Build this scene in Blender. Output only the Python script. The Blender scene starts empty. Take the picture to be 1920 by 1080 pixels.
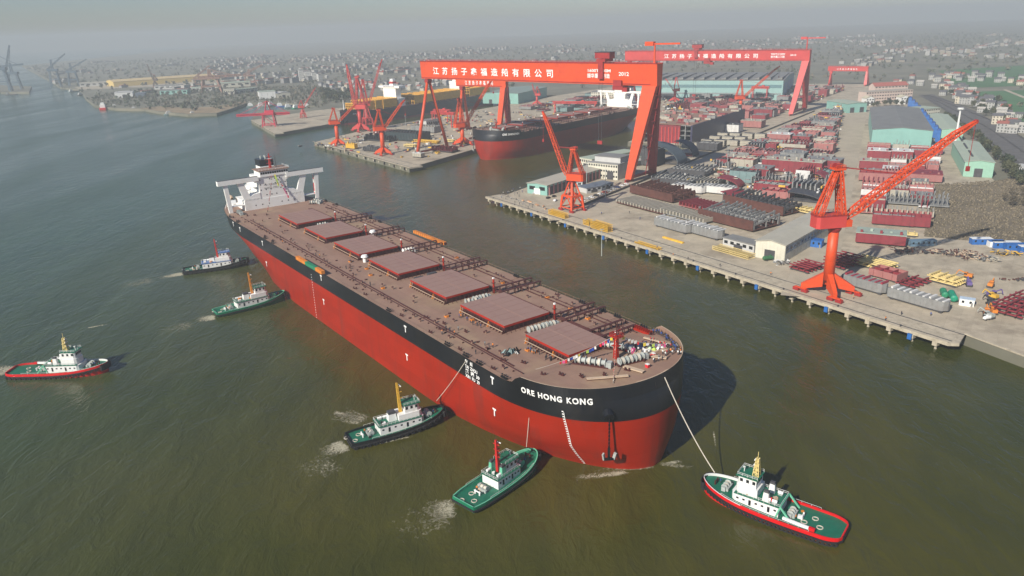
import bpy, math, random
import numpy as np
from mathutils import Vector, Matrix
R = math.radians
rnd = random.Random(7)
scene = bpy.context.scene
COL = scene.collection

# ------------------------------------------------------------------ camera
CF, CP, CR, CH = 1393.4453, 0.3412, -0.0329, 133.1743      # focal (px of 1920), pitch, roll, height
cp_, sp_, cr_, sr_ = math.cos(CP), math.sin(CP), math.cos(CR), math.sin(CR)
right0, up0, fwd = Vector((1, 0, 0)), Vector((0, sp_, cp_)), Vector((0, cp_, -sp_))
cr_v, cu_v = right0 * cr_ + up0 * sr_, right0 * -sr_ + up0 * cr_
cam_d = bpy.data.cameras.new('camera')
cam_d.sensor_width = 36; cam_d.lens = 36 * CF / 1920
cam_d.clip_start = 1; cam_d.clip_end = 60000
cam = bpy.data.objects.new('camera', cam_d); COL.objects.link(cam)
bk = -fwd
cam.matrix_world = Matrix(((cr_v.x, cu_v.x, bk.x, 0), (cr_v.y, cu_v.y, bk.y, 0), (cr_v.z, cu_v.z, bk.z, CH), (0, 0, 0, 1)))
scene.camera = cam

# ------------------------------------------------------------------ sky, sun, exposure
SUN_AZ, SUN_EL = R(50), R(33)                               # shadows fall towards this heading
sun_dir = Vector((-math.cos(SUN_AZ) * math.cos(SUN_EL), -math.sin(SUN_AZ) * math.cos(SUN_EL), math.sin(SUN_EL)))
world = bpy.data.worlds.new('World'); scene.world = world; world.use_nodes = True
wn = world.node_tree.nodes; wl = world.node_tree.links
sky = wn.new('ShaderNodeTexSky'); sky.sky_type = 'NISHITA'; sky.sun_disc = False
sky.sun_elevation = SUN_EL; sky.sun_rotation = math.atan2(sun_dir.x, sun_dir.y)
sky.air_density = 1.0; sky.dust_density = .5; sky.ozone_density = 3.0; sky.altitude = 0
tint = wn.new('ShaderNodeMix'); tint.data_type = 'RGBA'; tint.blend_type = 'MULTIPLY'; tint.inputs[0].default_value = 1; tint.inputs[7].default_value = (.93, .985, 1.15, 1)
wl.new(sky.outputs[0], tint.inputs[6]); wl.new(tint.outputs[2], wn['Background'].inputs[0]); wn['Background'].inputs[1].default_value = 0.058
sun_l = bpy.data.lights.new('sun', 'SUN'); sun_l.energy = 5.0; sun_l.angle = R(0.6); sun_l.color = (1.0, 0.93, 0.82)
sun = bpy.data.objects.new('sun', sun_l); COL.objects.link(sun)
sun.rotation_euler = (-sun_dir).to_track_quat('-Z', 'Y').to_euler()
vs = scene.view_settings
vs.view_transform = 'Standard'; vs.look = 'None'; vs.gamma = 1; vs.exposure = 0.40; vs.use_curve_mapping = False
HAZE_DENSITY = 0.00025
scene.render.engine = 'CYCLES'
scene.cycles.use_denoising = True
scene.cycles.max_bounces = 6; scene.cycles.diffuse_bounces = 2; scene.cycles.glossy_bounces = 2
scene.cycles.transparent_max_bounces = 8; scene.cycles.volume_bounces = 1
scene.cycles.caustics_reflective = False; scene.cycles.caustics_refractive = False

# ------------------------------------------------------------------ survey: sight lines met with a level or an upright plane
def ray(u, v):
    a, b = u - 960, v - 540
    x, y = cr_ * a + sr_ * b, -sr_ * a + cr_ * b
    return right0 * (x / CF) + fwd - up0 * (y / CF)
def at(u, v, z=0.0):
    d = ray(u, v); t = (z - CH) / d.z
    return Vector((d.x * t, d.y * t, z))
def on_plane(u, v, p0, nrm):
    d = ray(u, v); c = Vector((0, 0, CH)); t = (Vector(p0) - c).dot(nrm) / d.dot(nrm)
    return c + d * t
def height_at(P, v):
    """height of the point above ground point P that a sight line at picture row v meets"""
    lo, hi = -20.0, 400.0
    for _ in range(50):
        m = (lo + hi) / 2
        X = Vector((P[0], P[1], m - CH)); k = CF / X.dot(fwd)
        a, b = X.dot(right0) * k, -X.dot(up0) * k
        if 540 + sr_ * a + cr_ * b > v: lo = m
        else: hi = m
    return lo
# dock frame: U runs inland along the docks, V runs along the river to the right
DA = R(54.5)
EU, EV = Vector((math.cos(DA), math.sin(DA), 0)), Vector((math.sin(DA), -math.cos(DA), 0))
D0 = at(910, 368, 5); D0.z = 0
def dk(u, v, z=0.0): return D0 + EU * u + EV * v + Vector((0, 0, z))
def to_dk(P): q = Vector((P[0], P[1], 0)) - D0; return q.dot(EU), q.dot(EV)
QZ = 4.6                                                    # quay level above the river

# ------------------------------------------------------------------ materials
MATS = {}
def new_mat(name):
    m = bpy.data.materials.new(name); m.use_nodes = True
    return m, m.node_tree.nodes, m.node_tree.links, m.node_tree.nodes['Principled BSDF']
def M(name, col=(.5, .5, .5), rough=.6, metal=0.0, var=.18, scale=.35, bump=0.0, dirt=None, dirt_amt=.35, dirt_scale=.12, coord='Object', stretch=None, plates=None):
    if name in MATS: return MATS[name]
    m, n, l, b = new_mat(name)
    tc = n.new('ShaderNodeTexCoord'); mp = n.new('ShaderNodeMapping')
    l.new(tc.outputs[coord], mp.inputs[0])
    if stretch: mp.inputs['Scale'].default_value = stretch
    nz = n.new('ShaderNodeTexNoise'); nz.inputs['Scale'].default_value = scale; nz.inputs['Detail'].default_value = 5; nz.inputs['Roughness'].default_value = .65
    l.new(mp.outputs[0], nz.inputs[0])
    rp = n.new('ShaderNodeValToRGB')
    rp.color_ramp.elements[0].position = .3; rp.color_ramp.elements[1].position = .72
    rp.color_ramp.elements[0].color = tuple(c * (1 - var) for c in col) + (1,)
    rp.color_ramp.elements[1].color = tuple(min(1, c * (1 + var)) for c in col) + (1,)
    l.new(nz.outputs[0], rp.inputs[0]); out = rp.outputs[0]
    if dirt:
        n2 = n.new('ShaderNodeTexNoise'); n2.inputs['Scale'].default_value = dirt_scale; n2.inputs['Detail'].default_value = 7; n2.inputs['Roughness'].default_value = .7
        l.new(mp.outputs[0], n2.inputs[0])
        r2 = n.new('ShaderNodeValToRGB'); r2.color_ramp.elements[0].position = .5; r2.color_ramp.elements[1].position = .68
        r2.color_ramp.elements[0].color = (0, 0, 0, 1); r2.color_ramp.elements[1].color = (dirt_amt,) * 3 + (1,)
        l.new(n2.outputs[0], r2.inputs[0])
        mx = n.new('ShaderNodeMix'); mx.data_type = 'RGBA'
        l.new(r2.outputs[0], mx.inputs[0]); l.new(out, mx.inputs[6]); mx.inputs[7].default_value = tuple(dirt) + (1,)
        out = mx.outputs[2]
    if plates:                                              # welded or cast pieces: (width, height, tone spread, joint darkness, axes, turn)
        pw, ph, spread, joint, axes, turn = plates
        sx = n.new('ShaderNodeSeparateXYZ'); cx = n.new('ShaderNodeCombineXYZ'); mr = n.new('ShaderNodeMapping'); mr.inputs['Rotation'].default_value = (0, 0, turn)
        l.new(tc.outputs[coord], mr.inputs[0]); l.new(mr.outputs[0], sx.inputs[0]); l.new(sx.outputs[axes[0]], cx.inputs[0]); l.new(sx.outputs[axes[1]], cx.inputs[1])
        bt = n.new('ShaderNodeTexBrick'); bt.inputs['Scale'].default_value = 1; bt.inputs['Brick Width'].default_value = pw; bt.inputs['Row Height'].default_value = ph
        bt.inputs['Mortar Size'].default_value = .05; bt.inputs['Mortar Smooth'].default_value = .6; bt.inputs['Bias'].default_value = 0
        bt.inputs['Color1'].default_value = (1 - spread,) * 3 + (1,); bt.inputs['Color2'].default_value = (1 + spread,) * 3 + (1,); bt.inputs['Mortar'].default_value = (joint,) * 3 + (1,)
        l.new(cx.outputs[0], bt.inputs['Vector'])
        mm = n.new('ShaderNodeMix'); mm.data_type = 'RGBA'; mm.blend_type = 'MULTIPLY'; mm.inputs[0].default_value = 1
        l.new(out, mm.inputs[6]); l.new(bt.outputs[0], mm.inputs[7]); out = mm.outputs[2]
    l.new(out, b.inputs['Base Color']); b.inputs['Roughness'].default_value = rough; b.inputs['Metallic'].default_value = metal
    if bump:
        bp = n.new('ShaderNodeBump'); bp.inputs['Strength'].default_value = bump; bp.inputs['Distance'].default_value = .3
        l.new(nz.outputs[0], bp.inputs['Height']); l.new(bp.outputs[0], b.inputs['Normal'])
    MATS[name] = m
    return m

red_hull = M('antifouling_red', (.30, .013, .001), .42, var=.10, scale=.06, dirt=(.19, .022, .012), dirt_amt=.75, dirt_scale=.16, stretch=(1, 1, .18), plates=(14, 3.2, .085, .82, ('X', 'Z'), 0))
black_hull = M('black_hull_paint', (.008, .009, .012), .36, var=.3, scale=.05, dirt=(.022, .02, .018), dirt_amt=.5, stretch=(1, 1, .2), plates=(14, 2.5, .15, 1.5, ('X', 'Z'), 0))
deck_red = M('deck_red_primer', (.265, .162, .118), .75, var=.10, scale=.09, dirt=(.32, .225, .14), dirt_amt=.85, dirt_scale=.035, plates=(12, 3.4, .07, .80, ('X', 'Y'), 0))
hatch_top = M('hatch_top_paint', (.285, .175, .145), .65, var=.05, scale=.05, dirt=(.23, .13, .115), dirt_amt=.6, dirt_scale=.2, stretch=(.15, 1, 1))
hatch_side = M('hatch_side_red', (.33, .014, .004), .5, var=.15, scale=.3)
dark_steel = M('dark_red_steel', (.07, .018, .016), .6, var=.3, scale=.4)
white_paint = M('white_ship_paint', (.82, .82, .79), .45, var=.05, scale=.15, dirt=(.55, .50, .40), dirt_amt=.4, dirt_scale=.15)
mark_white = M('white_marking', (.82, .82, .80), .5, var=.03)
glass_dark = M('dark_glass', (.012, .016, .02), .12, var=.2)
grey_mach = M('grey_machinery', (.36, .39, .37), .5, var=.25, scale=.8)
black_rub = M('black_rubber', (.012, .012, .013), .8, var=.3, scale=1.5)
orange_p = M('orange_paint', (.62, .21, .03), .5, var=.2, scale=.8)
green_p = M('green_tarp', (.02, .22, .11), .55, var=.2, scale=.8)
mast_red = M('mast_red', (.42, .025, .02), .45, var=.15, scale=.5)
plank_b = M('beige_board', (.50, .38, .27), .7, var=.15, scale=.6)
rope_m = M('rope', (.55, .50, .42), .8, var=.1)
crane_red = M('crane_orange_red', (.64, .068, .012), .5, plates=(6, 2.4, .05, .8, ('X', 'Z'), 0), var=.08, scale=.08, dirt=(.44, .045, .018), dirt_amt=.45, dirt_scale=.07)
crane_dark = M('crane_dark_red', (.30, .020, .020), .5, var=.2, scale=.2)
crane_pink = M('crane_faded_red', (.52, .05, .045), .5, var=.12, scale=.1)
deck_green = M('tug_deck_green', (.004, .125, .070), .55, var=.15, scale=.6, dirt=(.03, .10, .07), dirt_amt=.5, dirt_scale=.4)
hull_green = M('tug_hull_green', (.005, .15, .075), .4, var=.15, scale=.4)
rail_green = M('tug_rail_pale_green', (.12, .42, .27), .45, var=.15, scale=.4)
tug_red = M('tug_red', (.58, .006, .008), .38, var=.12, scale=.4)
tug_black = M('tug_black', (.010, .011, .012), .4, var=.3, scale=.4)
tug_white = M('tug_white', (.74, .75, .73), .42, var=.06, scale=.5, dirt=(.45, .38, .28), dirt_amt=.4, dirt_scale=.5)
mast_yel = M('mast_yellow', (.62, .36, .04), .45, var=.12, scale=.7)
mast_cream = M('mast_cream', (.62, .50, .20), .45, var=.12, scale=.7)
blue_p = M('blue_paint', (.02, .12, .38), .5, var=.2, scale=.5)
concrete = M('quay_concrete', (.41, .355, .265), .85, var=.16, scale=.10, dirt=(.20, .165, .12), dirt_amt=.8, dirt_scale=.045, plates=(7, 5, .07, .76, ('X', 'Y'), -DA))
conc_edge = M('quay_edge_concrete', (.42, .37, .28), .85, var=.2, scale=.3, dirt=(.16, .13, .09), dirt_amt=.5, dirt_scale=.5)
yellow_p = M('yellow_steel', (.66, .40, .05), .5, var=.2, scale=.4)
pale_yel = M('pale_yellow_steel', (.66, .52, .22), .55, var=.15, scale=.4)
teal_w = M('teal_cladding', (.22, .42, .37), .55, var=.08, scale=.1, dirt=(.18, .33, .30), dirt_amt=.4, dirt_scale=.08)
grey_roof = M('grey_metal_roof', (.20, .20, .19), .6, var=.12, scale=.08, dirt=(.14, .14, .13), dirt_amt=.5, dirt_scale=.05)
beige_roof = M('beige_metal_roof', (.40, .38, .31), .6, var=.10, scale=.1)
pink_col = M('pink_column', (.50, .20, .20), .6)
blk_maroon = M('block_maroon', (.22, .025, .035), .6, var=.18, scale=.2, dirt=(.14, .035, .04), dirt_amt=.5, dirt_scale=.15)
blk_pink = M('block_faded_red', (.33, .13, .12), .65, var=.15, scale=.2, dirt=(.28, .13, .12), dirt_amt=.5)
blk_grey = M('block_grey', (.22, .225, .22), .65, var=.2, scale=.2, dirt=(.14, .12, .11), dirt_amt=.5)
blk_beige = M('block_primer', (.38, .355, .29), .65, var=.15, scale=.2, dirt=(.25, .2, .16), dirt_amt=.4)
blk_rust = M('block_rust_brown', (.095, .035, .026), .7, var=.3, scale=.2)
blk_dark = M('block_dark_steel', (.055, .055, .06), .6, var=.3, scale=.3)
blk_white = M('block_white', (.60, .60, .58), .6, var=.1, scale=.2, dirt=(.35, .3, .27), dirt_amt=.4)
blk_teal = M('block_teal_grey', (.16, .24, .24), .6, var=.15, scale=.2)
# ------------------------------------------------------------------ mesh helpers
class MB:
    def __init__(s): s.v = []; s.f = []; s.mi = []; s.mats = []
    def _m(s, m):
        if m is None: return 0
        if m not in s.mats: s.mats.append(m)
        return s.mats.index(m)
    def add(s, vs_, fs, m=None):
        k = len(s.v); i = s._m(m)
        s.v += [tuple(p) for p in vs_]; s.f += [tuple(k + j for j in f) for f in fs]; s.mi += [i] * len(fs)
    def box(s, c, size, rz=0.0, m=None):
        x, y, z = size[0] / 2, size[1] / 2, size[2] / 2; ca, sa = math.cos(rz), math.sin(rz)
        P = []
        for dz in (-z, z):
            for dx, dy in ((-x, -y), (x, -y), (x, y), (-x, y)):
                P.append((c[0] + dx * ca - dy * sa, c[1] + dx * sa + dy * ca, c[2] + dz))
        s.add(P, [(3, 2, 1, 0), (4, 5, 6, 7), (0, 1, 5, 4), (1, 2, 6, 5), (2, 3, 7, 6), (3, 0, 4, 7)], m)
    def bb(s, x0, x1, y0, y1, z0, z1, m=None): s.box(((x0 + x1) / 2, (y0 + y1) / 2, (z0 + z1) / 2), (abs(x1 - x0), abs(y1 - y0), abs(z1 - z0)), 0, m)
    def beam(s, p, q, w, h=None, m=None, caps=True):
        p, q = Vector(p), Vector(q); h = h or w; d = q - p
        if d.length < 1e-6: return
        d.normalize(); ref = Vector((0, 0, 1)) if abs(d.z) < .97 else Vector((1, 0, 0))
        a = d.cross(ref).normalized() * (w / 2); b = a.cross(d).normalized() * (h / 2)
        P = [o + x for o in (p, q) for x in (-a - b, a - b, a + b, -a + b)]
        F = [(0, 1, 5, 4), (1, 2, 6, 5), (2, 3, 7, 6), (3, 0, 4, 7)]
        if caps: F += [(3, 2, 1, 0), (4, 5, 6, 7)]
        s.add(P, F, m)
    def taper(s, p, q, w0, h0, w1, h1, xdir=(1, 0, 0), m=None):
        """box between two levels whose section changes from w0 x h0 to w1 x h1 (w along xdir)"""
        p, q = Vector(p), Vector(q); x = Vector(xdir).normalized(); y = Vector((-x.y, x.x, 0))
        P = [p - x * w0 / 2 - y * h0 / 2, p + x * w0 / 2 - y * h0 / 2, p + x * w0 / 2 + y * h0 / 2, p - x * w0 / 2 + y * h0 / 2,
             q - x * w1 / 2 - y * h1 / 2, q + x * w1 / 2 - y * h1 / 2, q + x * w1 / 2 + y * h1 / 2, q - x * w1 / 2 + y * h1 / 2]
        s.add(P, [(3, 2, 1, 0), (4, 5, 6, 7), (0, 1, 5, 4), (1, 2, 6, 5), (2, 3, 7, 6), (3, 0, 4, 7)], m)
    def tube(s, p, q, r, r2=None, n=10, m=None, caps=True):
        p, q = Vector(p), Vector(q); r2 = r if r2 is None else r2; d = (q - p).normalized()
        ref = Vector((0, 0, 1)) if abs(d.z) < .97 else Vector((1, 0, 0))
        a = d.cross(ref).normalized(); b = d.cross(a)
        P = []
        for o, rr in ((p, r), (q, r2)):
            for i in range(n):
                t = 2 * math.pi * i / n; P.append(o + a * math.cos(t) * rr + b * math.sin(t) * rr)
        F = [(i, (i + 1) % n, n + (i + 1) % n, n + i) for i in range(n)]
        if caps: F += [tuple(range(n))[::-1], tuple(range(n, 2 * n))]
        s.add(P, F, m)
    def prism(s, poly, z0, z1, m=None, top=True, bottom=True):
        n = len(poly); P = [(x, y, z0) for x, y in poly] + [(x, y, z1) for x, y in poly]
        F = [(i, (i + 1) % n, n + (i + 1) % n, n + i) for i in range(n)]
        if top: F.append(tuple(range(n, 2 * n)))
        if bottom: F.append(tuple(range(n))[::-1])
        s.add(P, F, m)
    def gable(s, x0, x1, y0, y1, z0, zr, over=.4, th=.3, m=None, axis='x'):
        """two roof slopes with thickness; ridge along axis"""
        if axis == 'x':
            ym = (y0 + y1) / 2
            for ya, yb in ((y0 - over, ym), (y1 + over, ym)):
                P = [(x0 - over, ya, z0), (x1 + over, ya, z0), (x1 + over, yb, zr), (x0 - over, yb, zr)]
                P += [(a, b, c + th) for a, b, c in P]
                s.add(P, [(0, 1, 2, 3), (7, 6, 5, 4), (0, 4, 5, 1), (1, 5, 6, 2), (2, 6, 7, 3), (3, 7, 4, 0)], m)
        else:
            xm = (x0 + x1) / 2
            for xa, xb in ((x0 - over, xm), (x1 + over, xm)):
                P = [(xa, y0 - over, z0), (xa, y1 + over, z0), (xb, y1 + over, zr), (xb, y0 - over, zr)]
                P += [(a, b, c + th) for a, b, c in P]
                s.add(P, [(0, 1, 2, 3), (7, 6, 5, 4), (0, 4, 5, 1), (1, 5, 6, 2), (2, 6, 7, 3), (3, 7, 4, 0)], m)
    def lattice(s, p, q, w0, h0, w1, h1, n, t, m=None, up=(0, 0, 1)):
        """four-chord lattice from p to q, section w x h, n bays, member size t"""
        p, q = Vector(p), Vector(q); d = (q - p).normalized(); a = d.cross(Vector(up)).normalized(); b = a.cross(d)
        C = []
        for i in range(n + 1):
            k = i / n; o = p.lerp(q, k); w = (w0 + (w1 - w0) * k) / 2; h = (h0 + (h1 - h0) * k) / 2
            C.append([o - a * w - b * h, o + a * w - b * h, o + a * w + b * h, o - a * w + b * h])
        for j in range(4): s.beam(C[0][j], C[-1][j], t * 1.3, m=m)
        for i in range(n):
            for j in range(4):
                k = (j + 1) % 4
                s.beam(C[i][j], C[i + 1][k], t * .75, m=m, caps=False) if (i + j) % 2 else s.beam(C[i][k], C[i + 1][j], t * .75, m=m, caps=False)
                s.beam(C[i][j], C[i][k], t * .75, m=m, caps=False)
    def build(s, name, m=None, parent=None, smooth=False, loc=None, rz=0.0, **props):
        me = bpy.data.meshes.new(name); me.from_pydata(s.v, [], s.f)
        if m is not None and m not in s.mats and not s.mats: s.mats = [m]
        for mm in s.mats: me.materials.append(mm)
        if len(s.mats) > 1: me.polygons.foreach_set('material_index', s.mi)
        if smooth: me.polygons.foreach_set('use_smooth', [True] * len(s.f))
        me.update()
        return link(name, me, parent, loc, rz, **props)
def link(name, me, parent=None, loc=None, rz=0.0, **props):
    o = bpy.data.objects.new(name, me); COL.objects.link(o)
    if parent: o.parent = parent
    if loc is not None: o.location = loc
    o.rotation_euler.z = rz
    for k, v in props.items(): o[k] = v
    return o
def tag(o, label, cat, group=None):
    o['label'] = label; o['category'] = cat
    if group: o['group'] = group
    return o
def thing(name, label, cat, loc=(0, 0, 0), rz=0.0, group=None):
    o = link(name, None, None, loc, rz); o.empty_display_size = .5
    return tag(o, label, cat, group)
def stuff(o, label=None, cat=None):
    o['kind'] = 'stuff'
    if label: tag(o, label, cat)
    return o
def structure(o): o['kind'] = 'structure'; return o
CHILD = {}
def index_children():
    CHILD.clear()
    for c in bpy.data.objects:
        if c.parent: CHILD.setdefault(c.parent.name, []).append(c)
def copy_tree(o, parent=None, skip=()):
    c = o.copy(); COL.objects.link(c); c.parent = parent
    for ch in CHILD.get(o.name, []):
        if ch.name.split('.')[0] not in skip: copy_tree(ch, c, skip)
    return c
def text_mesh(txt, size=1.0, bold=0.0, depth=0.0, align='LEFT', gap=1.0):
    """outline of a line of writing as a mesh lying in XY, baseline at y=0"""
    cu = bpy.data.curves.new('writing', 'FONT'); cu.body = txt; cu.size = size; cu.offset = bold; cu.extrude = depth
    cu.resolution_u = 3; cu.space_character = gap; cu.align_x = align
    o = bpy.data.objects.new('writing', cu); COL.objects.link(o)
    dg = bpy.context.evaluated_depsgraph_get(); dg.update()
    me = bpy.data.meshes.new_from_object(o.evaluated_get(dg))
    bpy.data.objects.remove(o); bpy.data.curves.remove(cu)
    return me
def writing(name, txt, parent, origin, xdir, ydir, size, m=None, bold=.03, width=None, align='LEFT', fn=None, gap=1.0):
    me = text_mesh(txt, 1.0, bold, 0.0, align, gap); me.materials.clear(); me.materials.append(m or mark_white)
    xs = [v.co.x for v in me.vertices] or [0]; w = max(xs) - min(xs)
    sx = (width / w) if width else size
    xd, yd, o = Vector(xdir).normalized(), Vector(ydir).normalized(), Vector(origin)
    for v in me.vertices:
        x, y = v.co.x * sx, v.co.y * size
        v.co = fn(x, y) if fn else o + xd * x + yd * y
    me.name = name
    return link(name, me, parent)
def sheet(name, pts, z, m, kind='structure', parent=None, skirt=None):
    b = MB(); n = len(pts)
    P = [(p[0], p[1], z) for p in pts]; F = [tuple(range(n))]
    area = sum(P[i][0] * P[(i + 1) % n][1] - P[(i + 1) % n][0] * P[i][1] for i in range(n))
    if area < 0: P.reverse()
    b.add(P, F, m)
    if skirt is not None:
        Q = P + [(x, y, skirt) for x, y, _ in P]
        b.add(Q, [(i, n + i, n + (i + 1) % n, (i + 1) % n) for i in range(n)], m)
    me = bpy.data.meshes.new(name); me.from_pydata(b.v, [], b.f); me.materials.append(m); me.update()
    o = link(name, me, parent)
    if kind: o['kind'] = kind
    return o
def railing(b, pts, h=1.1, step=2.5, t=.07, m=None, rails=2):
    """posts and rails along a polyline"""
    for p, q in zip(pts[:-1], pts[1:]):
        p, q = Vector(p), Vector(q); n = max(1, int((q - p).length / step))
        for i in range(n + 1):
            o = p.lerp(q, i / n); b.beam(o, o + Vector((0, 0, h)), t, m=m, caps=False)
        for r in range(rails):
            z = Vector((0, 0, h * (r + 1) / rails)); b.beam(p + z, q + z, t, m=m, caps=False)
# ------------------------------------------------------------------ river
def water_material():
    m, n, l, b = new_mat('muddy_river_water')
    tc = n.new('ShaderNodeNewGeometry')
    def noise(scale, detail, stretch=(1, 1, 1), rot=0.0, rough=.55, dist=0.0):
        mp = n.new('ShaderNodeMapping'); mp.inputs['Scale'].default_value = stretch; mp.inputs['Rotation'].default_value = (0, 0, rot)
        l.new(tc.outputs['Position'], mp.inputs[0])
        nz = n.new('ShaderNodeTexNoise'); nz.inputs['Scale'].default_value = scale; nz.inputs['Detail'].default_value = detail
        nz.inputs['Roughness'].default_value = rough; nz.inputs['Distortion'].default_value = dist
        l.new(mp.outputs[0], nz.inputs[0]); return nz.outputs[0]
    big = noise(.006, 4, (1, 1, 1), 0, .5, .6); mid = noise(.045, 5, (1, .35, 1), R(35), .6, 1.0)
    rp = n.new('ShaderNodeValToRGB'); e = rp.color_ramp.elements
    e[0].position = .32; e[0].color = (.036, .045, .007, 1); e[1].position = .68; e[1].color = (.080, .064, .010, 1)
    l.new(big, rp.inputs[0])
    r2 = n.new('ShaderNodeValToRGB'); r2.color_ramp.elements[0].position = .35; r2.color_ramp.elements[0].color = (.82, .85, .86, 1); r2.color_ramp.elements[1].position = .7; r2.color_ramp.elements[1].color = (1.16, 1.14, 1.08, 1)
    l.new(mid, r2.inputs[0])
    sp = n.new('ShaderNodeSeparateXYZ'); l.new(tc.outputs['Position'], sp.inputs[0])      # greener water out in the stream, browner nearer the yard
    mr = n.new('ShaderNodeMapRange'); mr.inputs[1].default_value = -60; mr.inputs[2].default_value = -330; l.new(sp.outputs[0], mr.inputs[0])
    md = n.new('ShaderNodeMath'); md.operation = 'MULTIPLY_ADD'; md.inputs[1].default_value = .5; l.new(big, md.inputs[0]); l.new(mr.outputs[0], md.inputs[2])
    ms = n.new('ShaderNodeMath'); ms.operation = 'SUBTRACT'; ms.use_clamp = True; ms.inputs[1].default_value = .22; l.new(md.outputs[0], ms.inputs[0])
    mt = n.new('ShaderNodeMix'); mt.data_type = 'RGBA'; l.new(ms.outputs[0], mt.inputs[0]); l.new(rp.outputs[0], mt.inputs[6]); mt.inputs[7].default_value = (.034, .068, .036, 1)
    mx = n.new('ShaderNodeMix'); mx.data_type = 'RGBA'; mx.blend_type = 'MULTIPLY'; mx.inputs[0].default_value = 1
    l.new(mt.outputs[2], mx.inputs[6]); l.new(r2.outputs[0], mx.inputs[7]); l.new(mx.outputs[2], b.inputs['Base Color'])
    b.inputs['IOR'].default_value = 1.33; b.inputs['Specular IOR Level'].default_value = .36
    slick = noise(.012, 3, (1, .22, 1), R(48), .5, 1.2)
    rr_ = n.new('ShaderNodeMapRange'); rr_.inputs[1].default_value = .35; rr_.inputs[2].default_value = .65; rr_.inputs[3].default_value = .07; rr_.inputs[4].default_value = .26; l.new(slick, rr_.inputs[0]); l.new(rr_.outputs[0], b.inputs['Roughness'])
    w1 = noise(.16, 4, (1, .45, 1), R(-30), .6, .8); w2 = noise(.7, 3, (1, .55, 1), R(20), .6, .4); w3 = noise(.03, 3, (1, .5, 1), R(-50), .5, .5)
    def bump(h, s, d, prev=None):
        bp = n.new('ShaderNodeBump'); bp.inputs['Strength'].default_value = s; bp.inputs['Distance'].default_value = d
        l.new(h, bp.inputs['Height'])
        if prev: l.new(prev, bp.inputs['Normal'])
        return bp.outputs[0]
    x = bump(w3, .5, 1.4); x = bump(w1, .7, .9, x); x = bump(w2, .6, .28, x)
    l.new(x, b.inputs['Normal'])
    return m
water_m = water_material()
wb = MB(); wb.add([(-6800, -280, 0), (6800, -280, 0), (6800, 8900, 0), (-6800, 8900, 0)], [(0, 1, 2, 3)], water_m)
structure(wb.build('river_water'))

# ------------------------------------------------------------------ land, quays and pavements
land_m = M('far_land_soil', (.16, .155, .115), .95, var=.3, scale=.012, dirt=(.22, .19, .14), dirt_amt=.6, dirt_scale=.006)
scrub_m = M('brown_scrub_soil', (.165, .135, .092), .95, var=.4, scale=.06, dirt=(.095, .080, .052), dirt_amt=.9, dirt_scale=.022, bump=.6)
dirt_m = M('bare_dirt', (.30, .24, .17), .95, var=.2, scale=.06, dirt=(.2, .16, .11), dirt_amt=.6)
crop_m = M('green_crop', (.055, .145, .055), .95, var=.2, scale=.02, stretch=(1, .2, 1))
road_m = M('dock_road_concrete', (.40, .35, .265), .85, var=.12, scale=.08, dirt=(.28, .24, .18), dirt_amt=.6, dirt_scale=.05)
asphalt_m = M('asphalt', (.10, .10, .10), .9, var=.25, scale=.05)
ballast_m = M('railway_ballast', (.105, .10, .098), .95, var=.3, scale=.15)
P2 = lambda v: (v.x, v.y)
qdir = (dk(-133, 336) - dk(0, 0)).normalized(); qin = Vector((-qdir.y, qdir.x, 0))
if qin.dot(EU) < 0: qin = -qin
shore = [dk(-420, 900), dk(-240, 545), dk(-136, 368), dk(-119, 339), dk(-133, 336) + qin * 14, dk(0, 0) + qin * 14 + qdir * 6,
         dk(215, 3), dk(242, 34), dk(298, 60), dk(298, -24), dk(520, -55), dk(520, -150), dk(190, -156), dk(69, -144),
         dk(149, -373), dk(257, -396), dk(760, -400), dk(760, -492), dk(309, -498), dk(181, -488), dk(270, -658)]
shore += [at(u, v, QZ) for u, v in ((482, 207), (560, 205), (596, 199), (520, 191), (462, 193), (430, 205), (406, 212), (352, 214), (298, 209), (271, 204), (217, 203), (178, 197), (163, 186), (150, 168), (112, 163), (96, 152))]
shore += [Vector((-2600, 4200, 0)), Vector((-3200, 8800, 0)), Vector((6700, 8800, 0)), Vector((6700, 300, 0))]
land = sheet('ground', [P2(p) for p in shore], QZ - .25, land_m, skirt=-1.5)
yard = [dk(-119, 339), dk(-133, 336) + qin * 14, dk(0, 0) + qin * 14 + qdir * 6, dk(215, 3), dk(242, 34), dk(298, 60), dk(298, -24), dk(520, -55), dk(520, -150),
        dk(190, -156), dk(69, -144), dk(149, -373), dk(257, -396), dk(760, -400), dk(1050, -380), dk(1120, 60), dk(780, 200), dk(230, 330), dk(120, 300), dk(40, 308), dk(44, 362), dk(30, 700), dk(-240, 545), dk(-136, 368)]
sheet('yard_pavement', [P2(p) for p in yard], QZ - .05, concrete)
sheet('pier_pavement', [P2(dk(*p)) for p in ((309, -498), (181, -488), (270, -658), (400, -670), (760, -560), (760, -492))], QZ - .05, concrete)
sheet('dock_road', [P2(dk(*p)) for p in ((-40, 84), (1080, 92), (1080, 122), (700, 122), (-28, 106))], QZ + .02, road_m)
sheet('yard_lane', [P2(dk(*p)) for p in ((756, 108), (120, 229), (-110, 262), (-104, 284), (118, 247), (738, 142))], QZ + .03, road_m)
sheet('scrub_field', [P2(p) for p in (at(1748, 345, 5), at(1733, 442, 5), at(1925, 460, 5), at(2100, 470, 5), at(2050, 330, 5), at(1925, 322, 5), at(1850, 345, 5))], QZ + .06, scrub_m)
sheet('crop_field', [P2(at(u, v, 5)) for u, v in ((1815, 172), (1925, 168), (1995, 250), (1925, 246), (1875, 222))], QZ + .02, crop_m)
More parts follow.
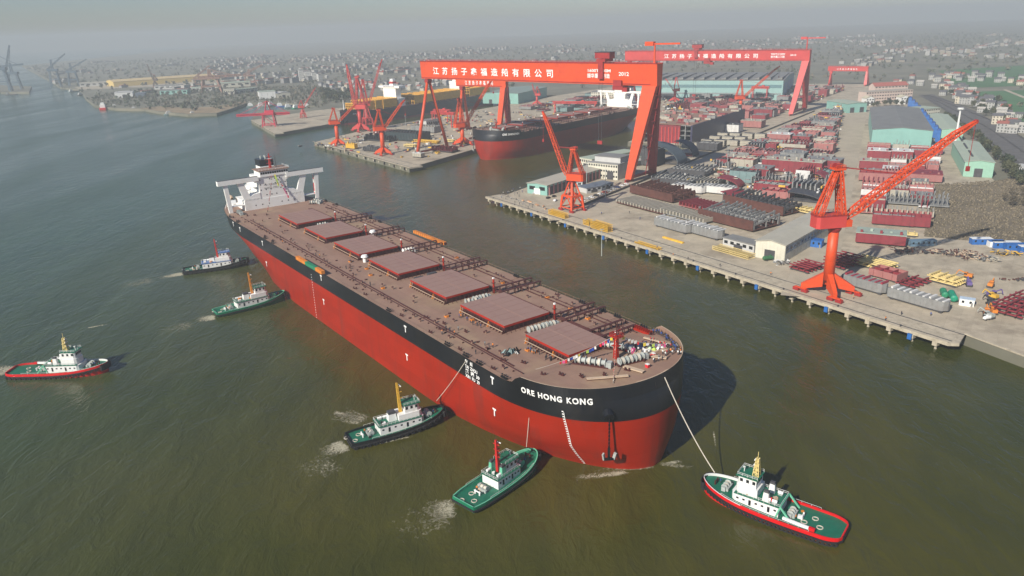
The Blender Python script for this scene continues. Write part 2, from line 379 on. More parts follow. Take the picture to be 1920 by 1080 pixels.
sheet('crop_field', [P2(at(u, v, 5)) for u, v in ((1760, 132), (1925, 122), (1925, 160), (1800, 165))], QZ + .02, crop_m)
sheet('railway_bed', [P2(at(u, v, 5)) for u, v in ((1722, 178), (1748, 176), (1830, 208), (1925, 262), (1925, 326), (1840, 258), (1770, 205))], QZ + .05, ballast_m)
sheet('far_field_road', [P2(at(u, v, 5)) for u, v in ((1880, 168), (1886, 167), (1925, 182), (1925, 186))], QZ + .08, road_m)
for k in range(4):                                          # railway tracks
    b = MB()
    A = [at(1730 + 4 * k, 178 + .2 * k, 5), at(1762 + 10 * k, 198 - 1.5 * k, 5), at(1835 + 22 * k, 250 - 8.5 * k, 5), at(1925 + 30 * k, 316 - 7 * k, 5)]
    for off in (-.72, .72):
        for p, q in zip(A[:-1], A[1:]):
            s_ = (q - p).normalized(); nn = Vector((-s_.y, s_.x, 0)) * off
            b.beam((p.x + nn.x, p.y + nn.y, QZ + .25), (q.x + nn.x, q.y + nn.y, QZ + .25), .22, .3, blk_dark)
    o = b.build('railway_track'); structure(o)

sheet('reed_bank', [P2(at(u, v, QZ)) for u, v in ((262, 203), (298, 208), (352, 213), (406, 211), (430, 204), (462, 192.5), (458, 189), (426, 196), (400, 200), (350, 202), (300, 199))], QZ - .12, M('reed_tan', (.27, .20, .12), .95, var=.3, scale=.05))
sheet('far_quay_apron', [P2(at(u, v, QZ)) for u, v in ((150, 168), (210, 166), (420, 156), (420, 150), (200, 158), (140, 164))], QZ - .1, concrete)
def pip(x, y):
    c = False; n_ = len(shore)
    for i in range(n_):
        a_, b_ = shore[i], shore[i - 1]
        if (a_.y > y) != (b_.y > y) and x < (b_.x - a_.x) * (y - a_.y) / (b_.y - a_.y) + a_.x: c = not c
    return c
# near quay: slab carried on bents over the water
def piled_quay(name, p, q, n_bent, depth, label, fender_every=0, coping=True, fender_m=None, blk_fender=False):
    t = thing(name, label, 'quay', (p.x, p.y, 0)); d = (q - p).normalized(); nn = Vector((-d.y, d.x, 0))
    if nn.dot(EU) < 0: nn = -nn
    L = (q - p).length; ang = math.atan2(d.y, d.x); loc = lambda s, w, z: tuple(d * s + nn * w + Vector((0, 0, z)))
    b = MB(); poly = [loc(0, 0, 0)[:2], loc(L, 0, 0)[:2], loc(L, depth, 0)[:2], loc(0, depth, 0)[:2]]
    if (Vector((*poly[1], 0)) - Vector((*poly[0], 0))).cross(Vector((*poly[2], 0)) - Vector((*poly[1], 0))).z < 0: poly.reverse()
    b.prism(poly, QZ - 1.25, QZ - .02, conc_edge); b.build('deck_slab', parent=t)
    b = MB(); b.box(loc(L / 2, .45, QZ + .1), (L, .9, .35), ang, conc_edge); b.build('kerb', parent=t)
    be = MB(); be.box((0, 0, 0), (2.0, 2.6, 1.7), 0, conc_edge); be.tube((0, .2, -.8), (0, .2, -4.5), .55, n=8, m=conc_edge)
    me = None
    for i in range(n_bent):
        s_ = L * (i + .5) / n_bent
        if me is None: o = be.build('pile_bent', parent=t); me = o.data
        else: o = link('pile_bent', me, t)
        o.location = loc(s_, 1.0, QZ - 2.05); o.rotation_euler.z = ang
    if fender_every:
        fb = MB(); fb.box((0, -.55, 0), (1.7, .7, 2.6), 0, fender_m or blue_p); fb.box((0, -.1, .2), (1.2, .5, 2.0), 0, black_rub); fm = None
        for i in range(fender_every):
            s_ = L * (i + .62) / fender_every
            if fm is None: o = fb.build('fender', parent=t); fm = o.data
            else: o = link('fender', fm, t)
            o.location = loc(s_, -.35 if nn.dot(EU) > 0 else .35, QZ - 2.0); o.rotation_euler.z = ang if d.cross(nn).z > 0 else ang + math.pi
    for w in (3.2, 13.5) if depth > 13 else ():
        b = MB(); b.box(loc(L / 2, w, QZ + .04), (L, .55, .1), ang, blk_dark); b.build('crane_rail', parent=t)
    bl = MB(); bl.tube((0, 0, 0), (0, 0, .7), .28, n=8, m=blk_dark); bl.tube((0, 0, .7), (0, 0, .95), .45, n=8, m=blk_dark); bm_ = None
    for i in range(max(3, n_bent // 3)):
        if bm_ is None: o = bl.build('bollard', parent=t); bm_ = o.data
        else: o = link('bollard', bm_, t)
        o.location = loc(L * (i + .3) / max(3, n_bent // 3), 1.6, QZ)
    return t
piled_quay('river_quay', dk(0, 0), dk(-133, 336), 36, 16, 'long concrete quay on piles in front of the block yard', 9)
piled_quay('pier_quay', dk(149, -373), dk(69, -144), 20, 15, 'concrete pier front below the gantry crane narrow legs', 11, fender_m=black_rub)
piled_quay('pier_quay', dk(270, -658), dk(181, -488), 10, 12, 'far concrete pier front under the ship unloader crane', 0)
b = MB(); b.prism([P2(p) for p in (dk(-133, 336), dk(-133, 336) + qin * 16, dk(-119, 339) + EV * 2, dk(-131, 340))], QZ - 1.3, QZ - .03, conc_edge)
tag(b.build('quay_end_block'), 'concrete end block closing the downstream end of the long quay', 'quay')
b = MB(); a1, a2 = dk(-119, 341), dk(-240, 545); b.beam((a1.x, a1.y, 2.4), (a2.x, a2.y, 2.4), 1.4, 5.2, conc_edge)
a3 = dk(-420, 900); b.beam((a2.x, a2.y, 2.4), (a3.x, a3.y, 2.4), 1.4, 5.2, conc_edge)
tag(b.build('river_wall'), 'low concrete river wall beyond the end of the long quay', 'wall')

# ------------------------------------------------------------------ air
hm = bpy.data.materials.new('haze_air'); hm.use_nodes = True; hm.node_tree.nodes.clear()
ho = hm.node_tree.nodes.new('ShaderNodeOutputMaterial'); hv = hm.node_tree.nodes.new('ShaderNodeVolumePrincipled')
hv.inputs['Color'].default_value = (.64, .695, .73, 1); hv.inputs['Density'].default_value = HAZE_DENSITY; hv.inputs['Anisotropy'].default_value = .1
hm.node_tree.links.new(hv.outputs[0], ho.inputs['Volume'])
hb = MB(); hb.bb(-7000, 7000, -300, 9000, -3, 176, hm); stuff(hb.build('haze'), 'pale grey-blue haze filling the air over the river', 'haze')
# ------------------------------------------------------------------ bulk carrier
SX, SY, SH, DZ = -159.8182, 482.81, -0.9432, 27.0          # ship origin, heading, deck height above water
BZ = 19.6                                                  # paint line
def deck_z(s): return DZ + 1.4 * min(1, max(0, (s - 311) / 8))
def lerp_tab(x, tab): return float(np.interp(x, [a for a, _ in tab], [c for _, c in tab]))
BOW = {'sb': [(-4, 250), (0, 257), (4, 272), (9, 288), (19.6, 300), (27, 300), (31, 301)], 'tip': [(-4, 346), (0, 346), (8, 347.2), (19.6, 347.5), (24, 346.6), (27, 345.2), (31, 344.4)],
       'p': [(-4, 2.0), (0, 2.0), (6, 2.12), (19.6, 2.25), (24, 2.6), (27, 3.0), (31, 3.1)], 'q': [(-4, 1.75), (0, 1.8), (5, 1.93), (10, 2), (30, 2)]}
STERN = {27: [(-20, 20), (-2, 27.5), (18, 31.6), (34, 32.5), (150, 32.5)], 19.6: [(-20, 17), (-2, 25.5), (18, 30.6), (42, 32.5), (150, 32.5)],
         10: [(-20, 4), (-2, 15), (18, 23), (47, 28.6), (84, 31.6), (115, 32.5), (150, 32.5)], 0: [(-20, .8), (-2, 4), (18, 12), (47, 22.5), (84, 29.3), (125, 32.5), (150, 32.5)],
         -4: [(-20, .6), (-2, 3), (18, 9), (47, 19.5), (84, 28), (130, 32.5), (150, 32.5)]}
SST = [(-4, -6), (0, -9), (10, -15), (19.6, -19), (27, -20), (31, -20)]
def half_b(s, z):
    zc = min(z, 27)
    ks = sorted(STERN); v = [lerp_tab(s, STERN[k]) for k in ks]; w = float(np.interp(zc, ks, v))
    sb, tip, p, q = (lerp_tab(z, BOW[k]) for k in ('sb', 'tip', 'p', 'q'))
    if s > sb:
        x = min(1.0, (s - sb) / (tip - sb)); w = 32.5 * max(0.0, 1 - x ** p) ** (1 / q)
    return w
def hull_side(arc, z, s0=300.0):
    """point on the starboard shell at a girth distance from station s0, measured along the level z"""
    s, a = s0, 0.0; b0 = half_b(s, z); step = .1
    while a < arc and s < lerp_tab(z, BOW['tip']) - .05:
        s += step; b1 = half_b(s, z); a += math.hypot(step, b1 - b0); b0 = b1
    return s, -b0
def stations(z):
    s0 = lerp_tab(z, SST); sb = lerp_tab(z, BOW['sb']); tip = lerp_tab(z, BOW['tip'])
    st = [s0 + (170 - s0) * k for k in (0, .04, .08, .12, .17, .22, .28, .35, .43, .52, .62, .74, .87, 1)]
    st += [170 + (sb - 170) * k for k in (.33, .66, 1)]
    st += [sb + (tip - sb) * (1 - (1 - k) ** 2.2) for k in [i / 22 for i in range(1, 23)]]
    return st
def carrier_hull(root, black, red):
    ZL = [-4, 0, 3, 6, 9, 12, 15, 17.5, BZ, 21.5, 24, 25.6, 27.15]
    G = []
    for z in ZL:
        st = stations(z); G.append([(s, half_b(s, z), z) for s in st])
    n = len(G[0]); b = MB(); P = []; F = []; F2 = []
    for sg in (-1, 1):
        k = len(P)
        for row in G: P += [(s, sg * w, z) for s, w, z in row]
        for i in range(len(ZL) - 1):
            for j in range(n - 1):
                f = (k + i * n + j, k + i * n + j + 1, k + (i + 1) * n + j + 1, k + (i + 1) * n + j)
                (F2 if ZL[i] >= BZ else F).append(f if sg < 0 else f[::-1])
    h = len(ZL) * n
    for i in range(len(ZL) - 1):                            # transom
        f = (i * n, (i + 1) * n, h + (i + 1) * n, h + i * n); (F2 if ZL[i] >= BZ else F).append(f)
    b.add(P, F, red); b.mats.append(black); b.f += F2; b.mi += [1] * len(F2)
    o = b.build('hull', parent=root, smooth=True)
    # deck
    st = stations(27.0); ring = None
    st = [s for s in st if s < 308] + [309, 311, 315, 319] + [s for s in st if s > 320]
    d = MB()
    for a, c in zip(st[:-1], st[1:]):
        dw = lambda s_: max(0, half_b(s_, 27) - .12) if s_ < 314 else max(0, min(half_b(s_, 27), half_b(s_ + .5, 30.6)) - .2)
        wa, wc = dw(a), dw(c); d.add([(a, -wa, deck_z(a)), (c, -wc, deck_z(c)), (c, wc, deck_z(c)), (a, wa, deck_z(a))], [(0, 1, 2, 3)], deck_red)
    d.build('deck', parent=root)
    # raised bow bulwark, slightly raked, with its thickness
    st = [314 + (lerp_tab(30.6, BOW['tip']) - 314) * (1 - (1 - k / 30) ** 2.2) for k in range(31)]
    w = MB()
    def rail(sg):
        out = []
        tb, tt = lerp_tab(26.5, BOW['tip']) + .06, lerp_tab(30.6, BOW['tip'])
        for i, s in enumerate(st):
            s0 = 314 + (s - 314) * (tb - 314) / (tt - 314); zt = 27.2 + 3.4 * min(1, (s - 314) / 3.4)
            out.append(((s0, sg * (half_b(s0 - .06, 26.5) + .05), 26.5), (s, sg * half_b(s, 30.6), zt), (s - (.35 if i > 24 else 0), sg * max(0, half_b(s, 30.6) - .35), zt)))
        return out
    for sg in (-1, 1):
        r_ = rail(sg)
        for a, c in zip(r_[:-1], r_[1:]):
            q = [(0, 1, 2, 3)] if sg < 0 else [(3, 2, 1, 0)]
            w.add([a[0], c[0], c[1], a[1]], q, black); w.add([a[1], c[1], c[2], a[2]], q, plank_b)
            w.add([a[2], c[2], (c[2][0], c[2][1], 27.0), (a[2][0], a[2][1], 27.0)], q, deck_red)
    w.build('bulwark', parent=root)
    return o
def T_mark(root, s, z, sz=1.9):
    b = MB(); y = -max(half_b(s - sz / 2, z), half_b(s + sz / 2, z), half_b(s, z + sz), half_b(s, z - sz)) - .08
    b.bb(s - sz * .5, s + sz * .5, y - .03, y + .03, z + sz * .55, z + sz * .85, mark_white); b.bb(s - sz * .14, s + sz * .14, y - .035, y + .025, z - sz * .6, z + sz * .55, mark_white)
    b.build('tug_push_mark', parent=root)
def draft_marks(root, s, z0, z1, n):
    b = MB()
    for i in range(n):
        z = z0 + (z1 - z0) * i / (n - 1); a = half_b(s, z); a2 = half_b(s - .5, z); a3 = half_b(s, z + .45)
        b.add([(s - .5, -a2 - .06, z), (s, -a - .06, z), (s, -a3 - .06, z + .42), (s - .5, -half_b(s - .5, z + .42) - .06, z + .42)], [(0, 1, 2, 3)], mark_white)
    o = b.build('draft_marks', parent=root)
    if n > 18:
        b = MB(); zz = np.linspace(z0, z1, 30)
        for za, zb in zip(zz[:-1], zz[1:]):
            ya, yb = -half_b(s, za) - .05, -half_b(s, zb) - .05; y2, y3 = -half_b(s + .13, za) - .05, -half_b(s + .13, zb) - .05
            b.add([(s, ya, za), (s + .13, y2, za), (s + .13, y3, zb), (s, yb, zb)], [(0, 1, 2, 3)], mark_white)
        b.build('draft_line', parent=root)
HATCHES = [(52.1 + 39.95 * i, 29.25, 10.58) for i in range(6)] + [(292.1, 23.2, 9.2)]
def make_hatches(root):
    for s, l, w in HATCHES:
        b = MB(); b.bb(s, s + l, -w, w, 29.4, 30.25, hatch_side); b.mats.append(hatch_top); b.mi[1] = 1
        h = b.build('hatch_cover', parent=root)
        b = MB()
        for k in range(1, 6): b.bb(s + l * k / 6 - .12, s + l * k / 6 + .12, -w + .4, w - .4, 30.25, 30.31, hatch_top)
        b.bb(s + .3, s + l - .3, -.25, .25, 30.25, 30.33, hatch_top)
        b.build('panel_seam', parent=h)
        b = MB(); b.bb(s + .8, s + l - .8, -w + .8, w - .8, 27, 29.4, dark_steel); b.build('coaming', parent=h)
        b = MB()
        n = 15
        for k in range(n + 1):
            x = s + .5 + (l - 1) * k / n
            for sg in (-1, 1):
                P = [(x - .12, sg * (w + .9), 27), (x + .12, sg * (w + .9), 27), (x + .12, sg * (w + .1), 29.1), (x - .12, sg * (w + .1), 29.1)]
                P += [(x - .12, sg * (w - .8), 27), (x + .12, sg * (w - .8), 27)]
                b.add(P, [(0, 1, 2, 3), (1, 5, 2), (0, 3, 4)], dark_steel if k % 2 else orange_p if k % 5 == 0 else dark_steel)
        for k in range(11):
            y = -w + .6 + (2 * w - 1.2) * k / 10
            for x, dx in ((s + l, .9), (s, -.9)):
                b.add([(x + dx, y - .12, 27), (x + dx, y + .12, 27), (x + dx * .1, y + .12, 29.1), (x + dx * .1, y - .12, 29.1)], [(0, 1, 2, 3)], dark_steel)
        b.bb(s + .2, s + l - .2, -w - .95, -w - .55, 28.1, 28.2, plank_b)
        o = b.build('coaming_stays', parent=h); o['kind'] = 'stuff'
def make_deck_fittings(root, rich=True):
    rr = random.Random(3)
    # cross-deck walkways on trestles to the far rail, two for each gap
    for i, (s, l, w) in enumerate(HATCHES):
        for ds in (l + 1.6, l + 7.6) if i < 6 else (l - 12.5, l - 6.0):
            b = MB(); x = s + ds; y0, y1 = w + 1.0, 32.0 if i < 6 else 27.5
            b.bb(x - .55, x + .55, y0, y1, 29.2, 29.5, dark_steel)
            for k in range(7):
                y = y0 + (y1 - y0) * k / 6
                b.bb(x - .5, x - .3, y - .12, y + .12, 27, 29.2, dark_steel); b.bb(x + .3, x + .5, y - .12, y + .12, 27, 29.2, dark_steel)
            for dz in (.5, 1.0): b.bb(x - .52, x - .46, y0, y1, 29.5 + dz - .04, 29.5 + dz + .04, dark_steel)
            b.build('walkway', parent=root)
        b = MB(); px, py = s + l + 1.2, w + 1.6
        b.tube((px, py, 27), (px, py, 33.2), .42, n=8, m=hatch_side); b.box((px, py, 33.5), (.7, .7, .6), 0, white_paint); b.box((px, py, 31.4), (1.5, 1.5, .12), 0, dark_steel)
        b.build('vent_post', parent=root)
    b = MB()
    for y, r, z in ((12.9, .32, 27.9), (13.9, .22, 27.8), (14.7, .22, 27.8)):
        b.tube((40, y, z), (308, y, z), r, n=6, m=dark_steel)
    for k in range(54): b.bb(41 + 5 * k - .1, 41 + 5 * k + .1, 12.4, 15.1, 27, 27.75, dark_steel)
    b.build('deck_pipes', parent=root)
    # bollards and fairleads
    bo = MB()
    for dx in (-.9, .9): bo.tube((dx, 0, 0), (dx, 0, 1.0), .34, n=8, m=dark_steel); bo.tube((dx, 0, 1.0), (dx, 0, 1.15), .46, n=8, m=dark_steel)
    bo.box((0, 0, .08), (3.0, 1.1, .16), 0, dark_steel); me = None
    spots = [(s, sg * (half_b(s, 27) - 2.2)) for s in (26, 38, 84, 96, 118, 198, 208, 240, 262, 282, 302) for sg in (-1, 1)] + [(318, -22), (322, -18), (327, -14), (331, -8), (333, 0), (331, 9), (326, 22), (318, 27), (305, -20), (299, -24), (270, -20), (262, -26), (258, -22), (248, -24), (30, -18), (34, -12), (28, -22)]
    for x, y in spots:
        if me is None: o = bo.build('mooring_bollard', parent=root); me = o.data
        else: o = link('mooring_bollard', me, root)
        o.location = (x, y, deck_z(x)); o.rotation_euler.z = rr.uniform(-.5, .5); o.scale = (.75,) * 3
    fr = MB(); fr.box((0, 0, .25), (3.4, .9, .5), 0, black_hull)
    for dx in (-1.2, 0, 1.2): fr.tube((dx, 0, .5), (dx, 0, 1.3), .3, n=8, m=black_hull)
    me = None
    for s in (24, 40, 88, 100, 232, 276, 288, 296, 310):
        for sg in (-1, 1):
            if me is None: o = fr.build('roller_fairlead', parent=root); me = o.data
            else: o = link('roller_fairlead', me, root)
            o.location = (s, sg * (half_b(s, 27) - .8), DZ)
    # small ventilators and manholes over the wing tanks
    vb = MB(); vb.tube((0, 0, 0), (0, 0, .9), .28, n=7, m=deck_red); vb.tube((0, 0, .9), (0, 0, 1.25), .55, .4, n=8, m=dark_steel)
    me = None
    for i in range(96):
        s = 42 + i * 2.75; sg = -1 if i % 2 else 1
        if me is None: o = vb.build('tank_vent', parent=root); me = o.data
        else: o = link('tank_vent', me, root)
        o.location = (s + rr.uniform(-2, 2), sg * rr.uniform(15, 29), DZ)
    mb = MB(); mb.tube((0, 0, 0), (0, 0, .35), .5, n=10, m=dark_steel); mb.box((.9, 0, .15), (.5, .5, .3), 0, deck_red); me = None
    for i in range(70):
        if me is None: o = mb.build('tank_hatch', parent=root); me = o.data
        else: o = link('tank_hatch', me, root)
        s = rr.uniform(30, 306); o.location = (s, rr.choice((-1, 1)) * rr.uniform(13.5, min(30, half_b(s, 27) - 2)), DZ); o.rotation_euler.z = rr.uniform(0, 3)
    for sg in (-1, 1):                                      # long fire main and cable tray along each side deck
        b = MB(); y = sg * 26.5
        b.tube((36, y, 27.6), (312, y * .97, 27.6), .16, n=6, m=dark_steel); b.bb(40, 305, y - sg * 2.4 - .25, y - sg * 2.4 + .25, 27.05, 27.3, dark_steel)
        for k in range(46): b.bb(38 + k * 6 - .1, 38 + k * 6 + .1, y - .3, y + .3, 27, 27.5, dark_steel)
        b.build('fire_main', parent=root)
    # winches
    def winch(x, y, rz, n=5, m=grey_mach, sz=1.0):
        b = MB()
        b.tube((-n * .75, 0, 1.3), (n * .75, 0, 1.3), .75, n=12, m=m)
        for k in range(n + 1): b.tube((-n * .75 + k * 1.5 - .09, 0, 1.3), (-n * .75 + k * 1.5 + .09, 0, 1.3), 1.35, n=14, m=m)
        b.box((n * .75 + 1.0, 0, .9), (1.6, 1.9, 1.8), 0, m); b.box((0, 0, .15), (n * 1.5 + 2, 2.6, .3), 0, dark_steel)
        for k in range(0, n, 2): b.tube((-n * .75 + k * 1.5 + .75, 0, 1.3), (-n * .75 + k * 1.5 + 1.4, 0, 1.3), 1.1, n=12, m=rope_m)
        o = b.build('mooring_winch', parent=root, loc=(x, y, deck_z(x)), rz=rz); o.scale = (sz,) * 3
    winch(322.5, -6.0, .55, 6, sz=1.1); winch(329.5, 5.2, 1.38, 6, sz=1.0); winch(318.8, 9.0, .5, 5)
    winch(286.5, 0.5, 1.45, 5); winch(287.0, 5.5, 1.45, 3); winch(246.5, 2.5, 1.5, 4); winch(247, -2.5, 1.3, 3)
    winch(86, 2, 1.5, 3); winch(165.5, 13.5, 1.5, 3, m=white_paint); winch(22, 26, .4, 3); winch(20, -24, 0, 3); winch(26, 22, .9, 3)
    # mushroom ventilators between hatches
    for x, y in ((165.2, -9.6), (125.6, 14.5)):
        b = MB(); b.tube((x, y, 27), (x, y, 29.6), .9, n=12, m=white_paint); b.tube((x, y, 29.6), (x, y, 30.6), 1.8, 1.3, n=14, m=white_paint); b.build('mushroom_vent', parent=root, smooth=False)
    for x, y in ((168, 3), (205.5, 4), (127, 3), (207, -3.5), (88, -4)):
        b = MB(); b.bb(x - 1, x + 1, y - 2.2, y + 2.2, 27, 28.6, blk_dark); b.build('hydraulic_unit', parent=root)
    # foremast
    b = MB(); b.taper((324.2, 3.6, 27), (324.2, 3.6, 36.2), 1.7, 1.3, 1.2, .9, m=hatch_side); b.box((324.2, 3.6, 36.4), (3.6, 3.2, .3), 0, hatch_side)
    b.tube((324.2, 3.6, 36.5), (324.2, 3.6, 40.5), .22, .1, n=6, m=dark_steel); b.beam((324.2, 1.6, 38.2), (324.2, 5.6, 38.2), .2, m=hatch_side); b.box((324.2, 3.6, 33), (2.4, 2.2, .2), 0, hatch_side)
    railing(b, [(322.5, 2.1, 36.5), (325.9, 2.1, 36.5), (325.9, 5.1, 36.5), (322.5, 5.1, 36.5), (322.5, 2.1, 36.5)], 1.0, 1.2, .09, hatch_side)
    b.build('foremast', parent=root)
    # side rails
    b = MB()
    for sg in (-1, 1):
        pts = [(s, sg * (half_b(s, 27) - .3), 27) for s in (2, 20, 40, 90, 138)] ; pts2 = [(s, sg * (half_b(s, 27) - .3), 27) for s in (174, 215, 255, 285, 313)]
        railing(b, pts, 1.1, 5, .06, deck_red, 1); railing(b, pts2, 1.1, 5, .06, deck_red, 1)
    o = b.build('side_rail', parent=root); o['kind'] = 'stuff'
    # anchor with its chain below the bell mouth
def make_anchor(root):
    s1, y1 = hull_side(46.5, 22.5)
    nx = Vector((.85, -.53, 0))
    b = MB(); c = Vector((s1, y1, 22.6)); b.tube(c - nx * 1.2, c + nx * 1.5 + Vector((0, 0, -.8)), 2.0, 1.5, n=14, m=black_hull); b.build('hawse_bell', parent=root)
    b = MB(); c2 = c + nx * 1.6
    for k in range(17):
        z = 22.0 - k * .62; b.box((c2.x, c2.y, z), (.55, .22, .75) if k % 2 else (.22, .55, .75), math.atan2(nx.y, nx.x), black_hull)
    b.build('anchor_chain', parent=root)
    b = MB(); t = Vector((-nx.y, nx.x, 0)); b.beam(c2 + Vector((0, 0, 11.6 - 22.5)) + Vector((0, 0, 0)) + Vector((0, 0, 22.5 - 11.0)) * 0, c2 + Vector((0, 0, -14.8)), .6, m=black_hull)
    cz = c2 + Vector((0, 0, -14.8))
    b.beam(cz - t * 1.6, cz + t * 1.6, .7, m=black_hull)
    for sg in (-1, 1): b.beam(cz + t * sg * 1.5, cz + t * sg * 1.9 + Vector((0, 0, 2.3)) + nx * .5, .5, .9, m=grey_mach)
    b.build('anchor', parent=root)
def make_house(root):
    C = 1.2; s0, s1 = 1.0, 14.0                             # house block from s0 to s1
    W = white_paint
    b = MB()
    b.bb(s0 - 6, s1, C - 19.5, C + 19.5, 27, 33.2, W)
    lo = b.build('lower_house', parent=root)
    b = MB()
    b.bb(s0 - 4, s1 - .3, C - 9, C + 9, 33.2, 46.8, W); tw = b.build('accommodation_tower', parent=root)
    # shoulders: plate struts rising from the lower house to the bridge wings
    for sg in (-1, 1):
        b = MB(); y = lambda t: C + sg * t
        poly = [(19.5, 33.2), (13.4, 36.6), (9, 37.2), (9, 33.2)]
        def plate(pts, xa, xb):
            n = len(pts); P = [(xa, y(t), z) for t, z in pts] + [(xb, y(t), z) for t, z in pts]
            F = [(i, (i + 1) % n, n + (i + 1) % n, n + i) for i in range(n)] + [tuple(range(n)), tuple(range(n, 2 * n))[::-1]]
            b.add(P, F, W)
        plate(poly, s1 - 6, s1 - .1); plate([(15.2, 35.2), (19.2, 33.3), (22.6, 44.9), (18.6, 44.9)], s1 - 1.6, s1 - .15)
        plate([(9, 43.4), (9, 45), (13.5, 45)], s1 - 1.6, s1 - .2)
        b.build('wing_strut', parent=root)
        b = MB(); b.bb(s1 - 2.6, s1 + .6, y(9), y(34.2), 44.8, 47.6, W); wg = b.build('bridge_wing', parent=root)
        b = MB(); b.bb(s1 - 2.3, s1 + .3, y(9), y(34.0), 47.6, 47.66, blk_dark); b.build('wing_floor', parent=wg)
        b = MB(); b.taper((s1 - .9, y(28.4), 27), (s1 - .9, y(29.6), 44.8), 1.6, 2.2, 1.6, 2.6, m=W); b.build('wing_post', parent=root)
        b = MB(); b.bb(s1 - 2, s1 - .4, y(19.5), y(28.5), 30.6, 31.1, W); b.bb(s1 - 6, s1 - 2, y(20.5), y(29), 30.5, 30.7, W); b.build('boat_deck', parent=root)
        b = MB(); railing(b, [(s1 + .1, y(19), 33.2), (s1 + .1, y(9.2), 33.2)], 1.1, 2, .08, W); b.build('railing', parent=root)
    b = MB(); b.bb(s0 + 2, s1 + .2, C - 7.6, C + 10.6, 46.8, 50.4, W); wh = b.build('wheelhouse', parent=root)
    b = MB(); b.bb(s0 + 1.2, s1 + .9, C - 8.6, C + 11.6, 50.4, 50.75, deck_red); b.build('roof', parent=wh)
    for k in range(12):
        b = MB(); yy = C - 7.2 + k * 1.5; b.bb(s1 + .18, s1 + .26, yy, yy + 1.15, 48.4, 49.6, glass_dark); b.build('window_pane', parent=wh)
    b = MB(); railing(b, [(s1 + .7, C - 8.4, 50.75), (s1 + .7, C + 11.4, 50.75), (s0 + 1.4, C + 11.4, 50.75)], 1.1, 2, .09, W); b.build('railing', parent=wh)
    for row, (z, y0, y1, n) in enumerate(((35.2, -8, 8, 6), (38.6, -8, 8, 6), (42.0, -8, 8, 6), (45.0, -8, 8, 6), (29.6, -17, 17, 9))):
        for k in range(n):
            yy = C + y0 + (y1 - y0) * k / (n - 1); xx = s1 - .3 if row < 4 else s1
            if (k * 7 + row * 3) % 4 == 0: continue
            b = MB(); b.bb(xx - .02, xx + .06, yy - .32, yy + .32, z - .35, z + .35, glass_dark); b.build('porthole', parent=tw if row < 4 else lo)
    for k in range(4):                                       # side windows on the tower and house
        b = MB(); b.bb(s0 + 1 + k * 2.6, s0 + 2 + k * 2.6, C - 9.06, C - 8.98, 39, 40, glass_dark); b.build('porthole', parent=tw)
    for k, z in enumerate((36.6, 40, 43.4)):                 # accommodation decks behind
        b = MB(); b.bb(s0 - 8, s1 - 5, C - 12.5 + k, C + 12.5 - k, z - .15, z, W); b.build('side_deck', parent=tw)
    b = MB(); b.bb(-17, -3, C - 10, C + 10, 27, 37.5, W); b.bb(-15, -4, C - 8, C + 8, 37.5, 42, W); b.build('engine_casing', parent=root)
    b = MB(); b.bb(-14, -5, C - .6, C + 8.4, 42, 50.2, W); fu = b.build('funnel', parent=root)
    b = MB(); b.bb(-14.06, -4.94, C - .66, C + 8.46, 50.2, 54.4, black_hull); b.build('funnel_top', parent=fu)
    for dx, dy in ((-10, 2), (-8, 4.5), (-11, 5)):
        b = MB(); b.tube((dx, C + dy, 54.3), (dx, C + dy, 56.4), .55, n=10, m=grey_mach); b.build('exhaust_pipe', parent=fu)
    b = MB(); b.taper((8.5, C + 1.5, 50.7), (8.5, C + 1.5, 60.2), 1.5, 1.5, .5, .5, m=mast_red)
    for z, w in ((54, 4.5), (56.3, 5), (58.2, 3.6)): b.beam((8.5, C + 1.5 - w / 2, z), (8.5, C + 1.5 + w / 2, z), .25, m=mast_red); b.box((9.3, C + 1.5, z), (1.8, 1.2, .15), 0, mast_red)
    b.box((9.4, C + 1.5, 57), (.35, 3.6, .3), 0, mark_white); b.build('radar_mast', parent=root)
    b = MB(); b.tube((6, C + 6, 50.7), (6, C + 6, 58.4), .35, .15, n=6, m=blk_dark); b.build('signal_mast', parent=root)
    b = MB(); b.tube((-2, C - 14, 33), (-2, C - 14, 37), 1.6, n=12, m=plank_b); b.tube((-2, C - 14, 37), (-2, C - 14, 39.2), 1.0, n=12, m=plank_b); b.build('ventilator', parent=root)
    b = MB()                                                 # lifeboat on its davit
    for sg in (-1,):
        P = []
        for k in range(9):
            t = k / 8; w = 1.6 * math.sin(math.pi * (t * .9 + .05)) ** .5
            P.append((w, -8 + 8 * t))
        for (w0, x0), (w1, x1) in zip(P[:-1], P[1:]):
            for j in range(8):
                a0, a1 = j * math.pi / 4, (j + 1) * math.pi / 4
                b.add([(x0, C - 23 + w0 * math.cos(a0), 33.5 + w0 * math.sin(a0)), (x0, C - 23 + w0 * math.cos(a1), 33.5 + w0 * math.sin(a1)), (x1, C - 23 + w1 * math.cos(a1), 33.5 + w1 * math.sin(a1)), (x1, C - 23 + w1 * math.cos(a0), 33.5 + w1 * math.sin(a0))], [(0, 1, 2, 3)], plank_b)
    b.build('lifeboat', parent=root)
    b = MB(); b.bb(-19, -6, -20, 20, 27.0, 28.2, W)
    railing(b, [(-19.5, -19, 27), (-19.5, 19, 27)], 1.2, 2.5, .1, W); railing(b, [(-19, -20, 27), (0, -27, 27)], 1.2, 2.5, .1, W); b.build('poop_deck_edge', parent=root)
    return tw
def make_carrier(name, label, loc, rz):
    root = thing(name, label, 'ship', loc, rz)
    carrier_hull(root, black_hull, red_hull); make_hatches(root); make_deck_fittings(root); make_anchor(root); make_house(root)
    return root
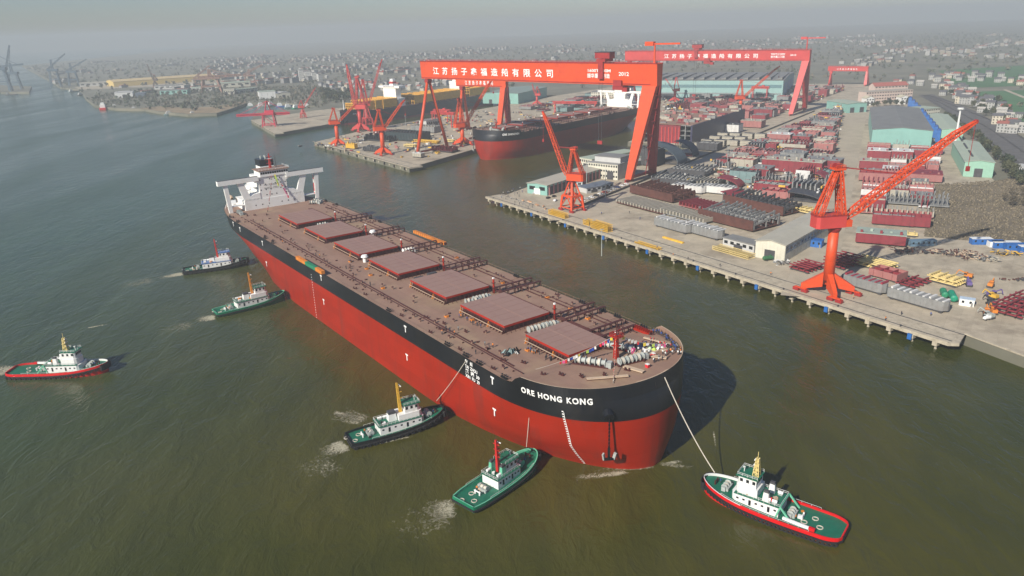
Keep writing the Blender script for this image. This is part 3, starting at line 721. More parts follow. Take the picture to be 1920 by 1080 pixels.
ship = make_carrier('bulk_carrier', 'huge red and black bulk carrier moving off with tugs along its side', (SX, SY, 0), SH)
index_children()
# second carrier of the same class in the basin: copied before the first one is dressed
ship2 = copy_tree(ship, None)
ship2['label'] = 'moored red and black bulk carrier lying in the dock basin under the gantry crane'
a2_ = DA - .06; b2 = dk(158, -120) + Vector((math.cos(a2_), math.sin(a2_), 0)) * (346 * .82); ship2.location = (b2.x, b2.y, 0); ship2.rotation_euler.z = a2_ + math.pi; ship2.scale = (.82, .95, 1)

# ---- writing and marks on the departing ship
def bow_text(root, txt, arc0, z0, size, width, side=-1, name='ship_name'):
    def fn(x, y):
        s, yy = hull_side(arc0 + x if side < 0 else arc0 + width - x, z0 + y)
        return Vector((s + .2, (yy - .3) if side < 0 else (-yy + .3), z0 + y))
    return writing(name, txt, root, (0, 0, 0), (1, 0, 0), (0, 0, 1), size, bold=.035, width=width, fn=fn, gap=1.22)
bow_text(ship, 'ORE HONG KONG', 18.6, 25.7, 2.7, 23.6)
bow_text(ship2, 'ORE SHENZHEN', 18.6, 25.5, 2.7, 22, side=1)
for k, (txt, wd) in enumerate((('\u6cf0   \u5dde', 4.6), ('TAI  ZHOU', 7.4), ('\u946b  \u798f  39', 8.6), ('XIN  FU  39', 8.6))):
    writing('home_port', txt, ship, (288.6, -32.72, 25.2 - 1.75 * k), (1, 0, 0), (0, 0, 1), 1.7, width=wd, bold=.03)
side_n = Vector((-math.sin(SH), math.cos(SH), 0)); sdir = Vector((math.cos(SH), math.sin(SH), 0)); so = Vector((SX, SY, 0))
for u, v in ((437, 421), (450, 431), (492, 457), (498, 496), (602, 522), (607, 567), (760, 618), (763, 671), (923, 715), (925, 775)):
    P = on_plane(u, v, so - side_n * 32.6, side_n) - so
    T_mark(ship, P.dot(sdir), P.z)
draft_marks(ship, 153.4, .4, 22.5, 18); draft_marks(ship, 331.8, .4, 22.0, 24)
writing('notice', 'NO  SMOKING', ship, (14.1 - .3 + .08, 0.2 - 5, 41.0), (0, 1, 0), (0, 0, 1), 1.5, m=blk_dark, width=9.5, bold=0)
writing('notice', 'SAFETY  FIRST', ship, (14.1 - .3 + .08, 0.2 - 5, 38.9), (0, 1, 0), (0, 0, 1), 1.5, m=blk_dark, width=9.5, bold=0)
# boarding gangways folded along the rails
for i, (x0, x1, m) in enumerate(((140.5, 152.3, orange_p), (152.3, 164.5, green_p), (164.5, 172, orange_p))):
    b = MB(); b.bb(x0, x1 - .1, -34.6, -32.9, 27.9, 29.5, m)
    for k in range(int(x1 - x0)): b.bb(x0 + k + .4, x0 + k + .5, -34.64, -32.86, 27.85, 29.55, m)
    b.build('gangway', parent=ship)
b = MB()
for k in range(16):
    x = 138.5 + 2 * k; b.bb(x, x + 1.5, 32.2, 33.8, 28.2, 29.7, orange_p); b.bb(x + 1.5, x + 2, 32.3, 33.7, 28.3, 29.5, dark_steel)
b.build('gangway', parent=ship)
# lashed heaps, orange grating stacks and staging boards on deck
nb = MB()
for k in range(26):
    a, r_ = rnd.uniform(0, 6.28), rnd.uniform(0, 2.6); nb.tube((295.9 + r_ * math.cos(a), -18 + r_ * math.sin(a) * 1.5, 27), (295.9 + r_ * math.cos(a) * .6, -18 + r_ * math.sin(a), 27.6 + rnd.uniform(0, 1.2)), .5, .2, n=6, m=tug_black if k % 4 else blk_teal)
stuff(nb.build('net_heap', parent=ship))
for x, y in ((252.6, -17.6), (298, -13), (300.5, -12), (176, -14), (186, -17), (206, -21), (322, -23), (278, 24), (290, 22), (235, 22), (262, 25), (190, 27), (262, -12), (160, -15)):
    b = MB(); b.bb(x - .9, x + .9, y - .6, y + .6, 27, 27.7, orange_p); b.bb(x - .5, x + .3, y - .9, y + .4, 27.7, 28.2, deck_red); b.build('grating_stack', parent=ship)
for (xa, ya, xb, yb, w) in ((326, 10, 335.5, 15.5, 1.7), (331, .6, 337.8, 2.4, 1.6), (330.0, -14.5, 336.6, -3.2, 1.1), (319, 22, 329, 24.5, .9)):
    b = MB(); b.beam((xa, ya, 29.0), (xb, yb, 29.0), w, .35, plank_b); b.beam((xa, ya, 28.6), (xb, yb, 28.6), .4, .6, dark_steel); b.build('staging_board', parent=ship)
b = MB(); b.bb(309, 317, 26.6, 28.2, 27.6, 28.4, hatch_side)
for k in range(9): b.bb(309 + k, 309.15 + k, 26.6, 28.2, 28.4, 29.4, hatch_side)
b.build('access_ramp', parent=ship)
# dressing lines of signal flags
FLAG = [M('flag_red', (.6, .02, .03), .7), M('flag_white', (.75, .75, .72), .7), M('flag_yellow', (.72, .55, .05), .7), M('flag_blue', (.02, .06, .35), .7), M('flag_dark', (.03, .03, .04), .7), M('flag_pink', (.65, .08, .25), .7), M('flag_lime', (.45, .62, .10), .7)]
def flag_line(p, q, n, size, parent, cols, sag=1.0, start=0.0):
    p, q = Vector(p), Vector(q); b = MB(); pts = []
    for i in range(n * 2 + 1):
        k = i / (n * 2); o = p.lerp(q, k); o.z -= sag * 4 * k * (1 - k); pts.append(o)
    for a, c in zip(pts[:-1], pts[1:]): b.beam(a, c, .08, m=rope_m, caps=False)
    r_ = b.build('flag_halyard', parent=parent)
    d = (q - p).normalized()
    for i in range(int(n * start), n):
        o = pts[i * 2]; k = rnd.uniform(.5, 1.0); b = MB(); w = Vector((d.x, d.y, 0)).normalized() * size * k; sd = Vector((-d.y, d.x, 0)) * rnd.uniform(-.35, .35)
        dn = Vector((0, 0, -size * rnd.uniform(.8, 1.5)))
        P = [o, o + w, o + w + dn + sd, o + dn + sd * .6]; t = Vector((.03, .03, 0))
        b.add([x + t for x in P] + [x - t for x in P], [(0, 1, 2, 3), (7, 6, 5, 4), (0, 4, 5, 1), (1, 5, 6, 2), (2, 6, 7, 3), (3, 7, 4, 0)], cols[rnd.randrange(len(cols))])
        b.build('flag', parent=r_)
flag_line((314.5, -22.5, 29.0), (324, 3.4, 36.8), 30, .95, ship, FLAG, 1.2, .3)
flag_line((324, 3.8, 37), (330, 23.0, 30.2), 18, .9, ship, FLAG, 1.5)
flag_line((324, 3.6, 36), (337, -10, 28.6), 18, .6, ship, [FLAG[0], FLAG[0], FLAG[1], FLAG[4]], .6)
flag_line((14.6, 1, 47), (27, -9, 27.6), 26, .8, ship, [FLAG[0], FLAG[1], FLAG[4], FLAG[0]], 1.0)
flag_line((14.6, 2.5, 47.5), (14.9, 4, 40.5), 8, 1.0, ship, [FLAG[6], FLAG[6], FLAG[2]], .2)
flag_line((13.6, 28.6, 44.5), (13.4, 28.4, 30), 16, .7, ship, [FLAG[0], FLAG[1]], .1)
flag_line((14.5, 6, 41), (15.2, 9.5, 32), 10, 1.0, ship, [FLAG[0], FLAG[5], FLAG[1]], .2)
# launching stage on the bow
def on_ship(s, t, z=None):
    z = deck_z(s) if z is None else z
    return so + sdir * s + side_n * t + Vector((0, 0, z))
st_loc = on_ship(327.5, 16.5)
stage = thing('ceremony_stage', 'white draped ceremony stage with flower stands on the bow deck', 'stage', st_loc, SH)
b = MB(); b.bb(-2.2, 2.2, -4, 5.5, 0, .5, plank_b); b.build('platform', parent=stage)
b = MB(); b.bb(-2.6, -2.45, -3.4, .6, .5, 2.7, M('stage_blue', (.05, .08, .20), .7)); b.build('backdrop_panel', parent=stage)
b = MB()
for x, y, h, m in ((-.5, -2.8, 1.9, FLAG[1]), (.4, -1.6, 1.8, FLAG[1]), (-.8, .2, 2.4, M('drape_pale_green', (.55, .66, .45), .7)), (.8, .8, 1.6, FLAG[6]), (1.2, 2.6, 1.5, FLAG[1]), (0, 3.6, 1.3, FLAG[5]), (.9, 4.6, 1.2, FLAG[1])):
    bb_ = MB(); bb_.tube((x, y, .5), (x, y, .5 + h * .55), .9, .6, n=9, m=m); bb_.tube((x, y, .5 + h * .55), (x, y, .5 + h), .7, .15, n=9, m=m); fo_ = bb_.build('flower_stand', parent=stage); fo_.scale = (.95, .95, .62)
b = MB(); b.bb(-3.0, -2.0, -6.2, -5.2, .0, 1.8, FLAG[5]); b.build('pink_banner_box', parent=stage)
b = MB(); b.beam((2.6, 2, .5), (4.6, 5, .7), 1.0, .25, plank_b); b.build('ramp_board', parent=stage)
for x, y in ((331, 14.0), (335.5, 6.5)):
    b = MB(); b.bb(-.6, .6, -.5, .5, 0, 1.1, FLAG[0]); b.bb(-.65, .65, -.55, .55, 1.1, 1.2, FLAG[1])
    tag(b.build('draped_table', loc=on_ship(x, y), rz=SH), 'small table under a red cloth near the staging board' if y > 10 else 'small table under a red cloth near the stem', 'table')

# ---- people
def person_mesh():
    me = bpy.data.meshes.new('person')
    V = [(0, 0, .95), (0, 0, 1.18), (0, 0, 1.42), (0, 0, 1.52), (0, .01, 1.66), (0, 0, 1.76), (.10, 0, .88), (.12, .03, .48), (.13, 0, .06), (.13, .12, .04),
         (-.10, 0, .88), (-.12, -.04, .48), (-.13, -.02, .06), (-.13, .10, .04), (.20, 0, 1.40), (.26, .02, 1.12), (.25, .12, .88), (-.20, 0, 1.40), (-.27, .0, 1.12), (-.26, .10, .88)]
    E = [(0, 1), (1, 2), (2, 3), (3, 4), (4, 5), (0, 6), (6, 7), (7, 8), (8, 9), (0, 10), (10, 11), (11, 12), (12, 13), (2, 14), (14, 15), (15, 16), (2, 17), (17, 18), (18, 19)]
    rad = [.15, .15, .16, .06, .10, .07, .09, .065, .05, .045, .09, .065, .05, .045, .07, .05, .04, .07, .05, .04]
    me.from_pydata(V, E, []); o = bpy.data.objects.new('person', me); COL.objects.link(o)
    md = o.modifiers.new('s', 'SKIN')
    for i, r_ in enumerate(rad): me.skin_vertices[0].data[i].radius = (r_, r_ * .85)
    me.skin_vertices[0].data[0].use_root = True
    dg = bpy.context.evaluated_depsgraph_get(); dg.update(); out = bpy.data.meshes.new_from_object(o.evaluated_get(dg))
    bpy.data.objects.remove(o)
    return out
skin_m = M('skin', (.42, .27, .19), .6); hair_m = M('dark_hair', (.015, .012, .01), .6); trouser_m = M('dark_trousers', (.03, .035, .05), .8)
PBASE = person_mesh(); PMESH = {}
def pmesh(col):
    if col not in PMESH:
        me = PBASE.copy(); me.materials.clear()
        c = {'dark': (.03, .03, .04), 'blue': (.03, .07, .25), 'orange': (.65, .20, .03), 'white': (.65, .65, .63), 'red': (.5, .03, .04), 'grey': (.2, .2, .2), 'yellow': (.6, .45, .05)}[col]
        for m in (M('jacket_' + col, c, .8), trouser_m, skin_m, hair_m): me.materials.append(m)
        for p in me.polygons:
            z = p.center.z; p.material_index = 1 if z < .93 else (0 if z < 1.50 else (3 if (z > 1.70 or p.center.y < -.02) else 2))
            if z < .93 and abs(p.center.x) > .2: p.material_index = 2 if z < .9 else 0
        PMESH[col] = me
    return PMESH[col]
def person(P, col, label, group, rz=None):
    o = link('person', pmesh(col), None, P, rnd.uniform(0, 6.28) if rz is None else rz); k = rnd.uniform(1.0, 1.12); o.scale = (k, k, k)
    return tag(o, label, 'person', group)
CC = ('dark', 'dark', 'dark', 'blue', 'grey', 'white')
for i in range(34):
    s = 316 + 19 * i / 33 + rnd.uniform(-.5, .5); t = half_b(s, 29) - 1.5 - rnd.uniform(0, 1.4); c = CC[rnd.randrange(5)]
    person(on_ship(s, t), c, 'person in %s clothing lined up along the far bow bulwark' % c, 'people along the far bow bulwark')
for i in range(9):
    s, t = 333.5 + rnd.uniform(-1.5, 3), 25.0 - i * .55 + rnd.uniform(-.6, .6); c = ('orange', 'orange', 'blue', 'white')[i % 4]
    t = min(t, half_b(s, 29.3) - 1)
    person(on_ship(s, t), c, 'person in %s clothing in the bright group at the bow tip' % c, 'group at the bow tip')
for i in range(48):
    s, t = 322 + rnd.uniform(-1, 13), 12.5 + rnd.uniform(-4, 11); c = ('white', 'dark', 'red', 'grey', 'white')[i % 5]
    person(on_ship(s, t), c, 'person in %s clothing standing about the ceremony stage' % c, 'people at the ceremony stage')
for i in range(12):
    s, t = 296 + rnd.uniform(0, 14), -11.2 - rnd.uniform(.3, 2.2); c = ('dark', 'grey', 'blue')[i % 3]
    person(on_ship(s, t), c, 'worker in %s clothing beside the foremost hatch' % c, 'workers beside the foremost hatch')
for i in range(9):
    s, t = 255 + rnd.uniform(0, 20), -12.4 - rnd.uniform(.3, 2.5); c = ('dark', 'orange', 'blue')[i % 3]
    person(on_ship(s, t), c, 'worker in %s clothing beside the second hatch from the bow' % c, 'workers beside the second hatch')
for i in range(10):
    s, t = 262 + rnd.uniform(0, 28), -20 - rnd.uniform(0, 9); c = ('dark', 'orange', 'grey')[i % 3]
    person(on_ship(s, t), c, 'worker in %s clothing near the fore mooring fairleads' % c, 'workers near the fairleads')
for i in range(8):
    s, t = 70 + rnd.uniform(0, 130), -16 - rnd.uniform(0, 12); c = ('dark', 'orange')[i % 2]
    person(on_ship(s, t), c, 'worker in %s clothing out on the open side deck' % c, 'workers on the side deck')
# ------------------------------------------------------------------ tugs
ROUND_STERN = [False]
def tug_b(x, sq=.80):
    if x < .14: return (.50 + .47 * math.sqrt(max(0, 1 - ((.14 - x) / .14) ** 2))) if ROUND_STERN[0] else sq + (.97 - sq) * (x / .14) ** .6
    if x < .30: return .97 + .03 * (x - .14) / .16
    if x < .60: return 1.0
    k = (x - .60) / .40
    return max(0.0, 1 - k ** 2.3) ** .55
def tug_z(x): return 1.55 + 2.3 * max(0, (x - .42) / .58) ** 1.7
def make_tug(name, label, stern_px, bow_px, Wd, hull_m, rail_m, deck_m, mast_m, house_m=tug_white, mast='pole', trim=None, upper='twin', tyres=0, wake=1.0, roof_m=None, bow_rail_m=None):
    A, B = at(*stern_px, 1.0), at(*bow_px, 2.2); d = B - A; d.z = 0; L = d.length; rz = math.atan2(d.y, d.x)
    ROUND_STERN[0] = upper == 'asd'
    root = thing(name, label, 'tugboat', (A.x, A.y, 0), rz)
    xs = [i / 60 for i in range(0, 49)] + [.80 + .2 * (1 - (1 - k / 14) ** 2.2) for k in range(1, 15)]
    hw = Wd / 2
    def ring(f, dz, k=1.0, inset=0.0): return [(x * L, max(0, tug_b(x) * hw * k - inset), tug_z(x) + dz) for x in xs]
    b = MB()
    lv = [[(x * L * .97 + .6, tug_b(x) * hw * .86, -1.0) for x in xs], [(x * L * .985 + .3, tug_b(x) * hw * .93, .25) for x in xs], ring(0, -.2), ring(0, .75)]
    for sg in (-1, 1):
        for a, c in zip(lv[:-1], lv[1:]):
            for i in range(len(xs) - 1):
                q = [(a[i][0], sg * a[i][1], a[i][2]), (a[i + 1][0], sg * a[i + 1][1], a[i + 1][2]), (c[i + 1][0], sg * c[i + 1][1], c[i + 1][2]), (c[i][0], sg * c[i][1], c[i][2])]
                b.add(q if sg < 0 else q[::-1], [(0, 1, 2, 3)], hull_m)
    for a, c in zip(lv[:-1], lv[1:]): b.add([(a[0][0], a[0][1], a[0][2]), (a[0][0], -a[0][1], a[0][2]), (c[0][0], -c[0][1], c[0][2]), (c[0][0], c[0][1], c[0][2])], [(3, 2, 1, 0)], hull_m)
    b.build('hull', parent=root, smooth=True)
    r1 = ring(0, 0, inset=.35); b = MB()
    for i in range(len(xs) - 1): b.add([(r1[i][0], -r1[i][1], r1[i][2]), (r1[i + 1][0], -r1[i + 1][1], r1[i + 1][2]), (r1[i + 1][0], r1[i + 1][1], r1[i + 1][2]), (r1[i][0], r1[i][1], r1[i][2])], [(0, 1, 2, 3)], deck_m)
    b.build('deck', parent=root)
    b = MB(); ro, ri = ring(0, .75), ring(0, .75, inset=.38)
    for sg in (-1, 1):
        for i in range(len(xs) - 1):
            o0, o1, i0, i1 = [(p[0], sg * p[1], p[2]) for p in (ro[i], ro[i + 1], ri[i], ri[i + 1])]
            mm = (bow_rail_m if bow_rail_m and xs[i] > .66 else rail_m)
            F = [(0, 1, 2, 3)] if sg < 0 else [(3, 2, 1, 0)]
            b.add([o0, o1, i1, i0], F, mm); b.add([i0, i1, (i1[0], i1[1], i1[2] - .8), (i0[0], i0[1], i0[2] - .8)], F, mm)
    b.add([(ro[0][0], -ro[0][1], ro[0][2]), (ro[0][0], ro[0][1], ro[0][2]), (ro[0][0] + .4, ro[0][1], ro[0][2]), (ro[0][0] + .4, -ro[0][1], ro[0][2])], [(3, 2, 1, 0)], rail_m)
    b.add([(ro[0][0] + .4, -ro[0][1], ro[0][2]), (ro[0][0] + .4, ro[0][1], ro[0][2]), (ro[0][0] + .4, ro[0][1], ro[0][2] - .8), (ro[0][0] + .4, -ro[0][1], ro[0][2] - .8)], [(3, 2, 1, 0)], rail_m)
    b.build('bulwark', parent=root)
    # rubber belt, bow pad and tyres
    b = MB(); path = [(x * L, tug_b(x) * hw + .14, tug_z(x) - .55) for x in xs[::2]] + [(L + .2, 0, tug_z(1) - .55)]
    path = [(p[0], -p[1], p[2]) for p in path] + [(p[0], p[1], p[2]) for p in path[-2::-1]]
    for p, q in zip(path[:-1], path[1:]): b.beam(p, q, .5, .5, black_rub)
    b.beam(path[-1], path[0], .5, .6, black_rub)
    b.build('rubbing_belt', parent=root)
    b = MB()
    for k in range(-6, 7):
        a = k / 6 * 1.1; x = .955 + .05 * math.cos(a); y = math.sin(a) * hw * .55; b.tube((L * (x - .004), y, tug_z(.95) - 1.7), (L * (x - .004), y, tug_z(.95) + .55), .55, n=8, m=black_rub)
    b.build('bow_pad', parent=root)
    if tyres:
        tb = MB(); n = 10
        for k in range(n):
            a0, a1 = 2 * math.pi * k / n, 2 * math.pi * (k + 1) / n
            for (r0, y0), (r1_, y1) in (((.68, -.2), (.68, .2)), ((.68, .2), (.34, .2)), ((.34, .2), (.34, -.2)), ((.34, -.2), (.68, -.2))):
                tb.add([(r0 * math.cos(a0), y0, r0 * math.sin(a0)), (r0 * math.cos(a1), y0, r0 * math.sin(a1)), (r1_ * math.cos(a1), y1, r1_ * math.sin(a1)), (r1_ * math.cos(a0), y1, r1_ * math.sin(a0))], [(0, 1, 2, 3)], black_rub)
        me = None
        for sg in (-1, 1):
            for k in range(tyres):
                x = .03 + .95 * k / (tyres - 1); y = sg * (tug_b(x) * hw + .5)
                if me is None: o = tb.build('tyre_fender', parent=root); me = o.data
                else: o = link('tyre_fender', me, root)
                x2 = min(1, x + .01); ang = math.atan2((tug_b(x2) - tug_b(x)) * hw * sg, (x2 - x) * L) if x2 > x else sg * -1.57
                o.location = (x * L, y - sg * .1, max(.55, tug_z(x) - .95)); o.rotation_euler.z = ang
    # houses
    def house(x0, x1, w, z0, z1, m, nm, front=1.2, parent=root):
        b = MB(); poly = [(x0, -w / 2), (x1 - front, -w / 2), (x1 - front * .3, -w / 2 + front * .45), (x1, -w / 2 + front), (x1, w / 2 - front), (x1 - front * .3, w / 2 - front * .45), (x1 - front, w / 2), (x0, w / 2)]
        b.prism(poly, z0, z1, m); return b.build(nm, parent=parent)
    roof = roof_m or deck_m
    xa, xb = {'twin': (.36, .70), 'long': (.30, .76), 'asd': (.42, .76)}[upper]; xa *= L; xb *= L; w1 = Wd * .60; zb = 1.5
    dh = house(xa, xb, w1, zb, 4.7, house_m, 'deckhouse'); b = MB(); b.bb(xa - .5, xb - .9, -w1 / 2 - .25, w1 / 2 + .25, 4.7, 4.82, roof); b.build('boat_deck', parent=dh)
    for sg in (-1, 1):
        for k in range(7):
            x = xa + 1 + (xb - xa - 3) * k / 6; b = MB(); hh = 1.7 if k in (1, 4) else .55
            z = 3.1 if hh > 1 else 3.5
            b.bb(x - .35, x + .35, sg * w1 / 2 - .05, sg * w1 / 2 + .05, z - hh / 2, z + hh / 2, glass_dark); b.build('door' if hh > 1 else 'porthole', parent=dh)
    z2 = 4.82
    if upper == 'asd':
        xs0, xs1, w2 = xa + .16 * L, xb - .8, w1 * .80
        h2 = house(xs0, xs1, w2, z2, 7.2, house_m, 'bridge_base'); z3 = 7.2; x0, x1, w3 = xs0 + .6, xs1 - .3, w2 * .9
    else:
        xs0, xs1, w2 = (xa + .13 * L, xb - .6, w1 * .82) if upper == 'twin' else (xa + .20 * L, xb - .5, w1 * .86)
        if upper == 'long': h2 = house(xs0, xs1, w2, z2, 7.0, house_m, 'upper_house'); z3 = 7.0; x0, x1, w3 = xb - .19 * L, xb - 1.2, w2 * .86
        else: z3 = z2; x0, x1, w3 = xb - .20 * L, xb - .9, w1 * .74
    wh = house(x0, x1, w3, z3, z3 + 2.9, house_m, 'wheelhouse', 1.0)
    b = MB(); b.bb(x0 - .4, x1 + .35, -w3 / 2 - .3, w3 / 2 + .3, z3 + 2.9, z3 + 3.1, roof); rf = b.build('roof', parent=wh)
    b = MB(); railing(b, [(x0 - .2, -w3 / 2, z3 + 3.1), (x1, -w3 / 2, z3 + 3.1), (x1, w3 / 2, z3 + 3.1), (x0 - .2, w3 / 2, z3 + 3.1)], .9, 1.3, .07, house_m); b.build('railing', parent=wh)
    nw = max(3, int((x1 - x0 - 1) / 1.25))
    for sg in (-1, 1):
        for k in range(nw):
            x = x0 + .7 + (x1 - x0 - 2.0) * k / (nw - 1); b = MB(); b.bb(x - .42, x + .42, sg * w3 / 2 - .04, sg * w3 / 2 + .04, z3 + 1.35, z3 + 2.35, glass_dark); b.build('window_pane', parent=wh)
    for k in range(4):
        y = -w3 / 2 + 1.2 + (w3 - 2.4) * k / 3
        for xx in (x1, x0): b = MB(); b.bb(xx - .04, xx + .04, y - .4, y + .4, z3 + 1.35, z3 + 2.35, glass_dark); b.build('window_pane', parent=wh)
    # mast
    mx = x0 + (1.0 if mast == 'lattice' else -.9); mz = z3 + (3.1 if mast == 'lattice' else 0); b = MB()
    if mast == 'lattice':
        b.lattice((mx, 0, mz), (mx, 0, mz + 5.6), 1.7, 1.7, .7, .7, 5, .17, mast_m, up=(1, 0, 0)); b.taper((mx, 0, mz), (mx, 0, mz + 5.4), .8, .8, .35, .35, m=mast_m)
        for z, w in ((1.6, 2.6), (3.2, 3.0), (4.6, 2.0)): b.box((mx, 0, mz + z), (.9, w, .14), 0, mast_m); b.box((mx + .7, 0, mz + z + .35), (.25, w * .6, .25), 0, mark_white)
        b.tube((mx, 0, mz + 5.6), (mx, 0, mz + 7.6), .09, n=5, m=mast_m)
    else:
        hgt = 11.2; b.taper((mx, 0, mz), (mx - .5, 0, mz + hgt), 1.1, 1.0, .6, .55, m=mast_m)
        for z in (5.4, 7.6, 9.6): b.beam((mx - z * .04, -1.3, mz + z), (mx - z * .04, 1.3, mz + z), .16, m=mast_m); b.box((mx + .5, 0, mz + z), (1.0, .8, .1), 0, mast_m)
        b.box((mx + .6, 0, mz + 9.9), (.25, 2.0, .22), 0, mark_white); b.tube((mx - .5, 0, mz + hgt), (mx - .5, 0, mz + hgt + 1.6), .07, n=5, m=dark_steel)
    b.build('mast', parent=root)
    # funnels, boat-deck gear and rails
    fx = xa + (.10 * L if upper != 'long' else .15 * L)
    if upper == 'long':
        b = MB(); b.taper((fx, 0, z2), (fx, 0, z2 + 2.6), 3.0, 2.6, 2.6, 2.2, m=house_m); fn_ = b.build('funnel', parent=root); b = MB(); b.taper((fx, 0, z2 + 2.6), (fx, 0, z2 + 3.4), 2.7, 2.3, 2.5, 2.1, m=trim or blk_dark); b.build('funnel_top', parent=fn_)
    else:
        for sg in (-1, 1):
            y = sg * w1 * .34; b = MB(); b.taper((fx, y, z2), (fx, y, z2 + 2.8), 1.8, 1.3, 1.4, 1.0, m=house_m if upper == 'asd' else rail_m); fn_ = b.build('funnel', parent=root)
            b = MB(); b.taper((fx, y, z2 + 2.8), (fx, y, z2 + 3.5), 1.42, 1.02, 1.3, .9, m=trim or blk_dark); b.build('funnel_top', parent=fn_)
    for sg, x in ((-1, xa + 1.6), (1, xa + 1.6), (1, xa + 3.4)):
        b = MB(); b.tube((x - .7, sg * w1 * .33, z2 + .75), (x + .7, sg * w1 * .33, z2 + .75), .42, n=10, m=mark_white); b.box((x, sg * w1 * .33, z2 + .2), (1.2, .8, .4), 0, grey_mach); b.build('life_raft', parent=root)
    b = MB(); railing(b, [(xb - 2, -w1 / 2, z2), (xa - .3, -w1 / 2, z2), (xa - .3, w1 / 2, z2), (xb - 2, w1 / 2, z2)], 1.0, 1.4, .07, house_m); b.build('deck_railing', parent=dh)
    # winches and towing bitts
    def winch(x, m, w=2.6):
        b = MB(); z = tug_z(x / L); b.tube((x, -w / 2, z + .95), (x, w / 2, z + .95), .55, n=12, m=rope_m)
        for y in (-w / 2, 0, w / 2): b.tube((x, y - .07, z + .95), (x, y + .07, z + .95), .95, n=14, m=m)
        b.box((x - .9, 0, z + .45), (.8, w + .8, .9), 0, m); b.box((x, w / 2 + .6, z + .7), (1.2, .8, 1.3), 0, m); b.build('towing_winch', parent=root)
    winch(xa - 2.6, grey_mach); winch(xb + .07 * L, grey_mach if hull_m is not hull_green else rail_green, 2.8)
    for x in (xa - 5.6, .955 * L - 2.0):
        b = MB(); z = tug_z(x / L)
        for y in (-.9, .9): b.tube((x, y, z), (x, y, z + 1.3), .24, n=8, m=dark_steel if x > L / 2 else mark_white)
        b.beam((x, -1.3, z + 1.0), (x, 1.3, z + 1.0), .28, m=dark_steel if x > L / 2 else mark_white); b.build('towing_bitt', parent=root)
    for k in range(3):
        b = MB(); cx, cy = xa - 6.5 - 2.1 * k, (-1) ** k * 1.6; z = tug_z(.1)
        for j in range(10):
            a0, a1 = j * .63, (j + 1) * .63; b.beam((cx + .8 * math.cos(a0), cy + .8 * math.sin(a0), z + .12), (cx + .8 * math.cos(a1), cy + .8 * math.sin(a1), z + .12), .2, m=rope_m)
        b.build('rope_coil', parent=root)
    rr = random.Random(int(L * 100))
    for k in range(9):                                      # lockers, vents and gear about the decks
        x = rr.uniform(xa - .2 * L, xa - 1.5) if k < 4 else rr.uniform(xa + .5, xb - 3); y = rr.uniform(-1, 1) * w1 * .42; z = tug_z(max(0, x / L)) if k < 4 else z2
        b = MB(); s_ = rr.uniform(.4, .9); m_ = rr.choice((house_m, blk_grey, orange_p, rail_m, plank_b))
        if k % 2: b.box((x, y, z + s_ / 2), (s_ * 1.6, s_, s_), rr.uniform(0, 1), m_); b.build('deck_locker', parent=root)
        else: b.tube((x, y, z), (x, y, z + s_ * 1.4), s_ * .35, n=8, m=m_); b.tube((x, y, z + s_ * 1.4), (x + s_ * .4, y, z + s_ * 1.7), s_ * .45, n=8, m=m_); b.build('cowl_vent', parent=root)
    b = MB(); b.tube((x1 - 1, 0, z3 + 3.1), (x1 - 1, 0, z3 + 4.4), .12, n=6, m=house_m); b.tube((x1 - 1.3, 0, z3 + 4.5), (x1 - .6, 0, z3 + 4.5), .35, n=10, m=grey_mach); b.build('searchlight', parent=root)
    b = MB(); railing(b, [(x * L, -(tug_b(x) * hw - .2), tug_z(x) + .75) for x in (.2, .4, .6, .72, .82)], .5, 2.2, .06, house_m, 1); railing(b, [(x * L, (tug_b(x) * hw - .2), tug_z(x) + .75) for x in (.2, .4, .6, .72, .82)], .5, 2.2, .06, house_m, 1)
    b.build('bulwark_rail', parent=root)
    for k, (x, y) in enumerate(((xa - 4.2, 1.6), (xb + .12 * L, -.8))):
        P = root.location + Vector((x * math.cos(rz) - y * math.sin(rz), x * math.sin(rz) + y * math.cos(rz), tug_z(x / L))); c = ('orange', 'blue')[k]
        person(P, c, 'deckhand in %s %s of the %s' % (c, ('aft', 'forward')[k], ' '.join(label.split()[:7])), 'tug deckhands')
    if upper == 'asd':                                      # gantry frame and crane arm on the after deck
        b = MB()
        for sg in (-1, 1):
            y = sg * w1 * .52; b.beam((xa - .4, y, 5.2), (xa - 3.6, y, 1.7), .35, .5, rail_green); b.beam((xa - .4, y, 5.2), (xa + .6, y, 1.7), .3, .4, rail_green)
        b.beam((xa - .4, -w1 * .52, 5.2), (xa - .4, w1 * .52, 5.2), .35, m=rail_green); b.build('tow_gantry', parent=root)
        b = MB(); b.beam((xa - 1.5, hw * .72, 2.6), (xa - 8.6, hw * .78, 2.6), .6, .7, mark_white); b.beam((xa - 8.6, hw * .78, 2.6), (xa - 10.2, hw * .78, 2.5), .9, .8, tug_red); b.build('deck_crane_arm', parent=root)
    return root, L
make_tug('tugboat', 'red tug with tyres all round heading out at the far left of the river', (20, 697), (203, 687), 12.2, tug_red, tug_red, deck_green, mast_cream, mast='lattice', upper='asd', tyres=20, bow_rail_m=tug_white)
make_tug('tugboat', 'black-hulled tug with blue boat deck pushing at the stern quarter of the big ship', (343, 509), (466, 489), 10.4, tug_black, tug_black, deck_green, mast_red, upper='long', roof_m=blue_p, tyres=14)
make_tug('tugboat', 'green tug with orange mast nudging the ship side amidships', (402, 588), (534, 552), 10.2, hull_green, rail_green, deck_green, M('mast_orange', (.60, .22, .03), .45), upper='long', tyres=0)
make_tug('tugboat', 'black-hulled green-decked tug with tall yellow mast pushing forward of amidships', (653, 828), (832, 772), 10.6, tug_black, tug_black, deck_green, mast_yel, upper='long', tyres=16)
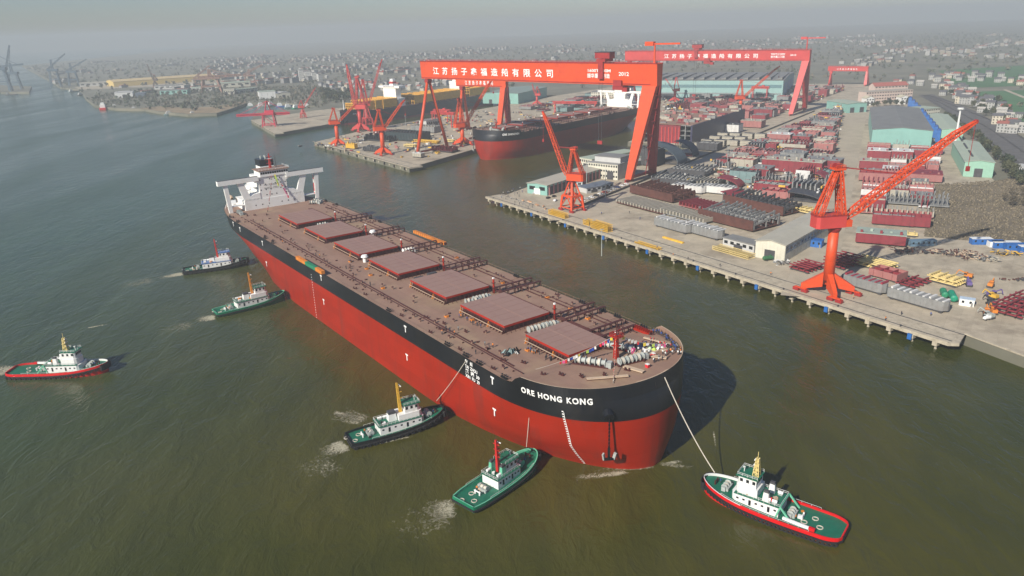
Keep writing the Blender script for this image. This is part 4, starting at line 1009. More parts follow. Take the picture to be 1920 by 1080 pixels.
make_tug('tugboat', 'green tug with tall red mast under the bow of the big ship', (868, 948), (1003, 853), 11.0, hull_green, rail_green, deck_green, M('mast_bright_red', (.5, .02, .02), .45), upper='twin', tyres=0)
make_tug('tugboat', 'large red tug with cream mast towing ahead of the bow', (1585, 1003), (1320, 903), 12.4, tug_red, tug_red, deck_green, mast_cream, mast='lattice', upper='asd', tyres=34, bow_rail_m=tug_white)

def rope(name, p, q, sag, r_, label):
    b = MB(); n = 14; pts = []
    for i in range(n + 1):
        k = i / n; o = Vector(p).lerp(Vector(q), k); o.z -= sag * 4 * k * (1 - k); pts.append(o)
    for a, c in zip(pts[:-1], pts[1:]): b.tube(a, c, r_, n=5, m=rope_m, caps=False)
    return tag(b.build(name), label, 'rope')
rope('tow_rope', at(818, 752, 4), on_ship(290, -32.9, 26.8), .6, .11, 'thin tow line from the yellow-masted tug up to the ship rail')
rope('tow_rope', at(987, 838, 4.5), on_ship(321.5, -29.6, 27.6), .3, .11, 'thin tow line from the red-masted tug up to the ship bow')
rope('tow_rope', at(1340, 886, 4.5), on_ship(344.9, 4.2, 29.2), 1.6, .15, 'white tow line from the bow down to the red tug ahead')

# ------------------------------------------------------------------ wakes and ripples
def foam_material():
    m, n, l, b = new_mat('white_water_foam')
    g = n.new('ShaderNodeNewGeometry'); mp = n.new('ShaderNodeMapping'); mp.inputs['Scale'].default_value = (1, 1, 1); l.new(g.outputs['Position'], mp.inputs[0])
    nz = n.new('ShaderNodeTexNoise'); nz.inputs['Scale'].default_value = .42; nz.inputs['Detail'].default_value = 8; nz.inputs['Roughness'].default_value = .72; nz.inputs['Distortion'].default_value = 2.4
    l.new(mp.outputs[0], nz.inputs[0])
    at_ = n.new('ShaderNodeVertexColor'); at_.layer_name = 'fade'
    sub = n.new('ShaderNodeMath'); sub.operation = 'MULTIPLY_ADD'; sub.inputs[1].default_value = .46; l.new(at_.outputs[0], sub.inputs[0]); l.new(nz.outputs[0], sub.inputs[2])
    rp = n.new('ShaderNodeValToRGB'); rp.color_ramp.elements[0].position = .74; rp.color_ramp.elements[1].position = 1.08; rp.color_ramp.elements[1].color = (.9,) * 3 + (1,)
    l.new(sub.outputs[0], rp.inputs[0]); l.new(rp.outputs[0], b.inputs['Alpha'])
    b.inputs['Base Color'].default_value = (.46, .43, .31, 1); b.inputs['Roughness'].default_value = .7
    return m
foam_m = foam_material()
def foam(P, Q, w0, w1, label, amt=1.0, name='wake_foam'):
    """low patch of froth on the water from P to Q; froth thins towards its rim"""
    P, Q = Vector(P), Vector(Q); d = (Q - P); nn = Vector((-d.y, d.x, 0)).normalized(); N, K = 14, 6; V = []; F = []; C = []
    for i in range(N + 1):
        k = i / N; c = P + d * k; w = w0 + (w1 - w0) * k
        for j in range(K + 1):
            t = j / K * 2 - 1; V.append(c + nn * (w * t / 2) + Vector((0, 0, .07))); C.append(max(0, 1 - t * t) ** .5 * min(1, k * 6) * (1 - k) ** .6 * amt)
    for i in range(N):
        for j in range(K): a = i * (K + 1) + j; F.append((a, a + 1, a + K + 2, a + K + 1))
    me = bpy.data.meshes.new(name); me.from_pydata([tuple(v) for v in V], [], F); me.materials.append(foam_m)
    ca = me.color_attributes.new('fade', 'FLOAT_COLOR', 'POINT')
    for i, c in enumerate(C): ca.data[i].color = (c, c, c, 1)
    return stuff(link(name, me), label, 'foam')
for (u0, v0), (u1, v1), a, c, am, lb in (((30, 697), (-50, 690), 11, 16, 1.2, 'white wake trailing behind the far left red tug'), ((350, 512), (285, 524), 9, 10, 1.3, 'white wake behind the black tug at the stern quarter'),
        ((408, 594), (360, 602), 10, 12, 1.4, 'white wake behind the orange-masted green tug'), ((655, 832), (590, 856), 10, 12, 1.3, 'white wake behind the yellow-masted tug'),
        ((690, 792), (615, 770), 8, 16, 1.1, 'churned water abreast of the yellow-masted tug'), ((862, 952), (770, 962), 11, 16, 1.15, 'churned water behind the red-masted green tug'),
        ((905, 950), (990, 900), 1.6, 1.2, 1.6, 'thin foam line along the red-masted tug side'), ((690, 836), (800, 812), 1.5, 1.5, 1.4, 'thin foam line along the yellow-masted tug side'),
        ((1235, 872), (1100, 884), 4, 5, 1.15, 'ripples of foam under the ship stem'), ((1230, 868), (1320, 880), 3, 4, 1.0, 'ripples of foam ahead of the ship stem'),
        ((60, 700), (150, 704), 1.5, 1.2, 1.3, 'thin foam line along the far left tug side'), ((1365, 935), (1470, 985), 1.5, 1.5, 1.3, 'thin foam line along the towing tug side')):
    foam(at(u0, v0, 0), at(u1, v1, 0), a, c, lb, am)

for (u0, v0), (u1, v1), a, c, am, lb in (((640, 858), (520, 905), 16, 30, .75, 'fading wake far behind the yellow-masted tug'), ((850, 960), (700, 1010), 18, 34, .72, 'fading wake far behind the red-masted green tug'), ((300, 522), (180, 548), 14, 26, .75, 'fading wake behind the black tug'), ((370, 602), (260, 640), 14, 26, .72, 'fading wake behind the orange-masted green tug'),
        ((1337, 805), (1344, 850), .8, 1.0, 1.1, 'curl of drifting foam right of the ship stem'), ((160, 616), (212, 606), 1.2, 2, 1.5, 'short line of foam above the far left tug'), ((620, 772), (690, 790), 3, 6, 1.3, 'ribs of foam beside the yellow-masted tug'), ((1190, 884), (1050, 900), 2.5, 6, 1.2, 'foam line sliding off the ship bow'), ((1240, 872), (1290, 862), 2, 3, 1.3, 'foam dashes at the far side of the stem')):
    foam(at(u0, v0, 0), at(u1, v1, 0), a, c, lb, am, 'drifting_foam')
# ------------------------------------------------------------------ gantry cranes over the docks
def goliath(name, label, pr, pl, z0, z1, spread_r, spread_l, col, dark, wleg=21.0, depth=9.0, text=None, trolleys=(.83,), top_jib=None, legs='plate', over=6.0):
    """pr, pl: ground points under the rigid and the hinged leg; girder between heights z0 and z1"""
    ax = (pl - pr); ax.z = 0; L = ax.length; ax.normalize(); nu = Vector((-ax.y, ax.x, 0))
    if nu.dot(EU) < 0: nu = -nu
    root = thing(name, label, 'gantry crane', (pr.x, pr.y, QZ), math.atan2(ax.y, ax.x))
    sgn = 1 if Vector((-ax.y, ax.x, 0)).dot(nu) > 0 else -1                 # local +y*sgn runs inland
    g0, g1 = z0 - QZ, z1 - QZ
    X = lambda x, u, z: (x, u * sgn, z)
    b = MB(); xr, xl = -wleg * .92, L + over
    prof = [(-depth / 2 + .8, g0), (depth / 2 - .8, g0), (depth / 2, g1), (-depth / 2, g1)]
    P = [X(xr, y, z) for y, z in prof] + [X(xl, y, z) for y, z in prof]
    b.add(P, [(0, 1, 2, 3), (7, 6, 5, 4), (0, 4, 5, 1), (1, 5, 6, 2), (2, 6, 7, 3), (3, 7, 4, 0)], col)
    gd = b.build('girder', parent=root)
    b = MB(); k = int(L / 9)
    for y in (-depth / 2, depth / 2):
        b.beam(X(xr, y * 1.02, g1 + .2), X(xl, y * 1.02, g1 + .2), 1.0, .5, dark)
        railing(b, [X(xr, y, g1 + .3), X(xl, y, g1 + .3)], 1.2, 6, .16, dark, 1)
    b.beam(X(xr + 6, -depth / 2 + .55, g0 + 1.2), X(xl, -depth / 2 + .55, g0 + 1.2), .7, .4, dark)
    b.build('girder_walkway', parent=gd)
    b = MB()
    for i in range(1, k): x = xr + (xl - xr) * i / k; b.add([X(x - .12, -depth / 2 + .02, g1 - .2), X(x + .12, -depth / 2 + .02, g1 - .2), X(x + .12, -depth / 2 + .72, g0 + .2), X(x - .12, -depth / 2 + .72, g0 + .2)], [(0, 1, 2, 3), (3, 2, 1, 0)], col)
    # rigid plate legs: an A seen along the girder, each wide under the girder and narrow at the rail
    for sg in (-1, 1):
        b = MB(); t0, t1 = 1.6, 1.6; yb, yt = sg * spread_r / 2, sg * depth * .27
        Pb = [X(-7.2, yb - 1.9, 2.4), X(-1.4, yb - 1.9, 2.4), X(-1.4, yb + 1.9, 2.4), X(-7.2, yb + 1.9, 2.4)]
        Pt = [X(-wleg * .90, yt - 2.1, g0 + .01), X(-wleg * .28, yt - 2.1, g0 + .01), X(-wleg * .28, yt + 2.1, g0 + .01), X(-wleg * .90, yt + 2.1, g0 + .01)]
        b.add(Pb + Pt, [(3, 2, 1, 0), (4, 5, 6, 7), (0, 1, 5, 4), (1, 2, 6, 5), (2, 3, 7, 6), (3, 0, 4, 7)], col if sg < 0 else dark); b.build('rigid_leg', parent=root)  # rear leg in the darker red: its shade is put into the colour
        # hinged slender legs
        b = MB(); yl = sg * spread_l / 2
        b.tube(X(L, yl, 2.4), X(L, sg * 1.2, g0 - 2.5), 1.75, 1.5, n=14, m=col); b.build('hinged_leg', parent=root, smooth=True)
        for x0, yy, nm in ((-4.3, yb, 'bogie'), (L, yl, 'bogie')):
            b = MB()
            for j in range(4): b.box(X(x0, yy + (j - 1.5) * 3.0, .8), (1.6, 2.3, 1.2), 0, dark); b.tube(X(x0 - .5, yy + (j - 1.5) * 3.0, .45), X(x0 + .5, yy + (j - 1.5) * 3.0, .45), .45, n=8, m=blk_dark)
            b.box(X(x0, yy, 1.9), (1.4, 12, 1.0), 0, dark); b.build(nm, parent=root)
    b = MB(); b.beam(X(-4.3, -spread_r / 2, 3.4), X(-4.3, spread_r / 2, 3.4), 2.6, 2.2, dark); b.build('sill_beam', parent=root)
    b = MB(); b.beam(X(L, -spread_l / 2, 3.2), X(L, spread_l / 2, 3.2), 2.0, 1.6, dark); b.build('sill_beam', parent=root)
    b = MB(); b.tube(X(L, -3, g0 - 2.4), X(L, 3, g0 - 2.4), 2.6, n=12, m=dark); b.box(X(L, 0, g0 - .9), (5, 5, 1.8), 0, dark); b.build('hinge', parent=root)
    b = MB()
    for i in range(14): f_ = i / 13; b.box(X(-8.5 - (wleg * .95 - 8.5) * f_, -2 + 4 * (i % 2), 6 + (g0 - 8) * f_), (.8, 3.4, .25), 0, dark)
    b.beam(X(-8.5, 0, 3), X(-wleg * .97, 0, g0), .5, m=dark); b.build('stair_tower', parent=root)
    for i, f in enumerate(trolleys):                        # upper trolley with machinery house, lower trolley slung below
        x = xr + (xl - xr) * (1 - f); b = MB()
        b.box(X(x, 0, g1 + 2.3), (9, depth + 3, 2.2), 0, dark); b.box(X(x, 0, g1 + 6.2), (15, 8, 5.0), 0, crane_dark); b.box(X(x, 0, g1 + 8.9), (16, 9, .4), 0, blk_dark)
        b.box(X(x, -depth / 2 - 1.2, (g0 + g1) / 2 + 3), (5, 1.6, (g1 - g0) * .8), 0, dark); b.build('upper_trolley', parent=root)
        b = MB()
        for dx in (-1.6, 1.6): b.beam(X(x + dx, -depth / 2 - 1.4, g0 + 2), X(x + dx, -depth / 2 - 1.4, g0 - 48), .22, m=blk_dark)
        b.box(X(x, -depth / 2 - 1.4, g0 - 49), (5, 1.2, 3), 0, dark); b.build('hoist_hook', parent=root)
        x2 = x - 17; b = MB(); b.box(X(x2, -1, g0 - 2.2), (10, depth, 3.6), 0, dark); b.box(X(x2, -depth / 2 - 1, g0 + 1.5), (8, 1.2, 5), 0, dark); b.box(X(x2 - 7, -depth / 2 + 1, g0 - 3.6), (5, 4, 3.4), 0, crane_dark); b.build('lower_trolley', parent=root)
    if top_jib is not None:
        b = MB(); x = top_jib; b.tube(X(x, 0, g1), X(x, 0, g1 + 14), .9, .7, n=8, m=col); b.box(X(x + 4.5, 0, g1 + 15.2), (8, 3.4, 3.2), 0, col); b.beam(X(x + 2, 0, g1 + 15), X(x - 23, 0, g1 + 15.2), 1.0, 1.3, col); b.build('service_jib', parent=root)
    if text:
        # lettering on the river face: reads from the hinged side to the rigid side
        yf = lambda z: -depth / 2 + .8 * (g1 - z) / (g1 - g0) - .12
        org = lambda x, z: X(x, yf(z), z)
        for (txt, x0, z, size, width) in text:
            def fn(x, y, x0=x0, z=z): return Vector(org(x0 - x, z + y))
            writing('lettering', txt, root, (0, 0, 0), (1, 0, 0), (0, 0, 1), size, bold=.018, width=width, fn=fn)
    return root
NM = '\u6c5f\u82cf\u626c\u5b50\u946b\u798f\u9020\u8239\u6709\u9650\u516c\u53f8'
def spaced(t): return '  '.join(t)
G1R, G1L = dk(121, 73), dk(151, -184)
goliath('gantry_crane', 'giant orange-red gantry crane spanning the dock basin, nearest and largest of all', G1R, G1L, 82.0, 99.5, 37, 44, crane_red, crane_dark, text=[(spaced(NM), 246, 87.3 - QZ, 7.6, 158), ('1600T/230M', 50, 92.2 - QZ, 3.4, 23.5), ('\u632f\u534e\u91cd\u5de5\u5236\u9020', 50, 87.6 - QZ, 4.0, 23.5), ('2012', 17.5, 89.6 - QZ, 4.2, 10)], trolleys=(.81,), top_jib=-14)
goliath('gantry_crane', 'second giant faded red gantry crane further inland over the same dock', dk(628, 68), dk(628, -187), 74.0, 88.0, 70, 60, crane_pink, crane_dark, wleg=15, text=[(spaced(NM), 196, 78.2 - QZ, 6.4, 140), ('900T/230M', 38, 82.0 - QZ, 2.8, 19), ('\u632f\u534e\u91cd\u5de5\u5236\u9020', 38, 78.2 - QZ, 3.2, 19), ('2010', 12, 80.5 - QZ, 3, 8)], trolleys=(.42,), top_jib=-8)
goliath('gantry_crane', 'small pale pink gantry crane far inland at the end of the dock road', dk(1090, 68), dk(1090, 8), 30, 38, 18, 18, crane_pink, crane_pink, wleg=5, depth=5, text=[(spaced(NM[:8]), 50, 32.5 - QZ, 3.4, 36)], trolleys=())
goliath('gantry_crane', 'red gantry crane mostly hidden behind the nearest girder, on the pier', dk(305, -203), dk(305, -262), 60.5, 73, 22, 20, crane_red, crane_dark, wleg=12, depth=7, text=[(spaced(NM[:8]), 52, 63 - QZ, 5.5, 44)], trolleys=(), over=8)

# ------------------------------------------------------------------ slewing jib cranes
def jib_crane(name, label, P, kind, zs, za, phi, rad, ztip, col=crane_red, dark=crane_dark, k=1.0, hook=25, rc=3.0, house_m=None):
    root = thing(name, label, 'jib crane', (P.x, P.y, QZ), R(phi)); zs -= QZ; za -= QZ; zt = ztip - QZ
    qa = math.atan2(qdir.y, qdir.x) - R(phi)                # portal stands square to the quay
    def rot(x, y): return (x * math.cos(qa) - y * math.sin(qa), x * math.sin(qa) + y * math.cos(qa))
    if kind == 'column':
        b = MB(); b.tube((0, 0, 6 * k), (0, 0, zs), rc * 1.02, rc * .92, n=24, m=col); b.build('column', parent=root, smooth=True)
        for sx in (-1, 1):
            for sy in (-1, 1):
                x, y = rot(sx * 8.2 * k, sy * 6.6 * k); b = MB()
                xi, yi = rot(sx * 1.6 * k, sy * 1.4 * k)
                d = Vector((x - xi, y - yi, 0)).normalized(); n_ = Vector((-d.y, d.x, 0)) * 1.15 * k
                i0, o0 = Vector((xi, yi, 0)), Vector((x, y, 0))
                Z = lambda v, z: Vector((v.x, v.y, z))
                V = [Z(i0 - n_, 3.0 * k), Z(o0 - n_ * .7, 1.4 * k), Z(o0 - n_ * .7, 3.6 * k), Z(i0 - n_, 9.0 * k), Z(i0 + n_, 3.0 * k), Z(o0 + n_ * .7, 1.4 * k), Z(o0 + n_ * .7, 3.6 * k), Z(i0 + n_, 9.0 * k)]
                b.add(V, [(0, 1, 2, 3), (7, 6, 5, 4), (0, 4, 5, 1), (1, 5, 6, 2), (2, 6, 7, 3), (3, 7, 4, 0)], col); b.build('leg', parent=root)
                b = MB(); rx, ry = rot(1, 0)
                for j in (-1, 1): b.box((x + rx * j * 2.0 * k, y + ry * j * 2.0 * k, .8 * k), (2.8 * k, 1.5 * k, 1.3 * k), qa, dark)
                b.box((x, y, 1.55 * k), (5.4 * k, 1.2 * k, .5 * k), qa, col); b.build('bogie', parent=root)
    else:
        b = MB(); C = [rot(sx * 6.4 * k, sy * 5.6 * k) for sx, sy in ((-1, -1), (1, -1), (1, 1), (-1, 1))]; zp = 11.0 * k
        for x, y in C:
            l_ = MB(); l_.taper((x, y, 1.6 * k), (x * .82, y * .82, zp), 1.2 * k, 1.2 * k, 1.7 * k, 1.7 * k, m=col); l_.build('leg', parent=root)
            l_ = MB(); l_.box((x, y, .8 * k), (4.2 * k, 1.4 * k, 1.5 * k), qa, dark); l_.build('bogie', parent=root)
        for (x, y), (x2, y2) in zip(C, C[1:] + C[:1]):
            b.beam((x * .8, y * .8, zp), (x2 * .8, y2 * .8, zp), 1.1 * k, 1.5 * k, col); b.beam((x * .97, y * .97, 2.6 * k), (x2 * .97, y2 * .97, 2.6 * k), .7 * k, m=col)
            b.beam((x * .95, y * .95, 3 * k), ((x + x2) * .41, (y + y2) * .41, zp - .5), .55 * k, m=col); b.beam((x2 * .95, y2 * .95, 3 * k), ((x + x2) * .41, (y + y2) * .41, zp - .5), .55 * k, m=col)
        b.build('portal_frame', parent=root)
        b = MB()
        for (x, y), (x2, y2) in zip(C, C[1:] + C[:1]):
            b.beam((x * .72, y * .72, zp), (x * .26, y * .26, zs - .5), .9 * k, m=col); b.beam(((x + x2) * .36, (y + y2) * .36, zp), (x * .3, y * .3, zs - 4 * k), .4 * k, m=col)
        b.tube((0, 0, zp), (0, 0, zs), 1.2 * k, n=12, m=col); b.build('tower_frame', parent=root)
    b = MB(); b.tube((0, 0, zs), (0, 0, zs + 1.0 * k), rc * 1.25, n=20, m=dark); b.tube((0, 0, zs - 1.4 * k), (0, 0, zs), rc * .95, rc * 1.3, n=20, m=dark); b.build('slewing_ring', parent=root)
    b = MB(); zh = zs + 1.0 * k
    poly = [(-9.6 * k, -2.4 * k), (-8.4 * k, -3.4 * k), (3.0 * k, -3.4 * k), (3.0 * k, 3.4 * k), (-8.4 * k, 3.4 * k), (-9.6 * k, 2.4 * k)]
    b.prism(poly, zh, zh + 5.0 * k, house_m or col); mh = b.build('machinery_house', parent=root)
    b = MB(); b.prism([(x * 1.03, y * 1.06) for x, y in poly], zh + 5.0 * k, zh + 5.25 * k, dark); railing(b, [(x * 1.0, y, zh + 5.2 * k) for x, y in poly] + [(poly[0][0], poly[0][1], zh + 5.2 * k)], 1.1 * k, 2.2 * k, .12 * k, col); b.build('house_roof', parent=mh)
    b = MB(); b.box((4.3 * k, -2.6 * k, zh + 1.6 * k), (2.4 * k, 2.0 * k, 2.8 * k), 0, col); b.box((5.52 * k, -2.6 * k, zh + 2.0 * k), (.06, 1.6 * k, 1.4 * k), 0, glass_dark); b.build('operator_cab', parent=root)
    # A-frame
    top = Vector((-1.4 * k, 0, za)); b = MB()
    for sy in (-1, 1):
        b.lattice((2.2 * k, sy * 2.4 * k, zh + 5.2 * k), (top.x + .8, sy * 1.4 * k, za), 1.3 * k, 1.3 * k, 1.0 * k, 1.0 * k, 6, .30 * k, col)
        b.lattice((-8.0 * k, sy * 2.4 * k, zh + 5.2 * k), (top.x - .8, sy * 1.3 * k, za - .6 * k), 1.1 * k, 1.1 * k, .8 * k, .8 * k, 7, .24 * k, col)
    for f in (.35, .7, 1.0):
        z = zh + 5.2 * k + (za - zh - 5.2 * k) * f; b.beam((2.2 * k + (top.x - 2.2 * k) * f, -2.0 * k, z), (2.2 * k + (top.x - 2.2 * k) * f, 2.0 * k, z), .45 * k, m=col)
    b.box((top.x, 0, za + .5 * k), (4.4 * k, 4.6 * k, .8 * k), 0, col)
    for sy in (-1, 1): b.tube((top.x - .8 * k, sy * 1.2 * k - .2, za + 1.5 * k), (top.x - .8 * k, sy * 1.2 * k + .2, za + 1.5 * k), 1.1 * k, n=12, m=dark)
    railing(b, [(top.x - 2 * k, -2.2 * k, za + .9 * k), (top.x + 2 * k, -2.2 * k, za + .9 * k), (top.x + 2 * k, 2.2 * k, za + .9 * k), (top.x - 2 * k, 2.2 * k, za + .9 * k)], 1.2 * k, 1.4 * k, .13 * k, col)
    b.build('a_frame', parent=root)
    # jib with drooped fly end
    p0 = Vector((4.2 * k, 0, zh + 3.2 * k)); tip = Vector((rad, 0, zt)); L = (tip - p0).length; n = max(6, int(L / (3.4 * k)))
    kn = p0.lerp(tip, .84) + Vector((0, 0, L * .018)); b = MB()
    b.lattice(p0, p0.lerp(kn, .12), 2.2 * k, 1.2 * k, 3.4 * k, 2.6 * k, 2, .34 * k, col)
    b.lattice(p0.lerp(kn, .12), kn, 3.4 * k, 2.6 * k, 2.2 * k, 1.9 * k, n, .34 * k, col); jb = b.build('jib', parent=root)
    b = MB(); b.lattice(kn, tip, 2.2 * k, 1.9 * k, .9 * k, .8 * k, max(3, n // 5), .32 * k, col); b.beam(kn, tip, .8 * k, 1.0 * k, col); b.tube(tip - Vector((0, .5 * k, 0)), tip + Vector((0, .5 * k, 0)), .9 * k, n=10, m=dark); b.build('jib_head', parent=jb)
    b = MB()
    for sy in (-1, 1):
        b.beam(top + Vector((0, sy * 1.0 * k, 1.2 * k)), p0.lerp(kn, .50) + Vector((0, sy * 1.2 * k, 1.0 * k)), .22 * k, m=dark); pass
        b.beam(top + Vector((0, sy * 1.2 * k, .6 * k)), (-8.6 * k, sy * 2.6 * k, zh + 5.2 * k), .18 * k, m=dark)
    b.build('luffing_ropes', parent=root)
    b = MB(); b.beam(tip, tip - Vector((0, 0, hook)), .16 * k, m=dark); b.box(tip - Vector((0, 0, hook)), (1.3 * k, 1.0 * k, 2.0 * k), 0, dark); b.build('hook_block', parent=root)
    return root
def crane_at(label, px, kind, v_slew, v_top, phi, tip_px, **kw):
    P = at(px[0], px[1], QZ); a = R(phi); nrm = Vector((-math.sin(a), math.cos(a), 0)); T = on_plane(tip_px[0], tip_px[1], P, nrm); e = T - P
    return jib_crane('jib_crane', label, P, kind, height_at(P, v_slew), height_at(P, v_top), phi, e.x * math.cos(a) + e.y * math.sin(a), T.z, **kw)
big = crane_at('tall orange crane on a round column at the near quay', (1550, 549), 'column', 428, 318, 8, (1830, 228), k=1.15, hook=22, rc=2.55, house_m=crane_pink)
writing('crane_emblem', '\u03a9', big, (-6.6, -3.66, height_at(at(1550, 549, QZ), 428) - QZ + 3.2), (1, 0, 0), (0, 0, 1), 2.2, width=2.4, bold=.02)
crane_at('orange crane on a lattice portal at the quay corner', (1073, 394), 'lattice', 340, 281, 150, (1018, 210), k=1.0, hook=20, rc=2.0)
crane_at('orange crane on a slim column at the outer corner of the pier', (634, 272), 'column', 234, 205, 20, (667, 196), k=.85, hook=12, rc=2.3)
crane_at('red crane on a column at the middle of the pier front with an A-frame', (719, 290), 'column', 246, 208, 20, (758, 188), k=.9, hook=15, rc=2.3)
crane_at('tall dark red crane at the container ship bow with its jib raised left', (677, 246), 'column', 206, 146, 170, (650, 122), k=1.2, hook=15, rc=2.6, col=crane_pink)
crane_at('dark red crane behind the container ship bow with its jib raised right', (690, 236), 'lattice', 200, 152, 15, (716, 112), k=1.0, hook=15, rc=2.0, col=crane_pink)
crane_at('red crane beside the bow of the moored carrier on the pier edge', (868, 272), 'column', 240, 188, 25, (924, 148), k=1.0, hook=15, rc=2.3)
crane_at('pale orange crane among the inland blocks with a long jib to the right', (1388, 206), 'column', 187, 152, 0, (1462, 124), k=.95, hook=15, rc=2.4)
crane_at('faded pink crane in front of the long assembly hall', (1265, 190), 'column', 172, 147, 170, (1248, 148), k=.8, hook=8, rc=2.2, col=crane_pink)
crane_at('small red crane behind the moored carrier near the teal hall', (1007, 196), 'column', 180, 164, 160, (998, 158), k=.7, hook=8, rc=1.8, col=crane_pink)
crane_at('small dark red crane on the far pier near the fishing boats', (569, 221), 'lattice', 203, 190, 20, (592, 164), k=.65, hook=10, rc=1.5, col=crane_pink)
crane_at('grey-brown crane with raised jib in front of the long yellow shed', (292, 163), 'lattice', 152, 142, 175, (276, 121), k=.9, hook=15, rc=1.6, col=M('old_crane_brown', (.10, .07, .06), .7))

# ship unloader at the far pier, and low travelling gantries on the middle pier
def unloader():
    P = at(506, 237, QZ); a = R(188)
    t = thing('ship_unloader', 'red ship unloader with a level boom standing on the far pier', 'crane', (P.x, P.y, QZ), a); c = M('unloader_red', (.50, .03, .06), .5, var=.12)
    for sx in (-1, 1):
        for sy in (-1, 1):
            b = MB(); b.beam((sx * 9, sy * 8, 0), (sx * 7, sy * 7, 17), 1.5, 1.5, c); b.build('leg', parent=t)
    b = MB()
    for s_ in (-1, 1): b.beam((s_ * 8, -8, 8), (s_ * 8, 8, 8), 1, m=c); b.beam((-9, s_ * 8, 3), (9, s_ * 8, 3), 1, m=c); b.beam((-8, s_ * 8, 3), (7, s_ * 7, 16), .7, m=c)
    b.build('portal_frame', parent=t)
    b = MB(); b.box((0, 0, 18.2), (17, 17, 2.2), 0, c); b.box((-2, 0, 21), (12, 8, 3.5), 0, c); b.build('machinery_deck', parent=t)
    b = MB(); b.lattice((-30, 0, 17.5), (44, 0, 17.5), 3, 2.6, 3, 2.6, 14, .6, c); b.beam((-30, 0, 17.5), (44, 0, 17.5), 2.0, 1.4, c); b.build('boom', parent=t)
    b = MB(); b.beam((-4, -3, 20), (0, 0, 36), 1.2, m=c); b.beam((4, 3, 20), (0, 0, 36), 1.2, m=c); b.build('mast_frame', parent=t)
    b = MB()
    for x in (40, 22, -28): b.beam((0, 0, 36), (x, 0, 18.5), .5, m=c)
    b.build('stay', parent=t)
unloader()
def small_gantry(px, L, h, ang, label):
    P = at(*px, QZ); t = thing('travelling_gantry', label, 'gantry', (P.x, P.y, QZ), ang); c = crane_pink
    for x in (-L / 2, L / 2):
        for y in (-4, 4): b = MB(); b.beam((x, y, 0), (x, y * .6, h), 1.0, m=c); b.build('leg', parent=t)
        b = MB(); b.beam((x, -4, 1.2), (x, 4, 1.2), 1.1, m=c); b.beam((x, -3.2, h * .5), (x, 3.2, h * .5), .7, m=c); b.build('sill_beam', parent=t)
    b = MB(); b.lattice((-L / 2 - 3, 0, h + 1.5), (L / 2 + 3, 0, h + 1.5), 4, 3, 4, 3, 8, .45, c); b.box((0, 0, h + 1.5), (L + 5, 2.2, 1.6), 0, c); b.build('beam', parent=t)
    b = MB(); b.box((L * .2, 0, h + 4), (4, 4, 2), 0, c); b.build('trolley', parent=t)
small_gantry((832, 238), 34, 17, -.62, 'low red travelling gantry on the pier behind the slender crane legs')
small_gantry((830, 228), 24, 14, -.62, 'second low red travelling gantry further back on the pier')
small_gantry((1424, 190), 22, 20, -.62, 'short red portal gantry between inland hull blocks')
small_gantry((1078, 212), 62, 14, -.35, 'long low red travelling gantry on the far side of the moored carrier')
